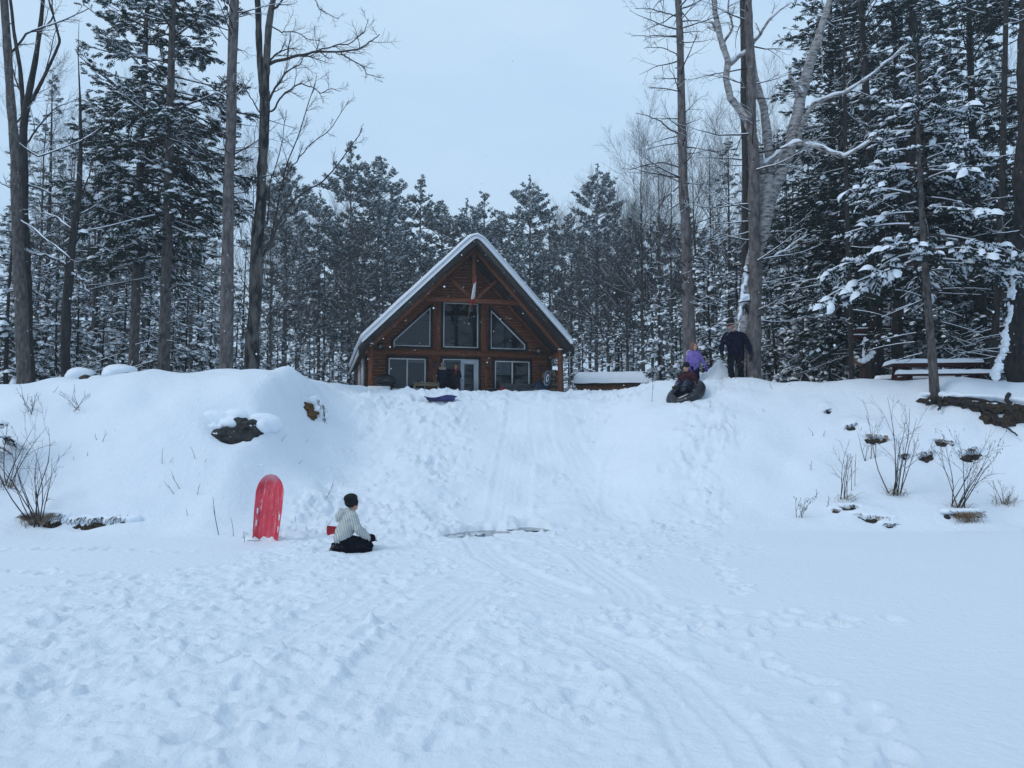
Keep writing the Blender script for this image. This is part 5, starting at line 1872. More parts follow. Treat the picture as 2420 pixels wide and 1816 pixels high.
def hand_prims(w, d, n, k=1.0, curl=0.5, side=1):
    """palm and five separate fingers; d = pointing direction, n = back-of-hand normal, thumb towards side"""
    d = np.array(d, float)
    d /= np.linalg.norm(d)
    n = np.array(n, float)
    n -= d * n.dot(d)
    n /= np.linalg.norm(n)
    s = np.cross(d, n) * side
    w = np.array(w, float)
    P = []
    for q in (-0.028, -0.010, 0.010, 0.028):
        P.append(('c', w + s * q * 0.7 * k, 0.017 * k, w + (d * 0.085 + s * q) * k, 0.014 * k))
    for q, l in ((0.030, 0.070), (0.010, 0.080), (-0.011, 0.074), (-0.031, 0.056)):
        a = w + (d * 0.088 + s * q) * k
        b = a + (d * 0.55 * l - n * l * 0.45 * curl) * k
        c = b + (d * 0.5 * l * (1 - curl) - n * l * 0.6 * curl - d * 0.1 * l * curl) * k
        P += [('c', a, 0.0095 * k, b, 0.009 * k), ('c', b, 0.009 * k, c, 0.0078 * k)]
    a = w + (d * 0.025 + s * 0.030) * k
    b = a + (d * 0.030 + s * 0.026 - n * 0.012) * k
    c = b + (d * 0.030 + s * 0.004 - n * 0.014) * k
    P += [('c', a, 0.012 * k, b, 0.011 * k), ('c', b, 0.011 * k, c, 0.009 * k)]
    return P


def head_prims(c, M, k=1.0):
    """skull, jaw, nose, ears and brow; the face looks along -Y of M"""
    c = np.array(c, float)
    A = np.array(M.to_3x3())

    def w(x, y, z):
        return c + A @ (np.array([x, y, z]) * k)
    return [('e', w(0, 0.012, 0.025), (0.075 * k, 0.092 * k, 0.095 * k), M), ('e', w(0, -0.018, -0.045), (0.058 * k, 0.066 * k, 0.062 * k), M),
            ('e', w(0, -0.066, -0.085), (0.024 * k, 0.018 * k, 0.018 * k), M), ('c', w(0, -0.086, 0.008), 0.008 * k, w(0, -0.104, -0.026), 0.013 * k),
            ('e', w(0.078, 0.015, -0.01), (0.010 * k, 0.018 * k, 0.030 * k), M), ('e', w(-0.078, 0.015, -0.01), (0.010 * k, 0.018 * k, 0.030 * k), M),
            ('e', w(0.032, -0.070, -0.028), (0.022 * k, 0.016 * k, 0.020 * k), M), ('e', w(-0.032, -0.070, -0.028), (0.022 * k, 0.016 * k, 0.020 * k), M)]


def face_parts(c, M, k, root, open_mouth=False, brow=True):
    c = np.array(c, float)
    A = np.array(M.to_3x3())

    def w(x, y, z):
        return c + A @ (np.array([x, y, z]) * k)
    for s in (-1, 1):
        G().ball(w(s * 0.031, -0.079, 0.008), (0.013 * k, 0.008 * k, 0.009 * k), 8, 6, M).build("eye", EYEM, root)
        if brow:
            G().tubes([w(s * 0.016, -0.092, 0.026), w(s * 0.034, -0.088, 0.031), w(s * 0.050, -0.076, 0.025)], [0.003 * k, 0.005 * k, 0.003 * k], 5).build("eyebrow", HAIRM, root)
    if open_mouth:
        G().ball(w(0, -0.083, -0.056), (0.016 * k, 0.008 * k, 0.015 * k), 10, 6, M).build("mouth", MOUTHM, root)
    else:
        G().tubes([w(-0.022, -0.078, -0.055), w(0, -0.087, -0.056), w(0.022, -0.078, -0.055)], [0.003 * k, 0.0055 * k, 0.003 * k], 5).build("mouth", MOUTHM, root)


SKIN = noisy("skin", (0.42, 0.22, 0.17), (0.52, 0.29, 0.23), 12, 0.5)
EYEM = noisy("eye_dark", (0.02, 0.015, 0.012), (0.05, 0.035, 0.03), 10, 0.2)
MOUTHM = noisy("lips", (0.25, 0.06, 0.06), (0.32, 0.09, 0.08), 10, 0.5)
HAIRM = noisy("brown_hair", (0.10, 0.05, 0.03), (0.22, 0.12, 0.07), 30, 0.6, (1, 1, 0.15))
NAVY = add_flecks(noisy("navy_cloth", (0.003, 0.004, 0.013), (0.008, 0.009, 0.028), 10, 0.9, spec=0.1, bump=0.01, bscale=40), 60, 0.735)
BLK = add_flecks(noisy("black_cloth", (0.003, 0.004, 0.008), (0.008, 0.009, 0.015), 10, 0.9, spec=0.1, bump=0.01, bscale=40), 50, 0.72)
BLKP = noisy("black_knit", (0.005, 0.005, 0.009), (0.016, 0.016, 0.022), 40, 0.95, bump=0.006, bscale=80)
BURG = add_flecks(noisy("burgundy_cloth", (0.010, 0.005, 0.010), (0.055, 0.008, 0.016), 5, 0.8, bump=0.01, bscale=40), 60, 0.735)
PURP = noisy("purple_cloth", (0.13, 0.085, 0.31), (0.21, 0.15, 0.44), 6, 0.7, bump=0.01, bscale=30)
PURPD = noisy("dark_purple_cloth", (0.05, 0.035, 0.20), (0.09, 0.06, 0.30), 6, 0.7)
GLOVE = noisy("black_glove", (0.006, 0.006, 0.008), (0.016, 0.016, 0.018), 20, 0.7)
BOOT = add_flecks(noisy("black_boot", (0.005, 0.005, 0.006), (0.014, 0.014, 0.015), 14, 0.6), 30, 0.66)
DENIM = add_flecks(noisy("slate_snow_pants", (0.010, 0.016, 0.035), (0.030, 0.042, 0.075), 12, 0.8, bump=0.01, bscale=30), 30, 0.66)


def striped():
    m, t, b = mat_new("striped_jacket")
    tc = t.nodes.new("ShaderNodeTexCoord")
    mp = t.nodes.new("ShaderNodeMapping")
    mp.inputs["Rotation"].default_value = (R(12), 0, 0)
    t.links.new(tc.outputs["Object"], mp.inputs["Vector"])
    w = t.nodes.new("ShaderNodeTexWave")
    w.wave_type = 'BANDS'
    w.bands_direction = 'Y'
    w.inputs["Scale"].default_value = 9.5
    w.inputs["Distortion"].default_value = 1.2
    w.inputs["Detail"].default_value = 1.0
    w.inputs["Detail Scale"].default_value = 0.6
    t.links.new(mp.outputs[0], w.inputs["Vector"])
    r = t.nodes.new("ShaderNodeValToRGB")
    r.color_ramp.elements[0].position = 0.16
    r.color_ramp.elements[0].color = (0.30, 0.32, 0.325, 1)
    r.color_ramp.elements[1].position = 0.40
    r.color_ramp.elements[1].color = (0.46, 0.485, 0.46, 1)
    t.links.new(w.outputs["Fac"], r.inputs["Fac"])
    t.links.new(r.outputs[0], b.inputs["Base Color"])
    b.inputs["Roughness"].default_value = 0.8
    return m


STRIPE = striped()


def limb(j, a, b, c, ra, rb, rc):
    return [('c', j[a], ra, j[b], rb), ('c', j[b], rb, j[c], rc)]


def build_person(label, loc, rz, j, k, wear, head_rot, gloves=True, group=None, open_mouth=False, hands=None, face=True, vox=0.016, curl=0.5):
    """j: joints in the person's frame (faces -Y); k: head/hand size factor; wear: materials"""
    root = thing("person", label, "person", loc, rz, group)
    J = {n: v3(*p) for n, p in j.items()}
    HM_ = Euler(head_rot).to_matrix()
    q = wear.get("bulk", 1.0)
    # body: one continuous skin
    B = [('c', J['pelvis'], 0.10 * q, J['chest'], 0.11 * q), ('c', J['chest'], 0.10 * q, J['neck'], 0.055 * k), ('c', J['neck'], 0.052 * k, J['head'], 0.05 * k)]
    for s in 'LR':
        B += [('c', J['chest'], 0.07 * q, J['sh' + s], 0.05 * q)] + limb(J, 'sh' + s, 'el' + s, 'wr' + s, 0.045 * q, 0.036 * q, 0.027 * k)
        B += [('c', J['pelvis'], 0.09 * q, J['hip' + s], 0.08 * q)] + limb(J, 'hip' + s, 'kn' + s, 'an' + s, 0.075 * q, 0.052 * q, 0.038 * q) + [('c', J['an' + s], 0.036 * q, J['to' + s], 0.03 * q)]
    B += head_prims(J['head'], HM_, k)
    if not gloves:
        for s in 'LR':
            hd = J['ha' + s] - J['wr' + s]
            B += hand_prims(J['wr' + s], hd, (0.2, 0.3, 1.0) if abs(hd[2]) < np.linalg.norm(hd) * 0.8 else ((1 if s == 'L' else -1), 0.2, 0), k, curl, 1 if s == 'L' else -1)
    blob("body", B, SKIN, root, 0.016 if vox < 0.02 else 0.024, 1)
    # jacket
    jk = wear['jacket']
    hem = wear.get('hem', 0.10)
    sp = J['chest'] - J['pelvis']
    hemp = J['pelvis'] - sp / np.linalg.norm(sp) * hem
    sx = J['shL'] - J['shR']
    hx = J['hipL'] - J['hipR']
    P = []
    for f in (-0.34, 0, 0.34):
        P.append(('c', hemp + hx * f * 1.15, 0.115 * q, J['pelvis'] + hx * f * 1.25, 0.125 * q))
        P.append(('c', J['pelvis'] + hx * f * 1.25, 0.125 * q, J['chest'] + sx * f * 0.75, 0.125 * q))
    P.append(('c', J['shL'] - sx * 0.12, 0.085 * q, J['shR'] + sx * 0.12, 0.085 * q))
    P.append(('c', J['chest'], 0.12 * q, J['neck'] * 0.8 + J['chest'] * 0.2, 0.075 * k))
    for s in 'LR':
        P += limb(J, 'sh' + s, 'el' + s, 'wr' + s, 0.075 * q, 0.062 * q, 0.048 * q)
    P += wear.get('extra', [])
    blob("jacket", P, jk, root, vox, 2, wear.get('fold', 0.016), 11)
    # trousers
    P = []
    for s in 'LR':
        P += [('c', J['pelvis'], 0.115 * q, J['hip' + s], 0.10 * q)] + limb(J, 'hip' + s, 'kn' + s, 'an' + s, 0.105 * q, 0.080 * q, 0.068 * q)
    blob("trousers", P, wear['pants'], root, vox, 2, 0.015, 13)
    for s in 'LR':
        d = J['to' + s] - J['an' + s]
        bp = [('c', J['an' + s], 0.062 * q, J['an' + s] + d * 0.35, 0.055 * q), ('c', J['an' + s] + d * 0.2, 0.052 * q, J['to' + s], 0.045 * q)]
        kn = J['kn' + s] - J['an' + s]
        bp.append(('c', J['an' + s], 0.066 * q, J['an' + s] + kn / np.linalg.norm(kn) * 0.10 * k, 0.070 * q))
        blob("boot", bp, wear.get('boots', BOOT), root, vox, 1)
    if gloves:
        for s in 'LR':
            hd = J['ha' + s] - J['wr' + s]
            P = [('c', J['wr' + s] - hd * 0.25, 0.042 * q, J['wr' + s], 0.036 * k)]
            P += hand_prims(J['wr' + s], hd, ((1 if s == 'L' else -1), 0.25, 0.1), k * 1.25, curl, -1 if s == 'L' else 1)
            blob("glove", P, wear.get('gloves', GLOVE), root, 0.008 if vox < 0.02 else 0.012, 1)
    if face:
        face_parts(J['head'], HM_, k, root, open_mouth)
    return root, J, HM_


def hat(root, c, M, k, mat, puff=1.0, low=0.0, name="hat"):
    c = np.array(c, float)
    A = np.array(M.to_3x3())

    def w(x, y, z):
        return c + A @ (np.array([x, y, z]) * k)
    P = [('e', w(0, 0.018, 0.062 - low), (0.094 * k, 0.106 * k, 0.082 * k), M), ('e', w(0, 0.026, 0.09), (0.082 * k * puff, 0.096 * k * puff, 0.064 * k * puff), M)]
    # turned-up brim
    o = blob(name, P, mat, root, 0.010 * max(1, k), 1)
    return o


# --- child kneeling at the edge of the ice
kp = hit(818, 1301)
kid = dict(pelvis=(0, 0.06, 0.26), chest=(0, -0.045, 0.50), neck=(0, -0.075, 0.625), head=(0, -0.085, 0.735),
           shL=(0.135, -0.06, 0.565), elL=(0.205, -0.17, 0.375), wrL=(0.115, -0.335, 0.235), haL=(0.075, -0.47, 0.215),
           shR=(-0.135, -0.06, 0.565), elR=(-0.205, -0.15, 0.375), wrR=(-0.125, -0.315, 0.225), haR=(-0.085, -0.45, 0.20),
           hipL=(0.085, 0.04, 0.21), knL=(0.115, -0.34, 0.10), anL=(0.10, 0.15, 0.10), toL=(0.10, 0.235, -0.03),
           hipR=(-0.085, 0.04, 0.21), knR=(-0.135, -0.30, 0.09), anR=(-0.12, 0.18, 0.10), toR=(-0.125, 0.27, -0.04))
hood = [('e', (0, 0.075, 0.60), (0.125, 0.075, 0.075)), ('c', (-0.085, -0.01, 0.64), 0.045, (0.085, -0.01, 0.64), 0.045), ('e', (0, 0.13, 0.55), (0.09, 0.05, 0.07)), ('e', (0, 0.10, 0.655), (0.10, 0.035, 0.03))]
kroot, kJ, kM = build_person("child in a pale striped jacket and black hat kneeling in the snow", kp - Vector((0, 0, 0.05)), R(108), kid, 0.95,
                             dict(jacket=STRIPE, pants=BLK, bulk=1.02, hem=0.03, extra=hood, fold=0.016), (R(-6), 0, R(28)), gloves=False, curl=0.25)
hat(kroot, kJ['head'], kM, 1.04, BLKP, 1.14, 0.03)
g = []
for s, x in (('L', 1), ('R', -1)):                      # dark cuffs below the sleeves
    a, b = kJ['wr' + s], kJ['ha' + s]
    g.append(blob("cuff", [('c', a * 1.15 - b * 0.15, 0.044, a * 0.45 + b * 0.55, 0.040)], BLK, kroot, 0.010, 1, 0.004, 20))
blob("pocket_flap", [('c', (-0.185, 0.02, 0.36), 0.012, (-0.17, 0.08, 0.30), 0.012)], STRIPE, kroot, 0.008, 1)

# --- the man in navy on the bank top
mp_ = grd(6.36, 21.9)
man = dict(pelvis=(0.02, 0.06, 0.90), chest=(-0.02, -0.04, 1.26), neck=(-0.05, -0.11, 1.46), head=(-0.09, -0.18, 1.60),
           shL=(0.20, -0.01, 1.36), elL=(0.35, 0.03, 1.09), wrL=(0.40, -0.04, 0.84), haL=(0.41, -0.07, 0.73),
           shR=(-0.23, -0.07, 1.36), elR=(-0.34, -0.10, 1.08), wrR=(-0.32, -0.22, 0.84), haR=(-0.30, -0.25, 0.73),
           hipL=(0.10, 0.06, 0.86), knL=(0.13, -0.02, 0.46), anL=(0.12, 0.10, 0.07), toL=(0.13, -0.08, 0.03),
           hipR=(-0.10, 0.06, 0.86), knR=(-0.12, -0.15, 0.48), anR=(-0.08, -0.06, 0.09), toR=(-0.10, -0.25, 0.05))
mroot, mJ, mM = build_person("man in a navy coat, sunglasses and striped dark hat standing on the bank top", mp_ - Vector((0, 0, 0.06)), R(-22), man, 1.16,
                             dict(jacket=NAVY, pants=BLK, bulk=1.05, hem=0.16, extra=[('c', (-0.08, -0.05, 1.42), 0.05, (0.05, -0.05, 1.42), 0.05)]), (R(10), 0, R(-32)))
mroot.scale = (1.07, 1.07, 1.07)
hat(mroot, mJ['head'], mM, 1.2, BLKP, 1.0)
A = np.array(mM.to_3x3())
hw_ = lambda x, y, z: mJ['head'] + A @ (np.array([x, y, z]) * 1.2)
for dz, nm, mt in ((0.030, "hat_stripe", noisy("orange_stripe", (0.40, 0.12, 0.08), (0.5, 0.18, 0.12), 9, 0.8)), (0.048, "hat_stripe", noisy("white_stripe", (0.5, 0.5, 0.52), (0.6, 0.6, 0.62), 9, 0.8))):
    g = G()
    pts = [hw_(0.097 * math.cos(a), 0.018 + 0.109 * math.sin(a), dz) for a in np.linspace(0, 2 * math.pi, 29)]
    g.tubes(np.array(pts), np.full(29, 0.0065), 5)
    g.build(nm, mt, mroot)
g = G()
for s in (-1, 1):
    g.ball(hw_(s * 0.032, -0.088, 0.008), (0.030, 0.012, 0.021), 10, 6, mM)
g.tubes([hw_(-0.082, 0.0, 0.012), hw_(-0.062, -0.075, 0.012), hw_(0, -0.10, 0.014), hw_(0.062, -0.075, 0.012), hw_(0.082, 0.0, 0.012)], [0.005] * 5, 5)
g.build("sunglasses", noisy("sunglass_lens", (0.004, 0.004, 0.005), (0.008, 0.008, 0.01), 4, 0.1, spec=0.6), mroot)
blob("beard", [('e', hw_(0, -0.052, -0.075), (0.052, 0.048, 0.036), mM), ('e', hw_(0.045, -0.02, -0.05), (0.02, 0.04, 0.036), mM), ('e', hw_(-0.045, -0.02, -0.05), (0.02, 0.04, 0.036), mM)],
     noisy("grey_beard", (0.14, 0.12, 0.12), (0.30, 0.27, 0.26), 40, 0.9), mroot, 0.010, 1, 0.004, 40)

# --- the girl in purple
gp = grd((1642 - CX) / FPX * 21.6, 21.6)
girl = dict(pelvis=(0, 0.02, 0.70), chest=(0, -0.02, 0.98), neck=(0, -0.03, 1.10), head=(0.01, -0.04, 1.205),
            shL=(0.135, -0.01, 1.045), elL=(0.245, 0.0, 0.85), wrL=(0.33, -0.03, 0.67), haL=(0.36, -0.04, 0.59),
            shR=(-0.135, -0.01, 1.045), elR=(-0.19, 0.0, 0.82), wrR=(-0.17, -0.10, 0.64), haR=(-0.15, -0.13, 0.55),
            hipL=(0.075, 0.02, 0.66), knL=(0.085, -0.02, 0.36), anL=(0.085, 0.03, 0.06), toL=(0.09, -0.11, 0.03),
            hipR=(-0.075, 0.02, 0.66), knR=(-0.085, -0.03, 0.36), anR=(-0.085, 0.03, 0.06), toR=(-0.09, -0.11, 0.03))
groot, gJ, gM = build_person("girl in a purple jacket with long brown hair, mouth open, behind the tube", gp - Vector((0, 0, 0.22)), R(8), girl, 0.93,
                             dict(jacket=PURP, pants=NAVY, bulk=0.84, hem=0.10, gloves=PURPD), (0, 0, R(14)), open_mouth=True)
A = np.array(gM.to_3x3())
hg = lambda x, y, z: gJ['head'] + A @ (np.array([x, y, z]) * 0.93)
HP = [('e', hg(0, 0.035, 0.050), (0.088, 0.092, 0.085), gM)]
for s in (-1, 1):
    HP += [('c', hg(s * 0.062, -0.015, 0.065), 0.034, hg(s * 0.082, 0.0, -0.03), 0.030), ('c', hg(s * 0.082, 0.0, -0.03), 0.030, hg(s * 0.090, -0.01, -0.16), 0.028), ('c', hg(s * 0.05, 0.07, 0.0), 0.045, hg(s * 0.06, 0.07, -0.17), 0.035)]
HP += [('c', hg(0, 0.08, 0.0), 0.05, hg(0, 0.085, -0.18), 0.045)]
blob("hair", HP, HAIRM, groot, 0.011, 1, 0.008, 26)
blob("hood", [('e', (-0.10, 0.07, 1.06), (0.075, 0.05, 0.075)), ('e', (-0.155, 0.04, 1.01), (0.05, 0.05, 0.06))], noisy("white_fleece", (0.5, 0.52, 0.55), (0.62, 0.64, 0.66), 20, 0.95), groot, 0.012, 1, 0.006, 30)

# --- inner tube and the child riding it
tp = hit(1622, 946)
tube = thing("snow_tube", "black inflated snow tube tilted on the slope under the seated child", "snow tube", tp + Vector((0.04, 0.22, 0.16)))
tube.rotation_euler = (R(26), R(-33), R(0))
RUB = add_flecks(noisy("black_rubber", (0.004, 0.006, 0.009), (0.011, 0.014, 0.018), 5, 0.4, spec=0.4), 22, 0.68)
g = G()
nM, nm = 56, 18
V, Q = [], []
for a in range(nM):
    th = 2 * math.pi * a / nM
    for b in range(nm):
        ph = 2 * math.pi * b / nm
        rr = 0.36 + 0.155 * math.cos(ph) + 0.003 * math.cos(th * 14)
        V.append((1.06 * rr * math.cos(th), 0.98 * rr * math.sin(th), 0.15 * math.sin(ph)))
        Q.append((a * nm + b, ((a + 1) % nM) * nm + b, ((a + 1) % nM) * nm + (b + 1) % nm, a * nm + (b + 1) % nm))
g.add(V, None, Q)
g.build("inflated_ring", RUB, tube)
for s in (-1, 1):
    g = G().tubes([(s * 0.30, -0.16, 0.14), (s * 0.33, -0.10, 0.19), (s * 0.33, 0.04, 0.19), (s * 0.30, 0.10, 0.14)], [0.012] * 4, 6)
    g.build("handle", GREY, tube)
G().tubes([(-0.30, -0.20, 0.135), (-0.22, -0.26, 0.15), (-0.12, -0.30, 0.15), (-0.03, -0.31, 0.145)], [0.012] * 4, 6).build("tow_strap", VINYL, tube)
rider = dict(pelvis=(0, 0.12, 0.14), chest=(0, 0.06, 0.43), neck=(0, 0.02, 0.555), head=(0, -0.015, 0.665),
             shL=(0.15, 0.05, 0.49), elL=(0.245, 0.04, 0.29), wrL=(0.27, -0.09, 0.13), haL=(0.28, -0.17, 0.08),
             shR=(-0.15, 0.05, 0.49), elR=(-0.245, 0.03, 0.29), wrR=(-0.27, -0.12, 0.13), haR=(-0.28, -0.20, 0.08),
             hipL=(0.085, 0.06, 0.13), knL=(0.12, -0.22, 0.27), anL=(0.10, -0.43, 0.08), toL=(0.11, -0.52, 0.13),
             hipR=(-0.085, 0.06, 0.13), knR=(-0.12, -0.24, 0.26), anR=(-0.10, -0.45, 0.07), toR=(-0.11, -0.54, 0.12))
rroot, rJ, rM = build_person("child in a dark red jacket and black hat sitting on the black snow tube", tube.location + Vector((0.03, 0.03, 0.03)), R(-38), rider, 0.93,
                             dict(jacket=BURG, pants=DENIM, bulk=0.92, hem=0.02, extra=[('c', (-0.08, 0.05, 0.53), 0.045, (0.08, 0.05, 0.53), 0.045)]), (R(4), 0, R(-6)))
hat(rroot, rJ['head'], rM, 0.98, BLKP, 1.04, 0.014)

# --- two people on the porch
TAUPE = noisy("fur_trim", (0.22, 0.18, 0.13), (0.42, 0.36, 0.28), 40, 0.95)
MUST = noisy("mustard_knit", (0.30, 0.15, 0.035), (0.42, 0.22, 0.06), 40, 0.95)
PATT = noisy("patterned_knit", (0.10, 0.10, 0.12), (0.42, 0.42, 0.45), 28, 0.95)
SCARF = noisy("red_scarf", (0.22, 0.01, 0.03), (0.34, 0.02, 0.05), 20, 0.9)
stand = lambda: dict(pelvis=(0, 0.02, 0.90), chest=(0, -0.01, 1.24), neck=(0, -0.02, 1.42), head=(0, -0.03, 1.545),
                     shL=(0.18, 0, 1.33), elL=(0.25, 0, 1.06), wrL=(0.24, -0.10, 0.84), haL=(0.23, -0.14, 0.74),
                     shR=(-0.18, 0, 1.33), elR=(-0.25, 0, 1.06), wrR=(-0.24, -0.10, 0.84), haR=(-0.23, -0.14, 0.74),
                     hipL=(0.09, 0.02, 0.86), knL=(0.10, -0.02, 0.46), anL=(0.10, 0.04, 0.07), toL=(0.10, -0.12, 0.03),
                     hipR=(-0.09, 0.02, 0.86), knR=(-0.10, -0.02, 0.46), anR=(-0.10, 0.04, 0.07), toR=(-0.10, -0.12, 0.03))
a = stand()
a.update(elR=(-0.40, -0.10, 1.22), wrR=(-0.52, -0.22, 1.36), haR=(-0.55, -0.26, 1.46))
aroot, aJ, aM = build_person("person on the porch seen from behind in a dark fur-trimmed coat", hw(-1.13, -1.15, 0.06), HR + R(165), a, 1.0, dict(jacket=NAVY, pants=BLK, bulk=1.08, hem=0.26), (0, 0, R(-10)), vox=0.024)
hat(aroot, aJ['head'], aM, 1.1, PATT, 1.12)
blob("fur_hood", [('c', (-0.15, 0.03, 1.44), 0.055, (0.15, 0.03, 1.44), 0.055), ('c', (-0.13, 0.08, 1.40), 0.07, (0.13, 0.08, 1.40), 0.07)], TAUPE, aroot, 0.02, 1, 0.012, 40)
b = stand()
b.update(elL=(0.26, 0.0, 1.08), wrL=(0.20, -0.14, 0.92), haL=(0.12, -0.20, 0.90), elR=(-0.28, -0.06, 1.12), wrR=(-0.34, -0.24, 1.22), haR=(-0.36, -0.30, 1.30))
broot, bJ, bM = build_person("person on the porch in a mustard hat, red scarf and black coat by the door", hw(-0.42, -1.0), HR + R(-25), b, 1.0, dict(jacket=BLK, pants=BLK, bulk=1.08, hem=0.24), (R(4), 0, R(-15)), vox=0.024)
hat(broot, bJ['head'], bM, 1.08, MUST, 1.05)
blob("scarf", [('c', (-0.07, -0.05, 1.42), 0.06, (0.07, -0.05, 1.42), 0.06), ('c', (0.02, -0.13, 1.40), 0.045, (0.04, -0.16, 1.22), 0.04)], SCARF, broot, 0.02, 1)

# ------------------------------------------------------------------ sleds, shovel
def sled_red():
    p = hit(628, 1276)
    root = thing("red_sled", "red plastic toboggan stuck upright in the snow, scuffed with frost", "sled", p - Vector((0, 0, 0.05)), R(-4))
    root.rotation_euler = (R(-9), R(0.5), R(-6))
    m = noisy("red_sled_plastic", (0.56, 0.035, 0.06), (0.72, 0.065, 0.10), 3, 0.42, coat=0.2)
    # frost scuffs: stretched streaks and crumbs with a shape of their own
    t = m.node_tree
    b = t.nodes["Principled BSDF"]
    src = b.inputs["Base Color"].links[0].from_socket
    tc = t.nodes.new("ShaderNodeTexCoord")
    mp = t.nodes.new("ShaderNodeMapping")
    mp.inputs["Scale"].default_value = (26, 26, 4.5)
    t.links.new(tc.outputs["Object"], mp.inputs["Vector"])
    n = t.nodes.new("ShaderNodeTexNoise")
    n.inputs["Scale"].default_value = 1.0
    n.inputs["Detail"].default_value = 6
    n.inputs["Roughness"].default_value = 0.75
    t.links.new(mp.outputs[0], n.inputs["Vector"])
    r = t.nodes.new("ShaderNodeValToRGB")
    r.color_ramp.elements[0].position = 0.56
    r.color_ramp.elements[0].color = (0, 0, 0, 1)
    r.color_ramp.elements[1].position = 0.68
    r.color_ramp.elements[1].color = (0.85, 0.85, 0.85, 1)
    t.links.new(n.outputs["Fac"], r.inputs["Fac"])
    mx = t.nodes.new("ShaderNodeMix")
    mx.data_type = 'RGBA'
    t.links.new(r.outputs[0], mx.inputs["Factor"])
    t.links.new(src, mx.inputs["A"])
    mx.inputs["B"].default_value = (0.72, 0.55, 0.60, 1)
    t.links.new(mx.outputs["Result"], b.inputs["Base Color"])
    # hoarfrost clinging to the curled nose, with a ragged lower edge
    sx = t.nodes.new("ShaderNodeSeparateXYZ")
    t.links.new(tc.outputs["Object"], sx.inputs[0])
    nz = t.nodes.new("ShaderNodeTexNoise")
    nz.inputs["Scale"].default_value = 9.0
    nz.inputs["Detail"].default_value = 5.0
    t.links.new(tc.outputs["Object"], nz.inputs["Vector"])
    ma = t.nodes.new("ShaderNodeMath")
    ma.operation = 'MULTIPLY_ADD'
    t.links.new(nz.outputs["Fac"], ma.inputs[0])
    ma.inputs[1].default_value = 0.22
    t.links.new(sx.outputs["Z"], ma.inputs[2])
    mr = t.nodes.new("ShaderNodeMapRange")
    mr.inputs["From Min"].default_value = 1.10
    mr.inputs["From Max"].default_value = 1.22
    mr.inputs["To Max"].default_value = 0.62
    t.links.new(ma.outputs[0], mr.inputs["Value"])
    mx2 = t.nodes.new("ShaderNodeMix")
    mx2.data_type = 'RGBA'
    t.links.new(mr.outputs[0], mx2.inputs["Factor"])
    t.links.new(mx.outputs["Result"], mx2.inputs["A"])
    mx2.inputs["B"].default_value = (0.66, 0.50, 0.56, 1)
    t.links.new(mx2.outputs["Result"], b.inputs["Base Color"])
    H, W = 1.14, 0.245
    nu, nv = 40, 64

    def half(v):
        """half width at height v (0..1): straight sides, round top"""
        if v < 0.70:
            return W * (0.90 + 0.10 * min(1, v / 0.45))
        k = (v - 0.70) / 0.30
        return W * math.sqrt(max(0.0, 1 - k * k)) * (1 - 0.02 * k) + 0.002
    V = []
    for j in range(nv + 1):
        v = j / nv
        h = half(v)
        for i in range(nu + 1):
            u = -1 + 2 * i / nu
            au = abs(u)
            edge = min((1 - au) * h, max(0.0, (1 - v) * H * 0.9))
            rim = 1 - min(1, edge / 0.028)
            y = -0.035 * rim ** 1.5                      # raised lip all round
            wall = min(1, max(0, (edge - 0.028) / 0.03))
            y += 0.035 * wall                            # recessed deck
            if wall >= 1:
                for gx_ in (-0.55, -0.2, 0.2, 0.55):     # long runner channels
                    y -= 0.014 * math.exp(-(((u * h / W) - gx_) / 0.07) ** 2) * min(1, max(0, (0.86 - v) / 0.06))
            y -= 0.10 * max(0, v - 0.78) ** 2 * 4        # nose curls forward
            V.append((u * h, y, v * H))
    Q = [[j * (nu + 1) + i, j * (nu + 1) + i + 1, (j + 1) * (nu + 1) + i + 1, (j + 1) * (nu + 1) + i] for j in range(nv) for i in range(nu)]
    o = G().add(V, None, Q).build("shell", m, root)
    md = o.modifiers.new("thickness", 'SOLIDIFY')
    md.thickness = 0.008
    md.offset = 1
    for s in (-1, 1):
        for zz in (0.22, 0.42):
            G().box((s * 0.196, -0.001, zz + (0.1 if s < 0 else 0)), (0.022, 0.012, 0.10)).build("hand_slot", SNOW_T, root, smooth=False)
    g = G()
    pts = [(-0.10, -0.03, 0.09), (-0.06, -0.10, 0.03), (-0.12, -0.16, 0.02), (-0.18, -0.14, 0.03), (-0.24, -0.18, 0.02)]
    g.tubes(np.array(pts), np.full(5, 0.006), 6)
    g.build("rope", noisy("sled_rope", (0.12, 0.08, 0.06), (0.25, 0.18, 0.14), 30, 0.9), root)


sled_red()


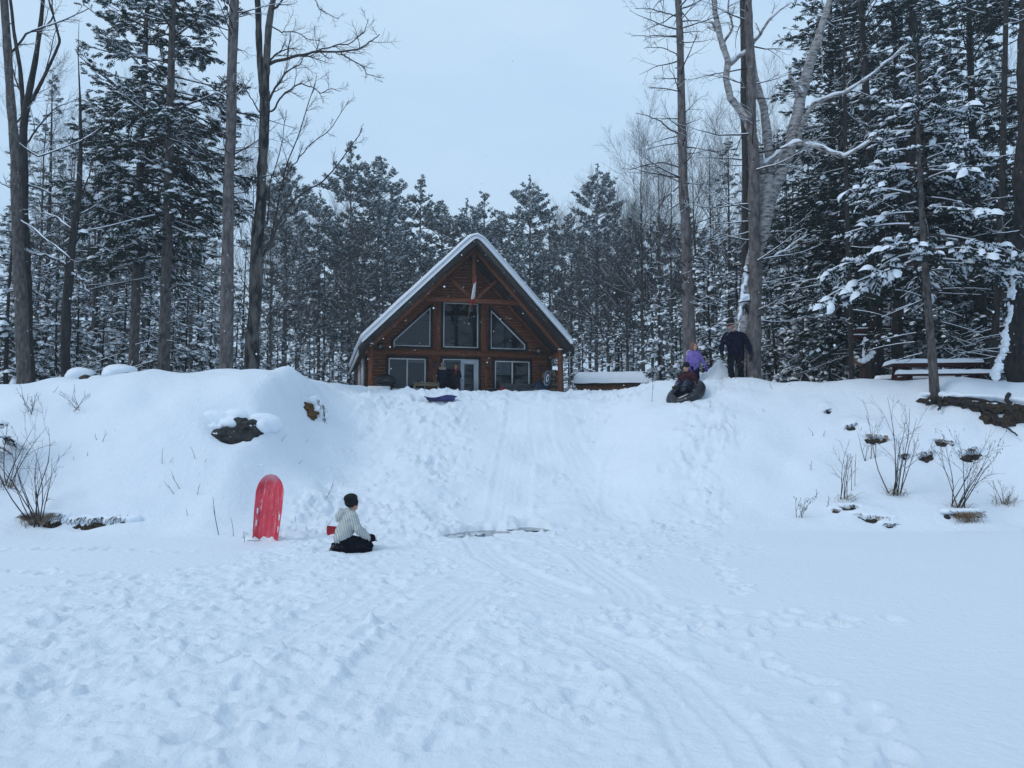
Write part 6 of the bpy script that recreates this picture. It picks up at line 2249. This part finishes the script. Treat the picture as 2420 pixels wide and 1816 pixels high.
def sled_blue():
    p = hit(1041, 951)
    root = thing("blue_sled", "dark blue plastic sled lying at the crest in front of the cabin", "sled", p + Vector((0, 0.05, 0.03)), R(6))
    m = noisy("blue_sled_plastic", (0.006, 0.009, 0.085), (0.014, 0.02, 0.15), 4, 0.4, spec=0.5, coat=0.2)
    L, W, nu, nv = 0.46, 0.20, 34, 20
    V = []
    for i in range(nu + 1):
        u = -1 + 2 * i / nu
        for j in range(nv + 1):
            v = -1 + 2 * j / nv
            wd = W * (1 - 0.35 * max(0, abs(u) - 0.55) ** 2 / 0.2)
            av = abs(v)
            side = max(0, (av - 0.62) / 0.24)
            side = min(1, side)
            end = min(1, max(0, (abs(u) - 0.80) / 0.13))
            z = 0.13 * max(side, end) * (1 - 0.25 * math.cos(u * 2.6 + 0.6) * (1 if u < 0.3 else 0.2))
            z += 0.03 * math.sin(u * 3 + 0.5) * max(side, end)
            lip = max(0, (max(av, abs(u) - 0.05) - 0.90))
            z -= 0.10 * lip
            V.append((u * L * (1 + 0.02 * side), v * wd, z + 0.012))
    Q = [[i * (nv + 1) + j, (i + 1) * (nv + 1) + j, (i + 1) * (nv + 1) + j + 1, i * (nv + 1) + j + 1] for i in range(nu) for j in range(nv)]
    o = G().add(V, None, Q).build("hull", m, root)
    md = o.modifiers.new("thickness", 'SOLIDIFY')
    md.thickness = 0.007
    G().tubes(np.array([(0.45, -0.05, 0.10), (0.52, -0.10, 0.06), (0.58, -0.16, 0.03), (0.60, -0.2, 0.0)]), np.full(4, 0.005), 5).build("rope", VINYL, root)


sled_blue()

p = hit(786, 1266)
sh = thing("red_shovel", "small red plastic shovel lying behind the kneeling child", "shovel", p + Vector((-0.13, 0.10, 0.06)), R(-8))
sh.rotation_euler = (R(-14), R(58), R(-70))
sh.scale = (0.85, 0.85, 0.85)
V = []
for i in range(13):
    for j in range(15):
        u, v = -1 + i / 6, j / 14
        wd = 0.11 * (1 - 0.18 * v)
        V.append((u * wd, 0.26 * v, 0.045 * abs(u) ** 2.4 + 0.03 * v * v))
Q = [[i * 15 + j, (i + 1) * 15 + j, (i + 1) * 15 + j + 1, i * 15 + j + 1] for i in range(12) for j in range(14)]
o = G().add(V, None, Q).build("blade", REDP, sh)
o.modifiers.new("thickness", 'SOLIDIFY').thickness = 0.006
G().tubes(np.array([(0, 0.22, 0.03), (0, 0.32, 0.05), (0, 0.52, 0.02)]), np.array([0.02, 0.016, 0.015]), 8).build("shaft", REDP, sh)
G().tubes(np.array([(-0.05, 0.53, 0.02), (0.05, 0.53, 0.02)]), np.array([0.014, 0.014]), 8).build("grip", REDP, sh)

# ------------------------------------------------------------------ picnic table
TREDS = noisy("red_table_stain", (0.020, 0.004, 0.005), (0.060, 0.009, 0.010), 5, 0.7, (1, 8, 8))
tz = 2.84
tb = thing("picnic_table", "dark red picnic table buried to its benches in snow", "picnic table", ((2208 - CX) / FPX * 19.5, 19.5, tz), R(-7))
for k in range(5):
    G().box((0, -0.32 + 0.16 * k, 0.76), (2.15, 0.15, 0.04)).build("top_plank", TREDS, tb, smooth=False)
for s in (-1, 1):
    for k in range(2):
        G().box((0.08, s * (0.66 + 0.15 * k), 0.45), (2.45, 0.14, 0.04)).build("bench_plank", TREDS, tb, smooth=False)
for sx in (-0.78, 0.78):
    for s in (-1, 1):
        G().beam((sx, s * 0.25, 0.74), (sx, s * 0.72, 0.0), 0.05, 0.13, (1, 0, 0)).build("leg", TREDS, tb, smooth=False)
    G().box((sx, 0, 0.41), (0.045, 1.5, 0.1)).build("bench_rail", TREDS, tb, smooth=False)
    G().box((sx, 0, 0.715), (0.045, 0.7, 0.07)).build("top_rail", TREDS, tb, smooth=False)
G().box((0, -0.44, 0.70), (1.9, 0.03, 0.09)).build("apron", TREDS, tb, smooth=False)


def snow_slab(L, W, h, seed):
    g = G()
    na, nb = int(L / 0.05), max(6, int(W / 0.04))
    V = []
    for a in range(na + 1):
        x = -L / 2 + L * a / na
        for b in range(nb + 1):
            y = -W / 2 + W * b / nb
            e = min(1, min(L / 2 - abs(x), W / 2 - abs(y)) / 0.05)
            V.append((x + 0.012 * mnoise.noise((x * 6, y * 6, seed)), y, (h + 0.02 * mnoise.noise((x * 4, y * 4, seed + 2))) * math.sqrt(max(0, e)) - (0.01 if e <= 0 else 0)))
    g.add(V, None, [[a * (nb + 1) + b, (a + 1) * (nb + 1) + b, (a + 1) * (nb + 1) + b + 1, a * (nb + 1) + b + 1] for a in range(na) for b in range(nb)])
    return g


o = snow_slab(2.17, 0.82, 0.10, 3).build("top_snow", SNOW_T, tb)
o.location = (0, 0, 0.781)
for s in (-1, 1):
    o = snow_slab(2.46, 0.31, 0.10, 5 + s).build("bench_snow", SNOW_T, tb)
    o.location = (0.08, s * 0.735, 0.471)

# ------------------------------------------------------------------ forked stump left of the table
sp = grd((2048 - CX) / FPX * 23.0, 23.0)
zb = 1.6 + (HOR - 897) * 23.0 / FPX
st = thing("forked_stump", "dark forked stump with its crotch full of snow and a board on top", "stump", (sp.x, sp.y, zb), 0)
STB = noisy("stump_bark", (0.014, 0.010, 0.010), (0.055, 0.036, 0.032), 12, 0.9, bump=0.02)
CUT = noisy("cut_wood", (0.10, 0.05, 0.025), (0.20, 0.11, 0.06), 14, 0.85)
s_ = 23.0 / FPX * 0.199
q = lambda x, y, d=0.0: ((x - 340) * s_, d, (780 - y) * s_)
g = G()
g.tubes(np.array([q(340, 830), q(338, 700), q(335, 600), q(330, 520)]), np.array([0.20, 0.17, 0.16, 0.14]), 12)
g.build("stump", STB, st)
G().tubes(np.array([q(335, 590), q(270, 590, -0.05), q(215, 555, -0.1), q(185, 470, -0.12)]), np.array([0.10, 0.10, 0.09, 0.075]), 10).build("branch_stub", CUT, st)
G().tubes(np.array([q(335, 590), q(390, 560, -0.03), q(440, 470, -0.06)]), np.array([0.11, 0.10, 0.07]), 10).build("branch_stub", STB, st)
G().tubes(np.array([q(335, 560), q(330, 420), q(290, 300), q(225, 270)]), np.array([0.07, 0.06, 0.05, 0.04]), 8).build("prop", TREDS, st)
G().tubes(np.array([q(345, 560), q(370, 400), q(405, 280), q(432, 205)]), np.array([0.06, 0.05, 0.035, 0.015]), 8).build("prop", CUT, st)
G().box(q(300, 262), (220 * s_, 0.22, 0.05)).build("board", TREDS, st, smooth=False)
G().box(q(315, 195), (115 * s_, 0.18, 0.11)).build("box_roof", TREDS, st, smooth=False)
g = G()
for (x, y, a, b) in ((185, 468, .05, .05), (215, 520, .07, .06), (250, 560, .08, .07), (290, 570, .09, .07), (335, 545, .09, .08), (380, 510, .08, .08), (415, 465, .07, .07)):
    g.ball(q(x, y, -0.10), (a * 1.5, 0.12, b), 10, 6)
g.ball(q(298, 247, 0), (0.27, 0.10, 0.035), 10, 6)
g.ball(q(315, 168, 0), (0.15, 0.08, 0.03), 10, 6)
for k in range(6):
    g.ball(q(335 - 8 * k * 0.6, 300 + 40 * k, -0.09), (0.05, 0.05, 0.07), 8, 5)
g.build("stump_snow", SNOW_T, st)

# ------------------------------------------------------------------ snow-capped boulders on the left mound
for (px, py, w, h, lb) in ((190, 893, 31, 30, "rounded boulder under a thick white snow cap, beside the slim leaning trunk"), (285, 888, 40, 32, "larger snow-capped boulder with a bare brown side, below the big spruces"),
                           (236, 893, 22, 13, "small low snow-capped boulder between the two larger ones")):
    D = 20.6
    c = at(px, py, D)
    c.z -= 0.1
    root = thing("boulder", lb, "boulder", c, 0, "snow-capped boulders on the left mound")
    sx, sz = w * D / FPX, h * D / FPX
    blob("rock", [('e', (0, 0.05, sz * 0.30), (sx * 0.86, sx * 0.7, sz * 0.62)), ('e', (sx * 0.45, -0.06, sz * 0.3), (sx * 0.42, sx * 0.42, sz * 0.45))], noisy("brown_rock", (0.03, 0.022, 0.018), (0.11, 0.075, 0.055), 8, 0.9, bump=0.02) if px != 236 else ROCK, root, 0.03, 1, 0.02, 6)
    blob("snow_cap", [('e', (-sx * 0.05, 0.0, sz * 0.62), (sx * 0.98, sx * 0.8, sz * 0.50)), ('e', (-sx * 0.35, -0.1, sz * 0.35), (sx * 0.62, sx * 0.62, sz * 0.5)), ('e', (sx * 0.3, 0.12, sz * 0.7), (sx * 0.55, sx * 0.5, sz * 0.36))], SNOW_T, root, 0.03, 3, 0.012, 4)


# ------------------------------------------------------------------ bare earth and rock showing in the bank
def frame_at(px, py):
    p = hit(px, py)
    n = nrm(p.x, p.y)
    right = Vector((1, 0, 0))
    right = (right - n * right.dot(n)).normalized()
    upv = n.cross(right).normalized()
    if upv.z < 0:
        upv = -upv
    return p, right, upv, n


def slope_frame(n):
    right = Vector((1, 0, 0))
    right = (right - n * right.dot(n)).normalized()
    upv = n.cross(right).normalized()
    return Matrix((right, upv if upv.z > 0 else -upv, n)).transposed()


def earth(key, tilt, mat=EARTH, name="earth_patch", seed=1, drips=True):
    """soil showing in a hollow of the snow cover, crumbly, with snow hanging over its upper edge"""
    p, n, w, h = SPOTS[key]
    h = h / 0.62
    M0 = slope_frame(n) @ Matrix.Rotation(R(tilt), 3, 'Z')
    rs_ = random.Random(seed)
    p = grd(p.x, p.y)
    nL = max(5, int(w / 0.05))
    prims = []
    for i in range(nL + 1):
        u = -1 + 2 * i / nL
        prims.append(('e', p + M0 @ Vector((u * w * 0.85, rs_.uniform(-0.35, 0.2) * h, -0.03 + rs_.uniform(-0.01, 0.02))), (w / nL * rs_.uniform(1.1, 2.0) + 0.015, h * rs_.uniform(0.45, 1.0) * (1 - 0.5 * u * u), h * rs_.uniform(0.18, 0.4) + 0.03), M0))
    o = blob(name, prims, mat, None, max(0.012, min(0.022, h * 0.16)), 0, min(0.05, h * 0.3), 11)
    tag(o, kind="structure")
    prims = []
    for i in range(nL + 3):
        u = -1.15 + 2.3 * i / (nL + 2)
        c = p + M0 @ Vector((u * w * 1.05, h * (0.62 + rs_.uniform(-0.15, 0.35)), 0.035))
        prims.append(('e', c, (w / nL * rs_.uniform(1.2, 2.2) + 0.02, h * rs_.uniform(0.35, 0.6), h * 0.42 + 0.035), M0))
        if drips and rs_.random() < 0.45:
            d_ = p + M0 @ Vector((u * w, h * rs_.uniform(0.1, 0.5), h * 0.45 + 0.03))
            prims.append(('c', c, 0.03, d_, 0.014))
    o2 = blob("snow_lip", prims, SNOW_T, None, max(0.014, min(0.03, h * 0.2)), 3, 0.006, 10)
    tag(o2, kind="structure")
    rng = np.random.default_rng(seed)
    m = int(14 + 60 * w)
    u = rng.uniform(-0.95, 0.95, m)
    P0 = np.array([np.array(p + M0 @ Vector((a_ * w, h * (0.55 + 0.3 * b_), h * 0.5 + 0.03))) for a_, b_ in zip(u, rng.random(m))])
    L = rng.uniform(0.25, 1.1, m) * h
    P = np.stack([P0, P0 + np.stack([rng.normal(0, 0.02, m), -0.03 - 0.3 * L, -0.3 * L], 1), P0 + np.stack([rng.normal(0, 0.05, m), -0.03 - 0.3 * L, -L], 1)], 1)
    tag(G().tubes(P, np.tile(np.array([[0.006, 0.005, 0.002]]), (m, 1)), 3, cap=False).build("root_fringe", STRAW if seed % 3 == 0 else TWIG, o), kind="stuff")


# the hollow under the left mound with its dark boulder
p, n, w_, h_ = SPOTS["mound"]
p = grd(p.x, p.y)
M0 = slope_frame(n)
br = thing("boulder", "dark rough boulder in a hollow under the snow lip of the left mound", "boulder", p)
br.scale = (1.28, 1.28, 1.28)
ctr = lambda x, y, z=0: (M0 @ Vector((x, y, z)))
blob("rock", [('e', ctr(0.02, 0.0, 0.0), (0.40, 0.27, 0.17), M0), ('e', ctr(0.25, 0.16, 0.02), (0.27, 0.21, 0.19), M0), ('e', ctr(-0.27, 0.02, -0.02), (0.27, 0.16, 0.13), M0), ('e', ctr(0.10, 0.26, 0.05), (0.18, 0.16, 0.15), M0)], ROCK, br, 0.022, 0, 0.05, 6)
blob("snow_cap", [('e', ctr(-0.32, 0.36, 0.05), (0.34, 0.17, 0.17), M0), ('e', ctr(0.0, 0.42, 0.08), (0.26, 0.15, 0.17), M0), ('e', ctr(0.45, 0.42, 0.05), (0.32, 0.17, 0.18), M0), ('e', ctr(0.44, 0.22, 0.10), (0.13, 0.10, 0.12), M0),
                  ('e', ctr(-0.55, 0.14, 0.0), (0.2, 0.12, 0.10), M0), ('e', ctr(-0.06, 0.22, 0.13), (0.16, 0.11, 0.08), M0), ('e', ctr(-0.32, 0.12, 0.08), (0.16, 0.06, 0.06), M0)], SNOW_T, br, 0.022, 4, 0.012, 6)
earth("ochre", -25, EARTH_O, "earth_patch", 4)
for (px, py, w, h, tl, sd) in ELIST:
    earth(sd, tl, EARTH, "earth_ledge" if w > 70 else "earth_patch", sd)
# snow plastered on trunks
rq = random.Random(8)
bs = bpy.data.objects["birch_tree"]
pr = []
for k in range(34):
    f = k / 33
    if 0.42 < f < 0.56 and k % 2:
        continue
    p = at(1450 + (545 + 62 * f) * 0.5422 - 15 + rq.uniform(-3, 4), (1640 - 470 * f) * 0.5422, 22.02 + rq.uniform(-0.05, 0.05))
    pr.append(('e', np.array(p - bs.location), (rq.uniform(0.025, 0.06) * (0.6 + 0.7 * f), 0.09, rq.uniform(0.06, 0.16))))
for k in range(9):
    p = at(1763 + rq.uniform(-14, 16), 706 + rq.uniform(-6, 10), 21.92)
    pr.append(('e', np.array(p - bs.location), (rq.uniform(0.05, 0.10), 0.1, rq.uniform(0.04, 0.10))))
blob("trunk_snow", pr, SNOW_T, bs, 0.022, 1, 0.02, 12)
g = G()
for k in range(26):
    p = at(1768 + rq.uniform(-14, 16), 722 + rq.uniform(-3, 3), 21.9 + rq.uniform(-0.05, 0.05))
    g.tubes(np.array([p, p + Vector((rq.uniform(-.05, .05), -0.04, -rq.uniform(0.12, 0.32)))]), np.array([0.02, 0.006]), 4)
tag(g.build("loose_bark", BARK_DARK, bs, world=True), kind="stuff")
pr = []
for k in range(60):
    f = rq.random() ** 1.2
    p = at(2388 - 40 * (1 - f) ** 3 + rq.uniform(-2, 5 + 6 * f), 890 - 300 * f, 17.95 + rq.uniform(-0.08, 0.12) - 0.3 * (1 - f) ** 3)
    e = 0.04 * (1 - f) ** 3
    pr.append(('e', np.array(p - r9.location), (rq.uniform(0.018, 0.045) + e, rq.uniform(0.05, 0.1) + e, rq.uniform(0.04, 0.13))))
blob("trunk_snow", pr, SNOW_T, r9, 0.022, 0, 0.035, 9)
# root overhang at the right edge
ro = thing("root_overhang", "dark overhanging edge of soil and roots under the leaning spruce", "root mass", hit(2290, 985))
prims = []
rq = random.Random(12)
for i in range(22):
    f = i / 21
    px = 2180 + 250 * f
    py = 948 + 30 * f ** 1.2 + rq.uniform(-3, 3)
    pp = hit(px, py)
    hh = (0.07 + 0.16 * f ** 1.4) * rq.uniform(0.8, 1.15)
    prims.append(('e', np.array(pp - ro.location) + np.array([0, 0.02, -hh * 0.25]), (0.13, 0.16 + 0.06 * f, hh)))
for i in range(8):
    pp = hit(2330 + 12 * i, 990 + rq.uniform(-6, 10))
    prims.append(('e', np.array(pp - ro.location) + np.array([0, 0.05, -0.04]), (0.14, 0.2, 0.16)))
blob("soil", prims, EARTH, ro, 0.022, 0, 0.06, 8)
for (pts, r0) in (([(2213, 950), (2195, 955), (2182, 966)], .05), ([(2218, 950), (2260, 958), (2300, 966), (2345, 985)], .055), ([(2225, 948), (2290, 950), (2360, 962)], .045), ([(2310, 970), (2330, 990), (2365, 1010)], .04),
                 ([(2370, 940), (2378, 985), (2400, 1005)], .05), ([(2330, 990), (2352, 1002), (2375, 1022), (2395, 1040)], .035), ([(2212, 952), (2214, 965), (2210, 978)], .04)):
    P = np.array([np.array(hit(*q_)) + np.array([0, -0.14, 0.05]) for q_ in pts])
    Pn, Rn = resample(P, np.linspace(r0, r0 * 0.4, len(P)), 10)
    G().tubes(Pn + np.random.default_rng(3).normal(0, 0.015, Pn.shape), Rn, 8).build("root", BARK_DARK, ro, world=True)
g = []
for i in range(16):
    f = i / 15
    pp = hit(2196 + 240 * f, 936 + 18 * f + rq.uniform(-3, 3))
    g.append(('e', np.array(pp - ro.location) + np.array([0, 0.08, 0.04]), (0.18, 0.22, 0.07 + 0.03 * rq.random())))
blob("snow_edge", g, SNOW_T, ro, 0.03, 4, 0.01, 5)

# ------------------------------------------------------------------ shrubs, grass and twigs on the bank
def shrub(px, py, label, stems, seed, hpx, spread=0.5, grass=0, lean=0.0, catkins=0, moss=0):
    p = hit(px, py)
    root = thing("bare_shrub", label, "shrub", p)
    rng = np.random.default_rng(seed)
    H = hpx * p.y / FPX
    out = []
    for k in range(stems):
        a = rng.uniform(0, 6.28)
        sp_ = spread * rng.uniform(0.15, 1.0)
        d = np.array([math.cos(a) * sp_ + lean, math.sin(a) * sp_ * 0.5 - 0.12, 1.0])
        d /= np.linalg.norm(d)
        L = H * rng.uniform(0.45, 1.0)
        b = np.array(p) + np.array([rng.normal(0, 0.06), rng.normal(0, 0.04), -0.06])
        grow(rng, b, d, L, 0.006 + 0.004 * L, 1, out, 3, (2, 4), (18, 48), 0.26, 0.06, 0.003, 0.3)
    g, gs = G(), G()
    lay(out, g, gs, 0, 0.6, sides=(5, 5, 4, 3), plus=0.002, prob=0.15, rng=rng)
    tag(g.build("stems", TWIG, root, world=True), kind="stuff")
    if catkins:
        gc = G()
        tips = [q_ for q_ in out if q_[2] >= 2]
        for k in range(catkins):
            q_ = tips[rng.integers(len(tips))][0][-1]
            gc.tubes(np.array([q_, q_ - np.array([0, 0, 0.035])]), np.array([0.005, 0.004]), 5)
        tag(gc.build("catkins", TWIG, root, world=True), kind="stuff")
    if grass:
        gg = G()
        n = grass
        b0 = np.array(p) + rng.normal(0, 1, (n, 3)) * np.array([0.11, 0.05, 0.03]) + np.array([0, -0.05, -0.03])
        dv = rng.normal(0, 1, (n, 3)) * np.array([0.45, 0.3, 0.1]) + np.array([0, -0.25, 0.75])
        L = rng.uniform(0.12, 0.34, (n, 1))
        P = np.stack([b0, b0 + dv * L * 0.5, b0 + dv * L * 0.9 + np.array([0, 0, -0.12]) * L * rng.uniform(0, 3, (n, 1))], 1)
        gg.tubes(P, np.tile(np.array([[0.0035, 0.003, 0.0012]]), (n, 1)), 3, cap=False)
        tag(gg.build("dry_grass", STRAW, root, world=True), kind="stuff")
    return root


shrub(2112, 1168, "tall bare shrub with dry grass at its foot on the right bank", 8, 3, 265, 0.45, 50, catkins=10)
shrub(2262, 1200, "wide bare shrub on a dark grass clump near the right edge", 9, 8, 235, 0.8, 40, 0.12, 50)
shrub(90, 1240, "bare bush with straight thin stems at the lower left edge", 12, 5, 270, 0.8, 40, 0.0)
shrub(20, 1150, "low bare bush cut by the left edge of the photo", 6, 15, 180, 0.7, 30)
shrub(1992, 1180, "few upright bare stems rising from the dark ledge on the right bank", 5, 9, 150, 0.18, 30)
shrub(185, 968, "small dark spreading twig bush on the left mound", 5, 19, 60, 1.4)
shrub(75, 975, "sparse small twigs high on the left mound near the edge", 5, 20, 70, 0.8)
shrub(1880, 1225, "little weed with seed heads at the foot of the right bank", 4, 21, 62, 0.6, catkins=40)
shrub(2375, 1190, "pale dry tuft with fine stems at the right edge", 5, 23, 70, 0.9, 50)
shrub(2060, 1085, "thin bare sprout beside the slanting earth patch", 4, 25, 90, 0.35)

# hanging straw of the dark clump under the wide shrub, and under the left bush
def straw_skirt(px0, px1, py, n, seed, label, lo=0.15, hi=0.34):
    rng = np.random.default_rng(seed)
    a, b = hit(px0, py), hit(px1, py)
    root = thing("grass_clump", label, "grass clump", (a + b) / 2)
    prims = []
    for i in range(7):
        c = a.lerp(b, i / 6)
        prims.append(('e', np.array(c - root.location) + np.array([rng.normal(0, 0.03), 0.05, -0.03 + rng.normal(0, 0.03)]), (0.09, 0.12, 0.14 * rng.uniform(0.6, 1.2) * (1 - abs(i - 3) / 5))))
    blob("soil", prims, EARTH, root, 0.024, 1, 0.025, 12)
    f = rng.random(n)
    P0 = np.array(a)[None] * (1 - f[:, None]) + np.array(b)[None] * f[:, None] + rng.normal(0, 0.02, (n, 3)) + np.array([0, -0.12, 0.08])
    L = rng.uniform(lo * 0.4, hi, n) * (1 - np.abs(2 * f - 1) ** 3)
    P = np.stack([P0, P0 + np.stack([rng.normal(0, 0.03, n), -0.06 + 0 * f, -0.35 * L], 1), P0 + np.stack([rng.normal(0, 0.05, n), -0.07 + 0 * f, -L], 1)], 1)
    tag(G().tubes(P, np.tile(np.array([[0.004, 0.004, 0.002]]), (n, 1)), 3, cap=False).build("hanging_straw", STRAW, root, world=True), kind="stuff")
    prims = []
    for i in range(6):
        c = a.lerp(b, i / 5)
        prims.append(('e', np.array(c - root.location) + np.array([0, 0.06, 0.10]), (0.11, 0.14, 0.06)))
    blob("snow_cap", prims, SNOW_T, root, 0.024, 2)


straw_skirt(2240, 2312, 1222, 130, 4, "dark overhanging clump with hanging straw under the wide shrub")
straw_skirt(55, 140, 1228, 110, 6, "dark clump with hanging dry grass under the lower left bush", 0.1, 0.24)

rs = random.Random(23)


def twig(px, py, ax, ay, label, group=None, r=0.005, side=1):
    p = hit(px, py)
    k = p.y / FPX
    q0 = np.array(p) + np.array([0, 0, -0.05])
    q1 = np.array(p) + np.array([ax * k, -0.03, ay * k])
    mid = (q0 + q1) / 2 + np.array([rs.uniform(-0.03, 0.03), 0, rs.uniform(-0.02, 0.02)])
    g = G().tubes(np.array([q0, mid, q1]) - np.array(p), np.array([r, r * 0.8, r * 0.4]), 5)
    if side:
        m2 = mid - np.array(p)
        g.tubes(np.array([m2, m2 + np.array([0.35 * ax * k + rs.uniform(-.05, .05), 0, 0.3 * ay * k])]), np.array([r * 0.7, r * 0.3]), 4)
    o = g.build("twig", TWIG)
    o.location = p
    tag(o, label, "twig", group)


LT, RT = "thin dark twig poking out of the smooth left bank", "thin dark twig poking out of the smooth right bank"
for (px, py, ax, ay) in ((240, 1045, 10, 28), (232, 1040, -6, 14), (207, 1078, 2, 8), (180, 1086, -4, 8), (383, 1097, 2, 36), (402, 1092, 10, 10), (463, 1085, -12, 30), (478, 1090, 12, 4), (428, 1158, -24, 44), (415, 1168, -28, 30), (466, 1170, 8, 26),
                         (443, 1220, -2, 16), (518, 1265, -16, 88), (552, 1268, -6, 44), (578, 1282, -2, 26), (665, 1040, 14, 12), (725, 1045, 4, 8), (722, 998, -4, 6), (706, 1094, 10, 6), (770, 1175, 20, 44), (773, 1242, 14, 16), (696, 1233, 2, 14), (750, 1230, 2, 4), (92, 945, -4, 10), (60, 960, -8, 26), (120, 930, 20, 18)):
    twig(px, py, ax, ay, LT, "twigs in the left bank", 0.005 if ay < 60 else 0.007, 1 if ay > 20 else 0)
for (px, py, ax, ay) in ((1738, 1016, -24, 20), (1812, 970, -14, 4), (1826, 918, -8, 14), (1855, 912, 14, 6), (1675, 965, 2, 10), (1682, 1166, -10, 6), (1922, 1030, -12, 18), (1946, 1032, 4, 14), (1916, 1112, 2, 22), (1928, 1178, 2, 22), (1950, 1200, 8, 26), (1958, 1090, 28, -4),
                         (2012, 1160, 2, 80), (2020, 1150, 4, 76), (2050, 1260, 30, -28), (2060, 1255, 40, -18), (2320, 1030, 75, -30), (2240, 1035, 40, 18), (2350, 1085, 40, 14), (2370, 1095, 20, -14), (2130, 1195, 45, -16), (1590, 952, 18, 4), (1534, 952, 14, -3), (1540, 950, 2, 62)):
    twig(px, py, ax, ay, RT, "twigs in the right bank", 0.006, 1 if abs(ay) > 20 else 0)

# snowy evergreen tips that reach in at the left edge
root = thing("young_spruce", "snow-weighted evergreen branch tips reaching in at the left edge", "tree", hit(8, 1120))
gt, gb, gf, gs = conifer(seed=91, H=1.7, cb=0.05, Rmax=0.75, prof=p_fir, nb=34, pitch=(-10, 20), droop=0.35, tip=0.0, dens=10, spray=0.16, snow_p=0.8, heavy=1.8, r0=0.03, dead=0)
gt.build("trunk", BARK_DARK, root)
tag(gb.build("boughs", TWIG, root, smooth=False), kind="stuff")
tag(gf.build("needles", NEEDLE, root, smooth=False), kind="stuff")
tag(gs.build("branch_snow", SNOW_T, root), kind="stuff")
root.location.x -= 0.35

# ------------------------------------------------------------------ look-alike trees that stand side by side: say which one
same = {}
for o in list(COL.objects):
    if o.parent is None and o.get("category") == "tree" and o.get("group"):
        same.setdefault(o["label"], []).append(o)
for lb, lst in same.items():
    if len(lst) > 1:
        lst.sort(key=lambda o: o.location.x / o.location.y)
        names = {2: ("left one", "right one"), 3: ("left one", "middle one", "right one")}.get(len(lst), ("leftmost", "second from left", "third from left", "fourth from left", "fifth from left"))
        for o, w in zip(lst, names):
            o["label"] = lb + ", " + w

# ------------------------------------------------------------------ falling snowflakes
rng = np.random.default_rng(77)
n = 2600
y = rng.uniform(3.0, 38.0, n)
x = (rng.random(n) * 2 - 1) * (2 + 0.72 * y)
z = rng.uniform(0.3, 1, n) * (2.0 + 0.55 * y)
ok = z > gz(x, y) + 0.1
x, y, z = x[ok], y[ok], z[ok]
r = rng.uniform(0.003, 0.009, len(x)) * np.where(y > 14, 1.7, 0.8)
oc = np.array([[1, 0, 0], [-1, 0, 0], [0, 1, 0], [0, -1, 0], [0, 0, 1], [0, 0, -1]], float)
tri = np.array([[0, 2, 4], [2, 1, 4], [1, 3, 4], [3, 0, 4], [2, 0, 5], [1, 2, 5], [3, 1, 5], [0, 3, 5]])
V = np.stack([x, y, z], 1)[:, None] + oc[None] * r[:, None, None]
T = tri[None] + (np.arange(len(x)) * 6)[:, None, None]
tag(G().add(V.reshape(-1, 3), T.reshape(-1, 3)).build("falling_snow", SNOW_T), kind="stuff")

# ------------------------------------------------------------------ air full of fine snow: one closed box of even haze
HZ_M = bpy.data.materials.new("snowy_air")
HZ_M.use_nodes = True
_t = HZ_M.node_tree
_t.nodes.clear()
_o = _t.nodes.new("ShaderNodeOutputMaterial")
_v = _t.nodes.new("ShaderNodeVolumePrincipled")
_v.inputs["Color"].default_value = (0.80, 0.88, 0.97, 1)
_v.inputs["Density"].default_value = 0.0015
_v.inputs["Anisotropy"].default_value = 0.2
_t.links.new(_v.outputs[0], _o.inputs["Volume"])
hz = G().box((0, 190, 14.5), (720, 500, 33)).build("haze", HZ_M, smooth=False)
tag(hz, kind="stuff")
